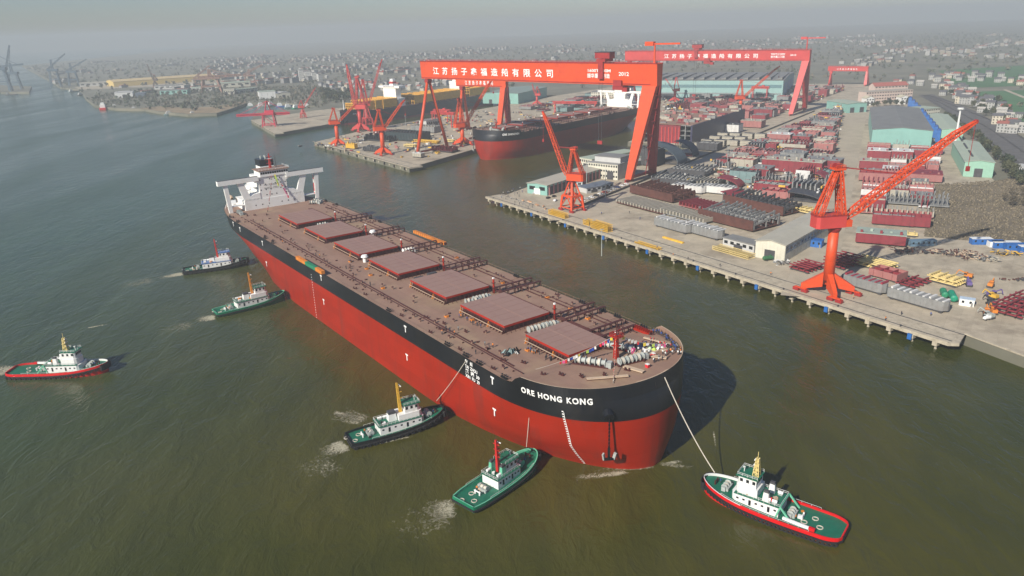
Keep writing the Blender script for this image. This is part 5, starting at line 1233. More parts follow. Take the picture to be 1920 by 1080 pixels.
# ------------------------------------------------------------------ hull blocks standing in the yard
ORD = 'first second third fourth fifth sixth seventh eighth ninth tenth eleventh twelfth thirteenth fourteenth fifteenth sixteenth seventeenth eighteenth nineteenth twentieth twenty-first twenty-second twenty-third twenty-fourth twenty-fifth twenty-sixth twenty-seventh twenty-eighth twenty-ninth thirtieth thirty-first thirty-second thirty-third thirty-fourth thirty-fifth thirty-sixth thirty-seventh thirty-eighth thirty-ninth fortieth forty-first forty-second forty-third forty-fourth forty-fifth forty-sixth'.split()
BR = random.Random(11)
def hull_block(P, w, d, h, kind, m, m2=None, rz=None, label='', group=None, z=QZ):
    """w along the river, d inland; local x = w, local y = d"""
    t = thing('hull_block', label, 'hull block', (P[0], P[1], z), math.atan2(EV.y, EV.x) if rz is None else rz, group)
    m2 = m2 or m; X, Y = w / 2, d / 2; z0 = 1.0
    for sy in (-.72, .72):
        b = MB(); b.bb(-X * .9, X * .9, sy * Y - .6, sy * Y + .6, z0 * .35, z0, blk_dark); b.bb(-X * .9, -X * .9 + 1.5, sy * Y - .8, sy * Y + .8, 0, z0 * .35, blk_dark); b.bb(X * .9 - 1.5, X * .9, sy * Y - .8, sy * Y + .8, 0, z0 * .35, blk_dark); b.build('support', parent=t)
    pl, st = MB(), MB()
    if kind == 'panel':                                     # flat panel with rows of tall stiffeners
        pl.bb(-X, X, -Y, Y, z0, z0 + .5, m2); n = max(5, int(w / 3.0))
        for i in range(n + 1):
            x = -X + .3 + (w - .6) * i / n; st.bb(x - .45, x + .45, -Y + .2, Y - .2, z0 + .5, z0 + h, m); 
        for j in range(1, max(2, int(d / 7))): y = -Y + d * j / max(2, int(d / 7)); st.bb(-X, X, y - .15, y + .15, z0 + .5, z0 + h * .6, m2)
    elif kind == 'frames':                                  # side plating around a grid of open web frames
        for sy in (-1, 1): pl.bb(-X, X, sy * Y - .25, sy * Y + .25, z0, z0 + h * (1 if sy < 0 else .8), m2)
        pl.bb(-X, X, -Y + .25, Y - .25, z0, z0 + .5, m2); n = max(5, int(w / 3.6))
        for i in range(n + 1):
            x = -X + .3 + (w - .6) * i / n; hh = h * BR.uniform(.85, 1.35)
            st.beam((x, -Y + .3, z0 + h * .55), (x, Y - .3, z0 + hh), .5, 1.3, m); st.bb(x - .3, x + .3, -Y + .3, -Y + 1.8, z0 + .5, z0 + hh, m); st.bb(x - .3, x + .3, Y - 1.8, Y - .3, z0 + .5, z0 + hh * 1.1, m)
            st.beam((x, 0, z0), (x, 0, z0 + hh * .9), .6, m=m)
        for j in range(4): y = -Y + d * (j + .5) / 4; st.bb(-X, X, y - .2, y + .2, z0 + h * .55, z0 + h * .8, m)
    elif kind == 'spikes':                                  # upright floor plates standing free
        pl.bb(-X, X, -Y, Y, z0, z0 + .6, m2); n = int(w / 2.6)
        for i in range(n):
            for j in range(max(2, int(d / 9))):
                x = -X + w * (i + .5) / n; y = -Y + d * (j + .5) / max(2, int(d / 9)); hh = h * BR.uniform(.4, 1.1)
                st.bb(x - .25, x + .25, y - 3.2, y + 1.5, z0 + .6, z0 + hh, m); st.beam((x, y - 3.4, z0), (x + .8, y + 3, z0 + hh), .5, .5, m)
    elif kind == 'box':                                     # closed block with an open cellular top
        pl.bb(-X, X, -Y, -Y + .3, z0, z0 + h, m); pl.bb(-X, X, Y - .3, Y, z0, z0 + h, m); pl.bb(-X, -X + .3, -Y + .3, Y - .3, z0, z0 + h, m); pl.bb(X - .3, X, -Y + .3, Y - .3, z0, z0 + h, m)
        pl.bb(-X + .3, X - .3, -Y + .3, Y - .3, z0, z0 + h * .55, m2); n = max(3, int(w / 4.5)); k = max(2, int(d / 5))
        for i in range(1, n): x = -X + w * i / n; st.bb(x - .2, x + .2, -Y + .3, Y - .3, z0 + h * .55, z0 + h - .2, m2)
        for j in range(1, k): y = -Y + d * j / k; st.bb(-X + .3, X - .3, y - .2, y + .2, z0 + h * .55, z0 + h - .35, m2)
        for i in range(n): x = -X + w * (i + .5) / n; st.bb(x - .15, x + .15, -Y - .35, -Y, z0 + .3, z0 + h - .3, m)
    elif kind == 'deck':                                    # block with a plated lid and small fittings
        pl.bb(-X, X, -Y, Y, z0, z0 + h - .4, m); pl.bb(-X - .4, X + .4, -Y - .4, Y + .4, z0 + h - .4, z0 + h, m2); n = max(3, int(w / 5))
        for i in range(n): x = -X + w * (i + .5) / n; st.bb(x - .7, x + .7, -Y + 1 + (i % 2) * d * .3, -Y + 2.6 + (i % 2) * d * .3, z0 + h, z0 + h + BR.uniform(.5, 2.2), m2 if i % 2 else m)
        for i in range(n + 2): x = -X + w * i / (n + 1); st.bb(x - .2, x + .2, -Y - .3, -Y, z0 + .2, z0 + h - .4, m)
    elif kind == 'curved':                                  # rolled shell plate
        N = 9; V = []; F = []
        for i in range(N + 1):
            a = math.pi * .5 * i / N
            for y in (-Y, Y): V.append((-X + w * math.sin(a), y, z0 + h * math.cos(a)))
            for y in (-Y, Y): V.append((-X + (w - .5) * math.sin(a), y, z0 - .5 + h * math.cos(a)))
        for i in range(N):
            a, c = 4 * i, 4 * i + 4; F += [(a, a + 1, c + 1, c), (c + 2, c + 3, a + 3, a + 2), (a, c, c + 2, a + 2), (a + 3, c + 3, c + 1, a + 1)]
        pl.add(V, F, m)
        for j in range(4): y = -Y + d * (j + .5) / 4; st.beam((-X + .6, y, z0), (-X + .6, y, z0 + h * .85), .4, m=m2); st.beam((-X + .6, y, z0 + .4), (X - 1.2, y, z0 + .4), .4, .6, m2)
    elif kind == 'module':                                  # long closed tank module, rounded end
        poly = [(-X, -Y), (X - Y, -Y), (X - Y * .4, -Y * .75), (X, -Y * .2), (X, Y * .2), (X - Y * .4, Y * .75), (X - Y, Y), (-X, Y)]
        pl.prism(poly, z0, z0 + h, m); n = int(w / 3)
        for i in range(n): x = -X + w * (i + .5) / n; st.bb(x - .5, x + .5, -Y + .5, Y - .5, z0 + h, z0 + h + .35 + .5 * (i % 3 == 0), m2)
        for i in range(n): x = -X + (w - d / 2) * i / n; st.bb(x - .12, x + .12, -Y - .12, -Y, z0 + .2, z0 + h, m)
    elif kind == 'stack':                                   # layered beams or trestles
        for lay in range(max(2, int(h / .9))):
            zz = z0 + lay * .9; n = 5 + (lay % 2) * 2
            if lay % 2 == 0:
                for i in range(n): y = -Y + d * (i + .5) / n; st.bb(-X, X, y - .3, y + .3, zz, zz + .6, m)
            else:
                for i in range(int(w / 3.5)): x = -X + w * (i + .5) / int(w / 3.5); st.bb(x - .3, x + .3, -Y, Y, zz, zz + .6, m)
        pl.bb(-X, X, -.4, .4, z0 - .3, z0, m)
    pl.build('plating' if kind != 'stack' else 'bearer', parent=t); o = st.build('stiffeners' if kind != 'stack' else 'beams', parent=t); o['kind'] = 'stuff'
    return t
near = [((1217, 389), 50, 20, 2.4, 'panel', blk_beige, blk_rust, 'wide primer-coloured ribbed panel nearest the quay beside the dock road'),
 ((1241, 368), 46, 24, 6, 'frames', blk_rust, blk_rust, 'dark brown block of open web frames behind the first ribbed panel'),
 ((1268, 343), 34, 26, 4.5, 'frames', blk_grey, blk_dark, 'dark grey web-frame block beside the dock road, nearer of two'),
 ((1297, 325), 34, 28, 4.5, 'frames', blk_grey, blk_dark, 'dark grey web-frame block beside the dock road, further of two'),
 ((1324, 344), 27, 18, 3, 'panel', blk_beige, blk_grey, 'short primer-coloured ribbed panel beside the dark grey frame blocks'),
 ((1293, 360), 26, 10, 5, 'module', blk_white, blk_grey, 'white flat-topped module behind the brown frame block'),
 ((1348, 362), 27, 11, 5, 'module', blk_white, blk_grey, 'white flat-topped module, right one of the middle pair'),
 ((1322, 391), 32, 20, 3, 'panel', blk_maroon, blk_pink, 'maroon ribbed panel right of the dark brown frame block'),
 ((1291, 408), 40, 15, 3, 'panel', blk_beige, blk_grey, 'primer-coloured ribbed panel just behind the grey quay modules'),
 ((1265, 430), 29, 8.5, 5, 'module', blk_grey, blk_white, 'grey module with white top nearest the yellow pipe racks'),
 ((1322, 441), 29, 8.5, 5, 'module', blk_grey, blk_white, 'grey module with rounded end left of the small white building'),
 ((1383, 417), 46, 26, 6.5, 'frames', blk_grey, blk_rust, 'rust-sided block of grey frames behind the small white building'),
 ((1427, 390), 52, 20, 6, 'frames', blk_dark, blk_rust, 'wide rust block of dark frames behind the white shed'),
 ((1378, 378), 13, 18, 7, 'curved', blk_maroon, blk_grey, 'curved maroon shell plate at the left end of the wide rust block'),
 ((1413, 366), 32, 12, 2.6, 'panel', blk_beige, blk_grey, 'small primer-coloured ribbed panel behind the curved maroon plate'),
 ((1459, 370), 20, 14, 5, 'box', blk_pink, blk_maroon, 'faded red open-topped block behind the wide rust block'),
 ((1485, 350), 62, 22, 9, 'spikes', blk_grey, blk_dark, 'wide grey block of free-standing upright plates in mid yard'),
 ((1370, 350), 18, 15, 7, 'curved', blk_maroon, blk_grey, 'curved maroon shell plate beside the teal-grey box block'),
 ((1399, 340), 22, 20, 9, 'box', blk_teal, blk_dark, 'teal-grey box block with open top in mid yard'),
 ((1428, 337), 15, 18, 10, 'deck', blk_maroon, blk_grey, 'upright maroon block right of the teal-grey box block'),
 ((1487, 322), 50, 16, 10, 'deck', blk_maroon, blk_beige, 'long high maroon wall block behind the upright plates'),
 ((1544, 320), 28, 16, 10, 'deck', blk_maroon, blk_grey, 'maroon wall block at the lane end of the high wall'),
 ((1557, 331), 20, 14, 6, 'stack', blk_teal, blk_teal, 'teal stacked flats beside the open lane'),
 ((1514, 376), 26, 16, 6, 'curved', blk_dark, blk_dark, 'dark curved shell plates beside the lane behind the tall crane'),
 ((1511, 399), 16, 8, 4, 'stack', pale_yel, pale_yel, 'pale yellow stacked beams behind the tall crane house'),
 ((1647, 298), 19, 15, 8, 'deck', blk_maroon, blk_white, 'maroon block in front of the big teal shed, left of three'),
 ((1687, 299), 20, 15, 8, 'deck', blk_maroon, blk_white, 'maroon block in front of the big teal shed, middle of three'),
 ((1728, 298), 19, 15, 8, 'box', blk_maroon, blk_grey, 'maroon block in front of the big teal shed, right of three'),
 ((1637, 316), 22, 14, 7, 'deck', blk_maroon, blk_beige, 'maroon lidded block left of the jib in the second row from the teal shed'),
 ((1648, 338), 30, 16, 6, 'box', blk_pink, blk_maroon, 'faded red open block crossed by the jib, at the lane'),
 ((1727, 338), 28, 18, 6, 'deck', blk_pink, blk_maroon, 'faded red lidded block right of the jib'),
 ((1697, 379), 54, 24, 6.5, 'spikes', blk_grey, blk_grey, 'grey block of free-standing plates beside the brown field'),
 ((1676, 402), 46, 12, 4, 'panel', blk_beige, blk_pink, 'pale ribbed panel with faded red patches right of the tall crane'),
 ((1673, 421), 24, 10, 6, 'box', blk_maroon, blk_grey, 'maroon open block in front of the pale ribbed panel, lane end'),
 ((1706, 423), 22, 10, 6, 'box', blk_maroon, blk_maroon, 'maroon open block in front of the pale ribbed panel, field end'),
 ((1682, 440), 22, 7, 2.6, 'stack', pale_yel, pale_yel, 'pale yellow stacked beams near the brown field'),
 ((1650, 455), 26, 13, 6, 'deck', blk_maroon, M('block_pale_green', (.30, .36, .30), .6, var=.15), 'block with pale green lid and maroon side right of the tall crane'),
 ((1637, 499), 21, 14, 3.2, 'stack', pale_yel, pale_yel, 'pale yellow raised platform of beams right of the tall crane foot'),
 ((1664, 521), 15, 10, 3.5, 'box', blk_pink, blk_maroon, 'low faded maroon block behind the quay-side grey modules'),
 ((1622, 541), 22, 6.5, 4.4, 'module', blk_grey, M('module_red_top', (.30, .03, .05), .6), 'grey module with red top beside the tall crane foot'),
 ((1722, 571), 27, 6.5, 4.4, 'module', blk_grey, blk_white, 'grey module with white top at the near end of the quay'),
 ((1712, 533), 10, 18, 2.4, 'stack', blk_maroon, blk_maroon, 'maroon stacked frames behind the white-topped quay module'),
 ((1773, 530), 15, 10, 4, 'stack', pale_yel, pale_yel, 'pale yellow stacked frames near the green tanks'),
 ((1512, 505), 12, 16, 3.5, 'stack', blk_maroon, blk_maroon, 'maroon scrap frames in front of the tall crane foot'),
 ((1580, 497), 13, 20, 5, 'stack', blk_maroon, blk_dark, 'maroon scrap frames behind the tall crane column'),
 ((1908, 583), 13, 26, 6, 'stack', blk_maroon, blk_maroon, 'tall maroon stack of frames at the right edge of the yard'),
 ((1140, 432), 24, 2.2, 1.6, 'stack', yellow_p, yellow_p, 'flat yellow beam bundle lying on the quay behind the rail'),]
near = near[:-1]
for px, w, d, h, kd, m, m2, lb in near:
    P = at(px[0], px[1], QZ); u, v = to_dk(P)
    rz = math.atan2(qdir.y, qdir.x) if (px[0] > 1575 and px[1] > 470) or (px[0] < 1575 and u < 75) else (None if px[0] < 1575 else math.atan2(EV.y, EV.x) + R(8))
    hull_block(P, w, d, h, kd, m, m2, rz, lb, 'blocks in the near yard')
KW = {'panel': 'ribbed panel', 'frames': 'web-frame block', 'spikes': 'upright-plate block', 'box': 'open-topped block', 'deck': 'lidded block', 'curved': 'curved shell plate'}
CW = {blk_maroon: 'maroon', blk_pink: 'faded red', blk_grey: 'grey', blk_beige: 'primer-coloured', blk_rust: 'rust brown', blk_dark: 'dark steel', blk_white: 'white-topped', blk_teal: 'teal-grey'}
DV0 = math.atan2(EV.y, EV.x)
row = 0; u = 92.0
while u < 735:                                              # rows further inland between the dock road and the open lane
    vmax = 106 + (756 - u) * .1976 - 3; v = 113.0; k = 0; dd = BR.uniform(13, 18)
    while v < vmax - 9:
        w = min(BR.uniform(12, 29), vmax - v)
        kd = BR.choices(('box', 'deck', 'panel', 'frames', 'spikes', 'curved'), (30, 26, 16, 12, 9, 7))[0]
        m = BR.choices((blk_maroon, blk_pink, blk_grey, blk_beige, blk_rust, blk_teal), (24, 17, 28, 18, 7, 6))[0]
        m2 = BR.choices((blk_pink, blk_white, blk_grey, blk_dark, blk_beige), (28, 16, 24, 14, 18))[0]
        clash = any(abs(to_dk(at(*n_[0], QZ))[0] - (u + dd / 2)) < (n_[2] + dd) / 2 + .5 and abs(to_dk(at(*n_[0], QZ))[1] - (v + w / 2)) < (n_[1] + w) / 2 + .5 for n_ in near)
        if not clash and w > 8:
            hull_block(dk(u + dd / 2, v + w / 2), w - 2, dd - 1.5, BR.uniform(4, 9.5), kd, m, m2, None, '%s %s, %s row inland, %s from the dock road' % (CW[m], KW[kd], ORD[row], ORD[k]), 'blocks in the inland yard')
        v += w + BR.uniform(.4, 1.6); k += 1
    u += dd + BR.uniform(.8, 2.5); row += 1
row = 0; u = 62.0
while u < 345:                                              # rows right of the open lane, up to the scrub field and green sheds
    v = 144 + (738 - u) * .169 + 3; vmax = 303 - max(0, u - 60) * .08; k = 0; dd = BR.uniform(11, 15)
    while v < vmax - 8:
        w = min(BR.uniform(10, 22), vmax - v); kd = BR.choices(('box', 'deck', 'panel', 'frames', 'spikes'), (34, 30, 14, 8, 14))[0]
        m = BR.choices((blk_maroon, blk_pink, blk_grey, blk_beige), (36, 26, 22, 16))[0]; m2 = BR.choices((blk_pink, blk_white, blk_grey, blk_beige), (26, 26, 24, 24))[0]
        P = dk(u + dd / 2, v + w / 2)
        if w > 7 and not any((at(*n_[0], QZ) - P).length < (min(n_[1], 24) + w) * .42 + 3 for n_ in near):
            hull_block(P, w - 1.2, dd - 1.2, BR.uniform(2.5, 7), kd, m, m2, DV0 + R(8), '%s %s right of the lane, %s row from quay, %s along' % (CW[m], KW[kd], ORD[row], ORD[k]), 'blocks right of the lane')
        v += w + BR.uniform(.4, 1.6); k += 1
    u += dd + BR.uniform(.8, 2.2); row += 1
# dock side: unfinished hull in the dry dock, hatch boxes, dark sections near the gantry foot
def unfinished_hull():
    t = thing('unfinished_hull', 'unfinished hull section in the dry dock showing its open end', 'ship section', dk(306, 16, 0), DA - math.pi / 2)
    W, H, L = 31, 25, 170                                    # local x to the right (+v), y inland
    b = MB()
    for s in (-1, 1): b.bb(s * W - 1, s * W + 1, 0, L, 0, H, blk_maroon if s < 0 else M('hull_navy', (.035, .035, .075), .5))
    b.bb(-W, W, 2, L, 0, 3, blk_grey); b.build('side_shell', parent=t)
    b = MB()
    for s in (-1, 1):
        for z in (8, 14, 19, H - .5): b.bb(s * W - s * 1, s * (W - 13), .5, L - 4, z - .3, z, blk_grey)
        for k in range(4): b.bb(s * (W - 13) - .4, s * (W - 13) + .4, .3 + k * .1, L - 4, 3, 12 + 0 * k, blk_teal) if k == 0 else None
        b.bb(s * (W - 7) - .5, s * (W - 7) + .5, 0, 3, 3, H, blk_grey)
    b.build('wing_tank', parent=t)
    b = MB(); b.bb(-W + 14, W - 14, 3.0, 4.4, 4, H - 1, blk_maroon)
    for k in range(9): x = -W + 15 + (2 * W - 30) * k / 8; b.bb(x - .5, x + .5, 2.2, 3.0, 5, H - 3, crane_pink)
    b.build('bulkhead', parent=t)
    b = MB(); b.bb(-W + 13, W - 13, -.5, 2.5, 0, 5, blk_beige); b.build('dock_sill', parent=t)
    b = MB(); b.bb(-W, W, 4.6, L, H - .6, H, deck_red); b.build('deck', parent=t)
    b = MB(); rr = random.Random(5)
    for k in range(90): x, y, s = rr.uniform(-W + 2, W - 2), rr.uniform(8, L - 4), rr.uniform(1, 5); b.bb(x - s, x + s, y - s * .5, y + s * .5, H, H + rr.uniform(.6, 3.2), (blk_grey, blk_pink, blk_maroon, blk_beige)[k % 4])
    stuff(b.build('deck_gear', parent=t))
unfinished_hull()
k = 0
for r_ in range(4):
    for c in range(3 + r_ % 2):
        P = dk(286 + r_ * 27 + c * 3, 64 + c * 13 - r_ * 1.0 - 12 * (r_ == 0)); 
        b = MB(); b.bb(-6, 6, -5, 5, 0, 5, blk_beige); o = b.build('lining', loc=(0, 0, 0)) if False else None
        t = thing('hatch_box', 'beige ribbed hatch box at the dock head, %s row, %s from the water' % (ORD[r_], ORD[c]), 'steel box', (P.x, P.y, QZ), math.atan2(EV.y, EV.x), 'hatch boxes at the dock head')
        b = MB(); b.bb(-5.6, 5.6, -4.6, 4.6, .6, 6.2, blk_beige); b.build('casing', parent=t)
        b = MB()
        for j in range(3): b.bb(-5.9, 5.9, -5.0, 5.0, 1.6 + j * 1.9, 1.9 + j * 1.9, blk_beige)
        b.bb(-4.8, 4.8, -3.8, 3.8, 6.2, 6.3, blk_dark); b.build('rib', parent=t)
        b = MB()
        for sx in (-4, 4): b.bb(sx - .5, sx + .5, -4, 4, 0, .6, blk_dark)
        b.build('skid', parent=t)
dark = [((1252, 305), 30, 22, 17, 'curved', M('hull_slate', (.07, .09, .10), .5), blk_dark, 'slate-coloured bow section standing behind the gantry rigid leg'),
 ((1215, 308), 26, 18, 15, 'box', blk_dark, blk_dark, 'dark open hull section behind the control building'),
 ((1287, 292), 20, 16, 14, 'curved', blk_dark, blk_maroon, 'dark curved shell section beside the dock road fence'),
 ((1330, 281), 22, 16, 7, 'box', blk_dark, blk_grey, 'dark open hull section nearest the hatch boxes'),
 ((1365, 247), 30, 16, 9, 'deck', blk_white, blk_dark, 'white superstructure section at the edge of the dry dock'),
 ((1405, 238), 34, 18, 8, 'deck', blk_pink, blk_beige, 'faded red lidded section inland of the white superstructure'),
 ((1380, 222), 40, 20, 10, 'box', blk_pink, blk_maroon, 'faded red open section behind the dry dock'),
 ((1430, 218), 30, 20, 10, 'deck', blk_maroon, blk_grey, 'maroon section in front of the second gantry leg'),
 ((720, 262), 44, 30, 6, 'spikes', blk_dark, blk_dark, 'dark heap of frames behind the pier corner crane'),
 ((765, 262), 52, 24, 9, 'box', M('hull_black_green', (.03, .045, .05), .5), blk_dark, 'large black hull section lying on the middle pier'),
 ((705, 283), 30, 14, 4, 'spikes', blk_grey, blk_dark, 'grey scrap frames at the middle pier front'),
 ((740, 252), 60, 16, 4, 'panel', blk_pink, blk_maroon, 'long faded red panel on the far edge of the middle pier'),
 ((800, 247), 40, 16, 7, 'box', blk_grey, blk_beige, 'grey open section beside the low travelling gantry'),
 ((800, 268), 36, 7, 3, 'stack', yellow_p, yellow_p, 'stack of yellow pipes on the middle pier between the cranes'),
 ((772, 276), 20, 7, 3, 'stack', pale_yel, yellow_p, 'smaller stack of yellow pipes on the middle pier'),
 ((858, 268), 34, 5, 3, 'stack', pale_yel, yellow_p, 'long yellow beam stack beside the slender gantry legs'),
 ((660, 279), 14, 5, 5, 'deck', yellow_p, yellow_p, 'yellow steel box at the middle pier front edge'),
 ((785, 295), 12, 6, 4, 'deck', blk_beige, blk_white, 'pale box beside the slender gantry foot'),
 ((835, 284), 30, 14, 5, 'spikes', blk_maroon, blk_dark, 'maroon bogie parts between the slender gantry feet')]
for px, w, d, h, kd, m, m2, lb in dark:
    hull_block(at(*px, QZ), w, d, h, kd, m, m2, None, lb, 'sections around the docks')
# inland dock yard behind: rows of small blocks under the second gantry
k = 0
for i in range(13):
    for j in range(9):
        u_, v_ = 545 + i * 36 + BR.uniform(-6, 6), -110 + j * 20 + BR.uniform(-4, 4)
        if i < 2 and j < 7: continue
        m = BR.choice((blk_maroon, blk_pink, blk_grey, blk_dark, blk_beige)); kd = BR.choice(('box', 'deck', 'spikes', 'box'))
        hull_block(dk(u_, v_), BR.uniform(12, 18), BR.uniform(14, 26), BR.uniform(4, 10), kd, m, BR.choice((blk_pink, blk_grey, blk_dark)), None, '%s %s in the inland dock yard, %s row, %s from the left' % (CW[m], KW[kd], ORD[i], ORD[j]), 'blocks in the inland dock yard')
for i in range(9):
    for j in range(4):
        u_, v_ = 540 + i * 42 + BR.uniform(-8, 8), -215 - j * 34 + BR.uniform(-6, 6); m = BR.choice((blk_maroon, blk_grey, blk_dark, blk_teal))
        hull_block(dk(u_, v_), BR.uniform(16, 26), BR.uniform(16, 28), BR.uniform(3, 8), BR.choice(('box', 'deck', 'spikes')), m, BR.choice((blk_pink, blk_grey, blk_dark)), None, '%s section on the pier behind the moored carrier, %s row, %s from the basin' % (CW[m], ORD[i], ORD[j]), 'sections behind the moored carrier')

def oddments():
    b = MB(); rr = random.Random(17); ms = (blk_white, blk_grey, blk_dark, blk_pink, blk_maroon, blk_beige, plank_b, yellow_p)
    for _ in range(2600):
        u_ = rr.uniform(100, 740); v_ = rr.uniform(111, 106 + (756 - u_) * .1976 - 2); p = dk(u_, v_); a = DA + rr.choice((0, 1.57, rr.uniform(0, 3))); L = rr.uniform(.6, 6); z = QZ + rr.choice((.4, .6, rr.uniform(1, 8)))
        b.box((p.x, p.y, z), (L, rr.uniform(.3, 1.6), rr.uniform(.3, 1.6)), a, rr.choice(ms))
    for _ in range(900):
        u_ = rr.uniform(540, 980); v_ = rr.uniform(-330, 60); p = dk(u_, v_); b.box((p.x, p.y, QZ + rr.uniform(.3, 6)), (rr.uniform(1, 8), rr.uniform(.5, 2), rr.uniform(.5, 2)), DA + rr.choice((0, 1.57)), rr.choice(ms))
    for _ in range(420):
        u_ = rr.uniform(110, 500); v_ = rr.uniform(-370, -165); p = dk(u_, v_ - (u_ - 110) * .1); b.box((p.x, p.y, QZ + rr.uniform(.3, 2)), (rr.uniform(1, 7), rr.uniform(.4, 2), rr.uniform(.4, 2)), DA + rr.choice((0, 1.57, .6)), rr.choice(ms))
    stuff(b.build('yard_oddments'), 'loose plates, beams and fittings strewn over and between the hull blocks', 'debris')
oddments()

# ------------------------------------------------------------------ yard furniture on and behind the quay
def along(px, ang=None): P = at(*px, QZ); return P, (math.atan2(qdir.y, qdir.x) if ang is None else ang)
def pipe_rack(px, L, w, rows, label, m=yellow_p, ang=None):
    P, a = along(px, ang); t = thing('frame_stack', label, 'steel frames', (P.x, P.y, QZ), a)
    b = MB()
    for r_ in range(rows):
        for i in range(int(L / 1.1)): x = -L / 2 + i * 1.1; z = r_ * 1.1; b.beam((x, -w / 2, z + .2), (x + .6, w / 2, z + .9), .22, m=m); b.beam((x, w / 2, z + .2), (x + .6, -w / 2, z + .9), .22, m=m)
    stuff(b.build('braces', parent=t))
    for r_ in range(rows + 1):
        b = MB()
        for y in (-w / 2, w / 2): b.beam((-L / 2, y, r_ * 1.1 + .1), (L / 2, y, r_ * 1.1 + .1), .25, m=m)
        b.build('chord', parent=t)
    for x in (-L / 2, 0, L / 2): b = MB(); b.beam((x, -w / 2, .05), (x, w / 2, .05), .3, m=m); b.beam((x, -w / 2, 0), (x, -w / 2, rows * 1.1), .25, m=m); b.build('post', parent=t)
pipe_rack((1047, 405), 19, 3.4, 3, 'stack of yellow lattice frames left of the portal crane foot')
pipe_rack((1128, 430), 17, 4.5, 4, 'tall stack of yellow lattice frames right of the portal crane foot')
pipe_rack((1103, 421), 6, 4, 3, 'small bundle of yellow lattice frames between the portal crane and tall stack')
pipe_rack((1215, 462), 20, 3, 1, 'loose low yellow frames scattered along the quay rail')
pipe_rack((1375, 475), 26, 6, 2, 'pale yellow trestles in front of the small white building', pale_yel)
pipe_rack((1140, 325), 40, 6, 4, 'rack of yellow trestles in front of the control building', yellow_p, math.atan2(EV.y, EV.x))
b = MB(); P, a = along((1262, 451)); b.box((0, 0, .45), (17, 1.6, .9), 0, yellow_p); b.box((0, 0, .95), (16, .4, .12), 0, yellow_p); tag(b.build('yellow_beam', loc=(P.x, P.y, QZ), rz=a), 'long flat yellow beam lying on the quay', 'beam')
for i in range(9):
    P, a = along((980 + i * 7 + (i % 2) * 4, 377 + i * 2.6 - (i % 3))); b = MB(); b.box((0, 0, .35), (2.6, .9, .7), 0, plank_b); b.box((.2, .1, .8), (1.6, .5, .3), 0, orange_p)
    tag(b.build('timber_pile', loc=(P.x, P.y, QZ), rz=a + i * .4), 'small timber and cable pile on the quay edge near the corner crowd', 'pile', 'timber piles at the quay corner')
# green tanks, machines and skips near the quay end
def tank(px, L, r_, m, label, a=1.2):
    P = at(*px, QZ); t = thing('tank', label, 'tank', (P.x, P.y, QZ), a); b = MB(); b.tube((-L / 2, 0, r_ + .4), (L / 2, 0, r_ + .4), r_, n=14, m=m); b.tube((L / 2, 0, r_ + .4), (L / 2 + .6, 0, r_ + .4), r_, r_ * .5, n=14, m=m); b.tube((-L / 2, 0, r_ + .4), (-L / 2 - .6, 0, r_ + .4), r_, r_ * .5, n=14, m=m); b.build('shell', parent=t, smooth=False)
    for x in (-L * .3, L * .3): b = MB(); b.box((x, 0, .35), (.5, r_ * 1.6, .7), 0, blk_dark); b.build('saddle', parent=t)
    b = MB(); b.tube((0, 0, r_ * 2 + .3), (0, 0, r_ * 2 + .9), .5, n=8, m=m); b.build('manhole', parent=t)
tank((1769, 556), 7, 1.5, green_p, 'dark green tank, left of two near the quay end'); tank((1785, 562), 8.5, 1.6, M('bright_green_tank', (.01, .26, .15), .5), 'bright green tank, right of two near the quay end')
tank((1444, 488), 8, 1.2, M('dark_green_tarp', (.03, .12, .05), .8), 'long dark green covered load in front of the white shed', .2); tank((1850, 600), 3, .8, tug_white, 'small white tank at the river wall end of the yard', .3)
def machine(px, m, label, s=1.0, a=.8):
    P = at(*px, QZ); t = thing('site_machine', label, 'machine', (P.x, P.y, QZ), a)
    b = MB(); b.box((0, 0, .55 * s), (4.4 * s, 2.4 * s, .7 * s), 0, blk_dark); b.build('chassis', parent=t)
    for x in (-1.4, 1.4):
        for y in (-1.2, 1.2): b = MB(); b.tube((x * s, y * s - .2, .5 * s), (x * s, y * s + .2, .5 * s), .5 * s, n=10, m=black_rub); b.build('wheel', parent=t)
    b = MB(); b.box((-.7 * s, 0, 1.6 * s), (2.4 * s, 2.2 * s, 1.5 * s), 0, m); b.build('engine_cover', parent=t)
    b = MB(); b.box((1.2 * s, 0, 1.9 * s), (1.3 * s, 1.8 * s, 2.0 * s), 0, m); b.box((1.2 * s, 0, 2.1 * s), (1.36 * s, 1.86 * s, .8 * s), 0, glass_dark); b.build('cab', parent=t)
    b = MB(); b.beam((1.5 * s, 0, 2.4 * s), (4.6 * s, 0, 3.4 * s), .4 * s, m=m); b.beam((4.6 * s, 0, 3.4 * s), (5.6 * s, 0, 1.2 * s), .35 * s, m=m); b.build('boom', parent=t)
for px, m, lb in (((1815, 521), orange_p, 'orange machine at the head of the row near the green tanks'), ((1816, 536), M('violet_paint', (.14, .10, .28), .6), 'violet machine in the row near the green tanks'), ((1857, 538), orange_p, 'orange machine at the head of the right-hand row'),
        ((1858, 556), M('violet_paint', (.1, .1, .3), .6), 'violet machine behind the right-hand orange machine'), ((1862, 560), yellow_p, 'yellow machine in the right-hand row'), ((1858, 572), blk_dark, 'dark machine low in the right-hand row'), ((1849, 590), orange_p, 'orange machine nearest the river wall'), ((1854, 596), grey_mach, 'grey machine with bucket nearest the river wall'), ((1862, 588), orange_p, 'orange machine beside the grey bucket machine')):
    machine(px, m, lb, 1.0, rnd.uniform(0, 3))
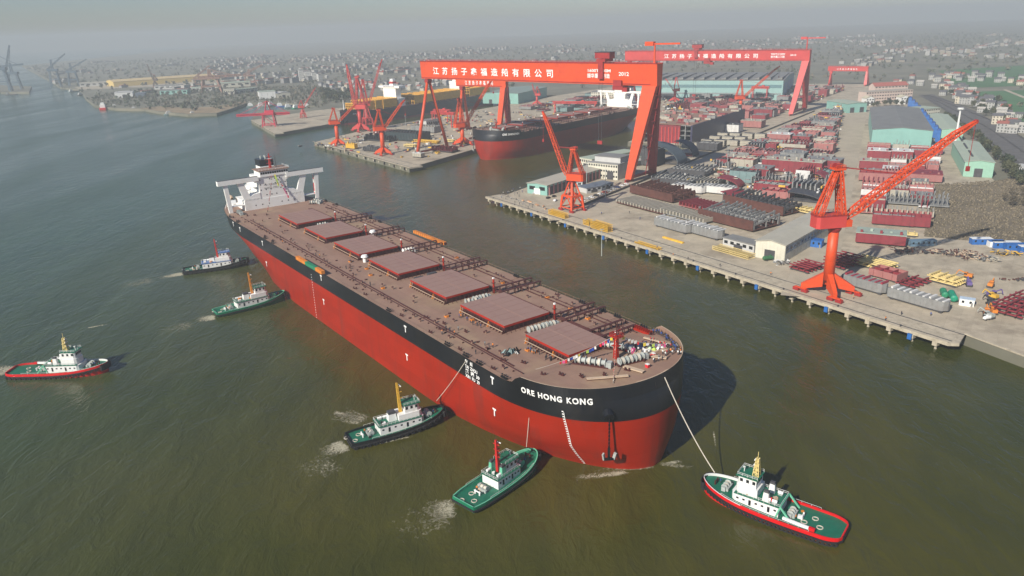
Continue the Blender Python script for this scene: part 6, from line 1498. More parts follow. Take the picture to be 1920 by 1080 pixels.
def hut(px, w, d, h, m, roof, label, a=0.0, cat='container', name='site_container', ribs=True):
    P = at(*px, QZ); t = thing(name, label, cat, (P.x, P.y, QZ), a); b = MB(); b.bb(-w / 2, w / 2, -d / 2, d / 2, 0, h, m); b.build('body', parent=t)
    b = MB(); b.bb(-w / 2 - .15, w / 2 + .15, -d / 2 - .15, d / 2 + .15, h, h + .18, roof); b.build('roof', parent=t)
    for k in range(max(1, int(w / 3))): x = -w / 2 + (k + .5) * w / max(1, int(w / 3)); b = MB(); b.bb(x - .5, x + .5, -d / 2 - .05, -d / 2 + .05, h * .45, h * .8, glass_dark); b.build('window', parent=t)
    b = MB(); b.bb(w / 2 - 1.3, w / 2 - .5, -d / 2 - .07, -d / 2 + .03, .05, 2.0, blk_grey); b.build('door', parent=t)
    return t
DV = math.atan2(EV.y, EV.x)
hut((1527, 461), 9, 6, 4, blue_p, blue_p, 'blue site cabin between the white shed and the tall crane', DV)
hut((1728, 460), 15, 4, 3.2, M('slate_blue', (.12, .2, .27), .6), M('slate_blue', (.12, .2, .27), .6), 'slate-blue container beside the brown field corner', 0)
hut((1812, 572), 6, 3.6, 3.2, tug_white, M('pale_blue_roof', (.45, .55, .65), .6), 'white cabin with pale roof beside the violet machine', -.6)
for i, (px, w) in enumerate((((1838, 457), 11), ((1866, 462), 8), ((1885, 464), 14), ((1908, 468), 14), ((1935, 472), 14))):
    hut(px, w, 4, 3.4, blue_p if i != 1 else tug_white, tug_white if i % 2 == 0 else blue_p, '%s blue and white cabin from the lane side, below the brown field' % ORD[i], -.12)
# scrap rows
def scrap(px, w, d, label, m=None, h=2.2):
    P = at(*px, QZ); b = MB(); rr = random.Random(px[0])
    for k in range(int(w * d * .55)):
        x, y, z = rr.uniform(-w / 2, w / 2), rr.uniform(-d / 2, d / 2), rr.uniform(.1, h); a = rr.uniform(0, 3.1); l_ = rr.uniform(.8, 2.6)
        b.beam((x - math.cos(a) * l_ / 2, y - math.sin(a) * l_ / 2, z), (x + math.cos(a) * l_ / 2, y + math.sin(a) * l_ / 2, z + rr.uniform(-.4, .6)), rr.uniform(.15, .6), m=rr.choice(m or (blk_rust, blk_dark, plank_b)))
    o = b.build('scrap_heap', loc=(P.x, P.y, QZ), rz=-.1); o['kind'] = 'stuff'; tag(o, label, 'scrap')
scrap((1790, 477), 22, 9, 'brown heap of scrap beside the slate-blue container'); scrap((1822, 484), 14, 10, 'brown heap of scrap left of the grey bundles'); scrap((1850, 488), 10, 10, 'grey heap of bundled rods right of the scrap', (blk_grey, blk_beige)); scrap((1888, 478), 14, 6, 'yellow heap of frames at the right of the scrap row', (yellow_p, blk_dark)); scrap((1712, 474), 22, 8, 'dark heap of cut steel below the slate-blue container', (blk_dark, blk_rust)); scrap((1905, 526), 16, 3, 'thin line of scrap near the right edge of the yard', (blk_rust, blk_dark), 1)
scrap((1465, 492), 8, 12, 'grey oddments piled along the long side of the white shed', (blk_grey, blk_white, blk_dark), 2)

# cars and vans
CAR_COLS = [('white', (.72, .72, .72)), ('silver', (.40, .41, .42)), ('black', (.02, .02, .022)), ('dark blue', (.02, .04, .12)), ('red', (.4, .03, .03))]
def car(px, ci, ang, label, L=4.5, W=1.8, group='cars parked by the quay sheds'):
    P = at(*px, QZ); nm, c = CAR_COLS[ci]; m = M('car_' + nm.replace(' ', '_'), c, .3, var=.04); t = thing('parked_car', label, 'car', (P.x, P.y, QZ), ang, group)
    b = MB(); pr = [(-L / 2, .35), (L / 2, .35), (L / 2, .75), (L * .28, .88), (L * .12, 1.42), (-L * .28, 1.45), (-L * .42, .95), (-L / 2, .88)]
    n = len(pr); V = [(x, -W / 2, z) for x, z in pr] + [(x, W / 2, z) for x, z in pr]; b.add(V, [tuple(range(n)), tuple(range(n, 2 * n))[::-1]] + [(i, n + i, n + (i + 1) % n, (i + 1) % n) for i in range(n)], m); b.build('body', parent=t)
    b = MB(); b.add([(L * .27, -W * .43, .92), (L * .27, W * .43, .92), (L * .13, W * .42, 1.40), (L * .13, -W * .42, 1.40)], [(0, 1, 2, 3)], glass_dark)
    b.v = [(x + .03, y, z + .02) for x, y, z in b.v]; b.build('windscreen', parent=t)
    for s in (-1, 1): b = MB(); b.bb(-L * .26, L * .14, s * W / 2 - .02, s * W / 2 + .02, .98, 1.34, glass_dark); b.build('side_window', parent=t)
    for x in (-L * .3, L * .3):
        for y in (-W / 2, W / 2): b = MB(); b.tube((x, y - .1, .33), (x, y + .1, .33), .33, n=10, m=black_rub); b.build('wheel', parent=t)
qa_ = math.atan2(qdir.y, qdir.x); ua = DA
for i, (px, ci) in enumerate((((1028, 372), 2), ((1039, 369), 2), ((1041, 377), 0), ((1060, 373), 3), ((1012, 364), 0), ((1002, 363), 1))):
    car(px, ci, ua + .1 * (i % 3), '%s car parked near the portal crane, %s from the quay corner' % (CAR_COLS[ci][0], ORD[i]))
for i in range(11):
    ci = (0, 1, 0, 2, 0, 4, 0, 1, 3, 0, 0)[i]; car((1093 + i * 8.2, 377 - i * 3.1), ci, qa_ + .3, '%s car in the line beside the blue-roofed huts, %s from the portal crane' % (CAR_COLS[ci][0], ORD[i]))
# quay corner crowd and yard workers
for i in range(46):
    P = at(930 + rnd.uniform(0, 62), 345 + rnd.uniform(0, 10) + rnd.uniform(0, 1) * 22 * 0, QZ); u_, v_ = to_dk(P)
    P = dk(rnd.uniform(8, 44), rnd.uniform(4, 26)) if i % 3 else dk(0, 0) + qdir * rnd.uniform(6, 60) + qin * rnd.uniform(3, 12)
    P.z = QZ; c = ('dark', 'dark', 'blue', 'grey', 'white')[i % 5]; person(P, c, 'person in %s clothing in the crowd at the quay corner' % c, 'crowd at the quay corner')
for i, (px) in enumerate(((1262, 480), (1290, 487), (1232, 466), (1445, 515), (1180, 400), (1200, 412), (1660, 600), (1690, 590), (1745, 592), (1600, 560), (1350, 500), (1128, 402))):
    person(at(*px, QZ), ('orange', 'dark', 'blue')[i % 3], 'lone yard worker in %s clothing out on the quay apron' % ('orange', 'dark', 'blue')[i % 3], 'yard workers on the quay apron')
# ------------------------------------------------------------------ sheds and buildings
def shed(A, B, depth, h, rise, wall, roof, label, cat='shed', name='shed', z=QZ, doors=2, wins=0, win_rows=1, ridge='depth', trim=None, panels=0, side_panels=0, roof_lights=0, flat=False, lights_m=None, back=None):
    """near wall from picture point A to B on the ground, running back from the river by depth"""
    a, c = at(A[0], A[1], z), at(B[0], B[1], z); d = (c - a); d.z = 0
    if back:
        bv = at(back[0], back[1], z) - a; bv.z = 0; dep2 = (at(back[0], back[1], z + h + rise) - at(A[0], A[1], z)).length; depth = dep2; bv.normalize(); d = Vector((bv.y, -bv.x, 0)) * abs(d.dot(Vector((bv.y, -bv.x, 0))))
    W = d.length; ang = math.atan2(d.y, d.x)
    if Vector((-d.y, d.x, 0)).dot(Vector((a.x, a.y, 0))) < 0: raise ValueError(label)
    t = thing(name, label, cat, (a.x, a.y, z), ang)
    b = MB(); b.bb(0, W, 0, depth, 0, h, wall)
    if not flat and rise > 0:
        if ridge == 'depth':
            for y in (0.02, depth - .02): b.add([(0, y, h), (W, y, h), (W / 2, y, h + rise)], [(0, 1, 2)], wall)
        else:
            for x in (0.02, W - .02): b.add([(x, 0, h), (x, depth, h), (x, depth / 2, h + rise)], [(0, 1, 2)], wall)
    b.build('walls', parent=t)
    b = MB()
    if flat: b.bb(-.4, W + .4, -.4, depth + .4, h, h + .5, roof)
    else: b.gable(0, W, 0, depth, h + .02, h + rise + .02, .6, .35, roof, axis='y' if ridge == 'depth' else 'x')
    rf = b.build('roof', parent=t)
    for k in range(panels):
        b = MB(); x = W * (k + .5) / panels; b.bb(x - W / panels * .46, x + W / panels * .46, -.12, 0, .3, h - .3, wall); b.build('cladding_panel', parent=t)
    for k in range(side_panels):
        y = depth * (k + .5) / side_panels
        for x in (-.1, W): b = MB(); b.bb(x, x + .1, y - depth / side_panels * .45, y + depth / side_panels * .45, .3, h - .3, wall); b.build('cladding_panel', parent=t)
    for k in range(doors):
        x = W * (k + .5) / doors; b = MB(); w_ = min(6, W / doors * .5); b.bb(x - w_ / 2, x + w_ / 2, -.25, -.13, .05, min(h * .6, 7), trim or blk_dark); b.build('door', parent=t)
    for r_ in range(win_rows if wins else 0):
        zz = h * (r_ + .62) / win_rows
        for k in range(wins):
            x = W * (k + .5) / wins; b = MB(); b.bb(x - W / wins * .28, x + W / wins * .28, -.08, .04, zz - h / win_rows * .18, zz + h / win_rows * .18, glass_dark); b.build('window', parent=t)
    for k in range(roof_lights):
        y = depth * (k + .5) / roof_lights; b = MB()
        for s in (-1, 1):
            x0, x1 = W / 2 + s * W * .06, W / 2 + s * W * .44; z0, z1 = h + rise * (1 - .12) + .42, h + rise * (1 - .88) + .42
            b.add([(x0, y - .7, z0), (x0, y + .7, z0), (x1, y + .7, z1), (x1, y - .7, z1)], [(0, 1, 2, 3)], lights_m or beige_roof)
        b.build('roof_light', parent=rf)
    return t, W
cream = M('cream_cladding', (.58, .56, .46), .6, var=.08, scale=.3, dirt=(.4, .37, .3), dirt_amt=.4)
pale_grey = M('pale_grey_wall', (.48, .48, .46), .7, var=.08, scale=.2)
mint_roof = M('mint_roof', (.36, .42, .33), .6, var=.10, scale=.1, dirt=(.28, .3, .24), dirt_amt=.5, dirt_scale=.1)
t, W = shed((1415, 482), (1470, 492), 82, 9.5, 1.8, cream, beige_roof, 'long cream shed with ridged grey roof on the quay apron', panels=8, side_panels=18, doors=1)
b = MB(); b.bb(W - .02, W + .10, 1, 81, 4.5, 8.6, M('pale_blue_strip', (.40, .48, .55), .6)); b.build('side_cladding', parent=t)
for k in range(16): b = MB(); b.bb(W + .1, W + .18, 3 + k * 5, 5 + k * 5, 6, 7, glass_dark); b.build('window', parent=t)
shed((1355, 461), (1413, 476), 9, 5, 0, pale_grey, grey_roof, 'small flat-roofed white building beside the long cream shed', flat=True, wins=5, doors=1, cat='building', name='yard_office')
t, W = shed((989, 362), (1026, 367), 104, 8, 1.0, teal_w, beige_roof, 'teal shed with pink columns beside the dock basin', doors=1, wins=2, trim=white_paint)
for k in range(18):
    b = MB(); y = 3 + k * 5.7; b.bb(W - .05, W + .5, y - .6, y + .6, 0, 8, pink_col); b.build('column', parent=t)
    b = MB(); b.bb(W - .03, W + .06, y + .8, y + 4.9, .2, 6.6, blk_dark); b.build('dark_bay', parent=t)  # dark panel laid on the wall for the shade inside an open bay
t, W = shed((1103, 332), (1158, 338), 26, 13, 0, cream, M('flat_roof_grey', (.26, .26, .25), .8), 'cream control building with perforated windows beside the gantry rigid leg', flat=True, wins=12, win_rows=3, doors=2, cat='building', name='control_building')
b = MB(); b.bb(3, W - 1, 6, 22, 13.5, 18, pale_grey); b.build('upper_storey', parent=t)
b = MB(); b.bb(2.4, W - .4, 5.4, 22.6, 18, 18.4, grey_roof); b.build('upper_roof', parent=t)
shed((1087, 318), (1110, 322), 60, 11, 0, cream, mint_roof, 'long low cream workshop left of the control building', flat=True, wins=6, win_rows=2, doors=1, cat='building', name='workshop')
shed((1160, 316), (1235, 306), 26, 8, 0, pale_grey, mint_roof, 'flat pale roof canopy behind the control building', flat=True, doors=3, cat='building', name='workshop')
for i, (A, B, dp, m) in enumerate((((1058, 352), (1092, 350), 9, tug_white), ((1100, 363), (1128, 358), 12, pale_grey), ((1128, 357), (1150, 352), 12, M('slate_roof', (.12, .15, .19), .6)))):
    shed(A, B, dp, 4, 0, m if i < 2 else pale_grey, M('slate_roof', (.12, .15, .19), .6), ('white hut between the teal shed and the portal crane', 'pale hut with slate roof beside the parked cars', 'second slate-roofed hut beside the parked cars')[i], flat=True, wins=3, doors=1, cat='hut', name='site_hut')
t, W = shed((1632, 279), (1742, 279), 400, 19, 2.5, teal_w, grey_roof, 'huge teal shed with dark grey roof beside the open lane', back=(1625, 198), doors=0, panels=12, side_panels=30, roof_lights=0)
rfl = MB()
for k in range(60):
    y = 400 * (k + .5) / 60
    for s in (-1, 1): x0, x1 = W / 2 + s * .8, W / 2 + s * (W / 2 + .5); rfl.add([(x0, y - .15, 22.05), (x0, y + .15, 22.05), (x1, y + .15, 19.45), (x1, y - .15, 19.45)], [(0, 1, 2, 3)], blk_grey)
stuff(rfl.build('roof_seams', parent=t))
for k in range(7): b = MB(); b.bb(W * (k + .5) / 7 - 2, W * (k + .5) / 7 + 2, -3 - (k % 2), -.3, 0, 3 + k % 3, (blk_white, blk_beige, blk_grey)[k % 3]); tag(b.build('stored_unit', loc=t.location, rz=t.rotation_euler.z), '%s pale storage unit against the front of the huge teal shed' % ORD[k], 'storage unit')
shed((1588, 212), (1624, 210), 50, 12, 1.0, teal_w, mint_roof, 'smaller teal shed at the inland end of the open lane', doors=2)
t, W = shed((1805, 331), (1857, 329), 150, 12, 1.6, M('green_cladding', (.27, .47, .36), .6, var=.08), mint_roof, 'long green shed with pale roof near the railway, nearest of its row', back=(1768, 262), doors=1, panels=8, side_panels=14)
for k in range(3): b = MB(); b.bb(W * .3, W * .36, 18 + k * 42, 48 + k * 42, 13.2, 14.2, blk_dark); b.build('roof_vent', parent=t)
shed((1762, 263), (1800, 260), 110, 11, 1.4, M('green_cladding', (.27, .47, .36), .6), mint_roof, 'second green shed further along the railway', back=(1722, 212), doors=1, side_panels=10)
t, _ = shed((1722, 226), (1760, 222), 26, 13, 0, cream, mint_roof, 'three-storey cream office beside the blue stacks', flat=True, wins=9, win_rows=3, doors=1, cat='building', name='office_block')
for k in range(11):
    P = at(1757 - 5.2 * k, 268 - 7.6 * k * (1 - .012 * k), QZ); t = thing('blue_silo', '%s blue silo along the huge teal shed, counting from the river' % ORD[k], 'silo', (P.x, P.y, QZ), DA, 'blue silos'); b = MB(); b.box((0, 0, 7.2), (5.2, 4.4, 11.5), 0, blue_p); b.build('tank', parent=t)
    b = MB(); b.taper((0, 0, 13), (0, 0, 14.8), 5.2, 4.4, 2, 2, m=M('blue_dark', (.015, .06, .22), .5)); b.build('cap', parent=t)
    b = MB(); b.box((0, 0, .75), (5, 5, 1.5), 0, blk_dark); b.build('stand', parent=t)
dorm_m = M('dorm_wall', (.55, .44, .38), .7, var=.08)
shed((1622, 195), (1709, 190), 18, 17, 0, dorm_m, M('dorm_roof', (.40, .36, .30), .7), 'wide pinkish dormitory block with rows of windows at the end of the lane', flat=True, wins=18, win_rows=4, doors=3, cat='building', name='dormitory')
shed((1638, 183), (1700, 180), 16, 17, 5, dorm_m, M('red_tile_roof', (.34, .10, .08), .8), 'red-roofed dormitory wing behind the wide pinkish block', wins=10, win_rows=4, ridge='x', cat='building', name='dormitory')
for i, A in enumerate(((1623, 198), (1688, 196))): shed(A, (A[0] + 15, A[1] - .7), 12, 10, 3, tug_white, M('cream_roof', (.5, .46, .34), .7), ('white gatehouse at the lane end of the dormitory', 'white gatehouse at the railway end of the dormitory')[i], wins=3, win_rows=2, cat='building', name='gatehouse', ridge='depth')
hall_m = M('hall_cladding', (.26, .42, .40), .6, var=.06)
P = at(1186, 184, QZ)
t, W = shed((1186, 185), (1466, 188), 190, height_at(P, 150) - QZ, 3, hall_m, grey_roof, 'very long teal assembly hall behind the second gantry crane', doors=0, panels=16, ridge='x', cat='hall', name='assembly_hall')
hh = height_at(P, 150) - QZ
for z0, z1, m in ((hh * .62, hh * .78, M('hall_window_band', (.12, .22, .24), .4)), (hh * .28, hh * .36, M('hall_grey_band', (.22, .26, .26), .6))):
    b = MB(); b.bb(2, W - 2, -.30, -.14, z0, z1, m); b.build('window_band', parent=t)
for k in range(14):
    b = MB(); x = W * (k + .5) / 14; b.add([(x - 6, 5, hh + 1), (x + 6, 5, hh + 1), (x + 6, 5, hh + 4.5), (x - 6, 120, hh + 1), (x + 6, 120, hh + 1), (x + 6, 120, hh + 4.5)], [(0, 1, 2), (5, 4, 3), (0, 2, 5, 3), (1, 4, 5, 2)], grey_roof); b.build('saw_tooth', parent=t)
b = MB()
for k in range(3): b.bb(W + .05, W + .3, 20 + k * 50, 60 + k * 50, 1, hh * .8, M('hall_blue_door', (.12, .30, .45), .5))
for k in range(4): b.bb(W * (.2 + .2 * k), W * (.2 + .2 * k) + 22, -.5, -.15, .1, hh * .3, blk_dark)
b.build('hall_door', parent=t)
shed((903, 194), (972, 195), 130, 17, 2, teal_w, M('teal_roof', (.22, .28, .25), .6), 'teal workshop hall behind the bow of the moored carrier', doors=2, panels=8, side_panels=10, cat='hall', name='workshop_hall')
shed((1108, 186), (1176, 186), 22, 12, 0, cream, grey_roof, 'long cream office range behind the moored carrier bridge', flat=True, wins=16, win_rows=3, cat='building', name='office_block')
shed((800, 240), (824, 236), 14, 9, 0, pale_grey, grey_roof, 'grey ribbed building on the middle pier behind the crane legs', flat=True, wins=6, cat='building', name='pier_building')
yel_far = M('yellow_far_shed', (.62, .46, .16), .7, var=.06)
shed((214, 163), (404, 150), 90, 13, 4, yel_far, M('yellow_roof', (.58, .44, .22), .7), 'very long yellow shed on the far upstream shore', ridge='x', doors=5, wins=24, panels=12)
shed((216, 184), (250, 182), 40, 11, 1, tug_white, pale_grey, 'white warehouse on the far upstream point', doors=1, panels=5)
shed((254, 183), (272, 182), 35, 8, 0, M('slate_roof', (.12, .15, .19), .6), M('slate_roof', (.12, .15, .19), .6), 'dark warehouse beside the white one on the far point', flat=True, doors=1)
shed((487, 186), (518, 184), 30, 14, 0, tug_white, mint_roof, 'white and teal striped building by the fishing harbour', flat=True, doors=0, panels=6, wins=3, cat='building', name='harbour_building')
shed((443, 176), (484, 172), 20, 9, 0, cream, mint_roof, 'cream terrace with many windows left of the fishing harbour', flat=True, wins=14, win_rows=2, cat='building', name='harbour_building')
shed((520, 184), (545, 182), 26, 9, 2, cream, pale_grey, 'pale warehouse right of the fishing harbour', doors=1, cat='building', name='harbour_building')
for i, (x, w, h) in enumerate(((562, 9, 30), (574, 10, 26), (586, 9, 22), (598, 7, 18))):
    shed((x, 152), (x + w, 151.5), 14, h, 0, pale_grey, grey_roof, '%s pale apartment tower far behind the container ship, from the left' % ORD[i], flat=True, wins=4, win_rows=6, doors=0, cat='building', name='apartment_tower')

for i, (A, B, dp, h_, m_) in enumerate((((300, 178), (352, 176), 24, 9, teal_w), ((360, 172), (398, 170), 20, 8, pale_grey), ((420, 178), (440, 177), 22, 10, cream), ((290, 168), (340, 166), 20, 8, pale_grey), ((405, 165), (470, 161), 26, 10, cream), ((150, 163), (205, 160), 26, 9, pale_grey))):
    shed(A, B, dp, h_, 2, m_, (grey_roof, mint_roof, beige_roof)[i % 3], '%s low shed of the upstream yard behind the wooded shore' % ORD[i], doors=2, wins=5, ridge='x')
# lighting mast
P = at(1789, 278, QZ); hz = height_at(P, 203) - QZ; t = thing('light_mast', 'tall white lighting mast between the green sheds', 'light mast', (P.x, P.y, QZ))
b = MB(); b.tube((0, 0, 0), (0, 0, hz), 1.4, .7, n=12, m=tug_white); b.build('pole', parent=t); b = MB(); b.tube((0, 0, hz - 1), (0, 0, hz + .5), 2.6, n=14, m=tug_white); b.build('lamp_ring', parent=t)
for k in range(6): b = MB(); b.box((2.8 * math.cos(k * 1.05), 2.8 * math.sin(k * 1.05), hz - .6), (1, 1, .7), k * 1.05, grey_mach); b.build('lamp', parent=t)
for i, (px, h) in enumerate((((1135, 372), 22), ((1128, 480), 16), ((1362, 330), 25), ((645, 215), 30), ((762, 250), 22), ((1100, 345), 18))):
    P = at(*px, QZ); t = thing('lamp_post', 'slim grey lamp post ' + ('by the dock road end', 'near the quay edge', 'beside the inland blocks', 'behind the pier corner crane', 'on the middle pier', 'beside the slate-roofed huts')[i], 'lamp post', (P.x, P.y, QZ)); b = MB(); b.tube((0, 0, 0), (0, 0, h), .3, .15, n=6, m=grey_mach); b.build('pole', parent=t); b = MB(); b.box((0, 0, h), (2.2, .6, .3), 0, grey_mach); b.build('lamp', parent=t)
# dock road fence
b = MB(); pts = [dk(u_, 84 + u_ * .008, QZ) for u_ in range(-10, 700, 60)]
for p, q in zip(pts[:-1], pts[1:]): b.beam((p.x, p.y, QZ + .9), (q.x, q.y, QZ + .9), .3, 1.8, blk_dark)
tag(b.build('dock_fence'), 'dark low fence running along the dock side of the road', 'fence')

# ------------------------------------------------------------------ container ship in the second basin
def container_ship():
    A = at(640, 236, 0); E = at(936, 186, 0); d = (E - A); d.z = 0; d = EU * .99 + EV * .06; d.normalize()
    L, Wd, D = 330.0, 46.0, 19.0; a = math.atan2(-d.y, -d.x)
    o = A + d * L; root = thing('container_ship', 'container ship with dark hull and yellow cell frames at the far berth', 'ship', (o.x, o.y, 0), a)
    navy = M('navy_hull', (.018, .024, .04), .4, var=.2, scale=.05); hull2 = M('hull_boot_red', (.22, .02, .03), .5)
    def hb(s, z):
        k = max(0, (s - 250) / 80); flare = .75 + .25 * z / D; w = Wd / 2 * (1 - (k / (.86 + .14 * z / D)) ** 2.2 if k > 0 else 1)
        w = max(0, w) * (flare if k > 0 else 1) if k > 0 else Wd / 2
        if s < 40: w *= .7 + .3 * (s / 40) ** .6
        return w
    st = [0, 10, 25, 40, 100, 180, 250] + [250 + 80 * i / 14 for i in range(1, 15)]; zl = [-2, 3, 9, 14, D, D + 3]
    for nm, lo, hi, m in (('lower_hull', 0, 1, hull2), ('hull', 1, 5, navy)):
        b = MB()
        for sg in (-1, 1):
            for za, zb in zip(zl[lo:hi], zl[lo + 1:hi + 1]):
                for s0, s1 in zip(st[:-1], st[1:]):
                    if zb > D and s0 < 290: continue
                    q = [(s0, sg * hb(s0, za), za), (s1, sg * hb(s1, za), za), (s1, sg * hb(s1, zb), zb), (s0, sg * hb(s0, zb), zb)]; b.add(q if sg < 0 else q[::-1], [(0, 1, 2, 3)], m)
        for za, zb in zip(zl[lo:min(hi, 4)], zl[lo + 1:min(hi, 4) + 1]): b.add([(0, -hb(0, za), za), (0, hb(0, za), za), (0, hb(0, zb), zb), (0, -hb(0, zb), zb)], [(3, 2, 1, 0)], m)
        b.build(nm, parent=root)
    b = MB(); ring = [(s, -hb(s, D) + .2) for s in st] + [(s, hb(s, D) - .2) for s in reversed(st)]; b.add([(x, y, D) for x, y in ring], [tuple(range(len(ring)))], deck_red); b.build('deck', parent=root)
    yel = M('cell_frame_yellow', (.80, .43, .05), .55, var=.15, scale=.2)
    bays = [(12 + i * 14.2) for i in range(4)] + [(86 + i * 14.2) for i in range(8)] + [(236 + i * 14.2) for i in range(5)]
    for x in bays:
        b = MB(); w = hb(x + 6, D) - 1.5; w = min(w, Wd / 2 - .6); h = 14 if x < 290 else 11
        for dx in (0, 13.9): 
            for k in range(9): y = -w + 2 * w * k / 8; b.bb(x + dx - .3, x + dx + .3, y - .35, y + .35, D, D + h, yel)
            for z in (D + h * .35, D + h * .7, D + h - .3): b.bb(x + dx - .5, x + dx + .5, -w, w, z, z + .5, yel)
        for sg in (-1, 1):
            b.bb(x, x + 14.0, sg * w - .3, sg * w + .3, D + 1.2, D + h - .6, yel)
        b.bb(x + .3, x + 13.7, -w + .5, w - .5, D + h - 1.2, D + h - .7, yel)
        b.build('cell_frame', parent=root)
    b = MB(); b.bb(218, 232, -Wd / 2 + 2, Wd / 2 - 2, D, D + 12, white_paint); b.bb(219, 230, -14, 14, D + 12, D + 27, white_paint); ho_ = b.build('accommodation', parent=root)
    b = MB(); b.bb(218, 231, -Wd / 2, Wd / 2, D + 27, D + 30, white_paint); b.build('bridge', parent=root)
    for k in range(9): b = MB(); b.bb(231, 231.1, -12 + k * 2.8, -10.4 + k * 2.8, D + 28.2, D + 29.4, glass_dark); b.build('window_pane', parent=ho_)
    b = MB(); b.taper((222, 0, D + 30), (222, 0, D + 40), 7, 8, 5, 6, m=white_paint); b.bb(218.2, 225.8, -4.1, 4.1, D + 33, D + 36, mast_red); b.build('radar_mast', parent=root)
    b = MB(); b.bb(68, 82, -11, 11, D, D + 26, white_paint); b.build('engine_house', parent=root)
    b = MB(); b.bb(70, 79, -6, 6, D + 26, D + 38, white_paint); b.build('funnel', parent=root)
    b = MB(); b.tube((322, 0, D + 3), (322, 0, D + 17), .6, .3, n=6, m=white_paint); b.build('foremast', parent=root)
    writing('ship_name', 'YANGZI', root, (318, hb(318, 17) + .3, 16), (-1, .35, 0), (0, 0, 1), 2.2, width=11, bold=.03) if False else None
    bm = MB()
    for k in range(3): bm.bb(306 + k * 3, 308 + k * 3, hb(308, 16) + .1, hb(308, 16) + .25, 15, 16.6, mark_white)
    bm.build('bow_mark', parent=root)
container_ship()

# ------------------------------------------------------------------ small craft and far cranes upstream
def small_boat(px, L, Wd, hull_m, house_m, ang, label, house=.25, h=3.0, cat='boat'):
    P = at(px[0], px[1], 0); t = thing('small_boat', label, cat, (P.x, P.y, 0), ang); b = MB(); n = 10
    pl = [(-L / 2, Wd / 2 * .8)] + [(-L / 2 + L * k / n, Wd / 2 * (1 if k < 6 else (1 - ((k - 6) / 4) ** 2) ** .5)) for k in range(1, n + 1)]
    poly = [(x, -y) for x, y in pl] + [(x, y) for x, y in reversed(pl[:-1])]; b.prism(poly, -.5, h * .6, hull_m); b.build('hull', parent=t)
    b = MB(); b.bb(-L * .42, -L * (.42 - house), -Wd * .35, Wd * .35, h * .6, h * 1.6, house_m); b.bb(-L * .38, -L * (.42 - house * .8), -Wd * .25, Wd * .25, h * 1.6, h * 2.2, house_m); hs = b.build('wheelhouse', parent=t)
    b = MB(); b.bb(-L * (.42 - house) - .02, -L * (.42 - house) + .06, -Wd * .28, Wd * .28, h * 1.15, h * 1.4, glass_dark); b.build('window', parent=hs)
    b = MB(); b.tube((-L * .3, 0, h * 2), (-L * .3, 0, h * 3.4), .2, n=6, m=house_m); b.build('mast', parent=t)
    b = MB(); b.bb(-L * .1, L * .3, -Wd * .3, Wd * .3, h * .6, h * .75, deck_red); b.build('hatch', parent=t)
small_boat((196, 204), 46, 13, tug_red, tug_white, 1.9, 'red and white coaster moored at the far upstream point', .25, 6)
small_boat((228, 201), 40, 9, M('slate_hull', (.05, .09, .12), .6), pale_grey, .5, 'dark barge behind the red and white coaster', .2, 3)
for i, (px, c) in enumerate((((478, 200), blk_teal), ((497, 199), pale_grey), ((515, 198), blk_teal), ((533, 200), blue_p), ((548, 202), blk_teal), ((562, 203), green_p), ((583, 201), pale_grey))):
    small_boat(px, 30, 7, c, tug_white, .4 + .2 * (i % 3), '%s fishing boat from the left in the small harbour beyond the far pier' % ORD[i], .3, 3.4)
small_boat((22, 178), 30, 8, blk_dark, blk_grey, .3, 'small dark barge on the far left of the river', .2, 3)
for i, px in enumerate(((262, 206), (330, 214), (372, 215), (160, 178), (140, 172))):
    small_boat(px, 34 + 6 * (i % 2), 8, (blk_dark, blk_teal, blk_rust)[i % 3], pale_grey, .5 + .15 * i, '%s work barge moored along the upstream shore, from the reeds outward' % ORD[i], .22, 3)
def far_tower(px, v_top, w, jib, label, m, legs=True):
    P = at(px[0], px[1], QZ); h = height_at(P, v_top) - QZ; t = thing('harbour_crane', label, 'crane', (P.x, P.y, QZ), .3)
    for sx in (-1, 1):
        for sy in (-1, 1): b = MB(); b.beam((sx * w / 2, sy * w / 3, 0), (sx * w / 3, sy * w / 4, h * .6), w * .09, m=m); b.build('leg', parent=t)
    b = MB(); b.box((0, 0, h * .62), (w, w * .7, h * .08), 0, m); b.lattice((0, 0, h * .6), (0, 0, h), w * .2, w * .2, w * .1, w * .1, 6, w * .03, m, up=(1, 0, 0)); b.beam((-w / 2, -w / 3, h * .28), (w / 2, -w / 3, h * .28), w * .08, m=m); b.build('tower', parent=t)
    b = MB(); b.lattice((-w * .5, 0, h * .66), (jib[0], 0, jib[1] + h * .66), w * .12, w * .12, w * .08, w * .08, 10, w * .03, m); b.beam((0, 0, h), (jib[0] * .8, 0, jib[1] * .8 + h * .66), w * .03, m=m); b.build('jib', parent=t)
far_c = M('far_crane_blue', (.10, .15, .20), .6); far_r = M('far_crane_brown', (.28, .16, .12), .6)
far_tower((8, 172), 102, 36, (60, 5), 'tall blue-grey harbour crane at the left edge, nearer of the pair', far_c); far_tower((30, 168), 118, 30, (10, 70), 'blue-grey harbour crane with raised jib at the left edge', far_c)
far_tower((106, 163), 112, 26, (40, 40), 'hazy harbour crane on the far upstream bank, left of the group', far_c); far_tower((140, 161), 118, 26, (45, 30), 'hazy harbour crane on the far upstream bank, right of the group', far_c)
far_tower((398, 173), 130, 44, (70, 2), 'rusty bridge crane beside the long yellow shed', far_r); far_tower((470, 160), 130, 30, (36, 24), 'rusty crane behind the cream harbour terrace', far_r); far_tower((376, 165), 138, 26, (30, 30), 'small rusty crane left of the bridge crane', far_r)
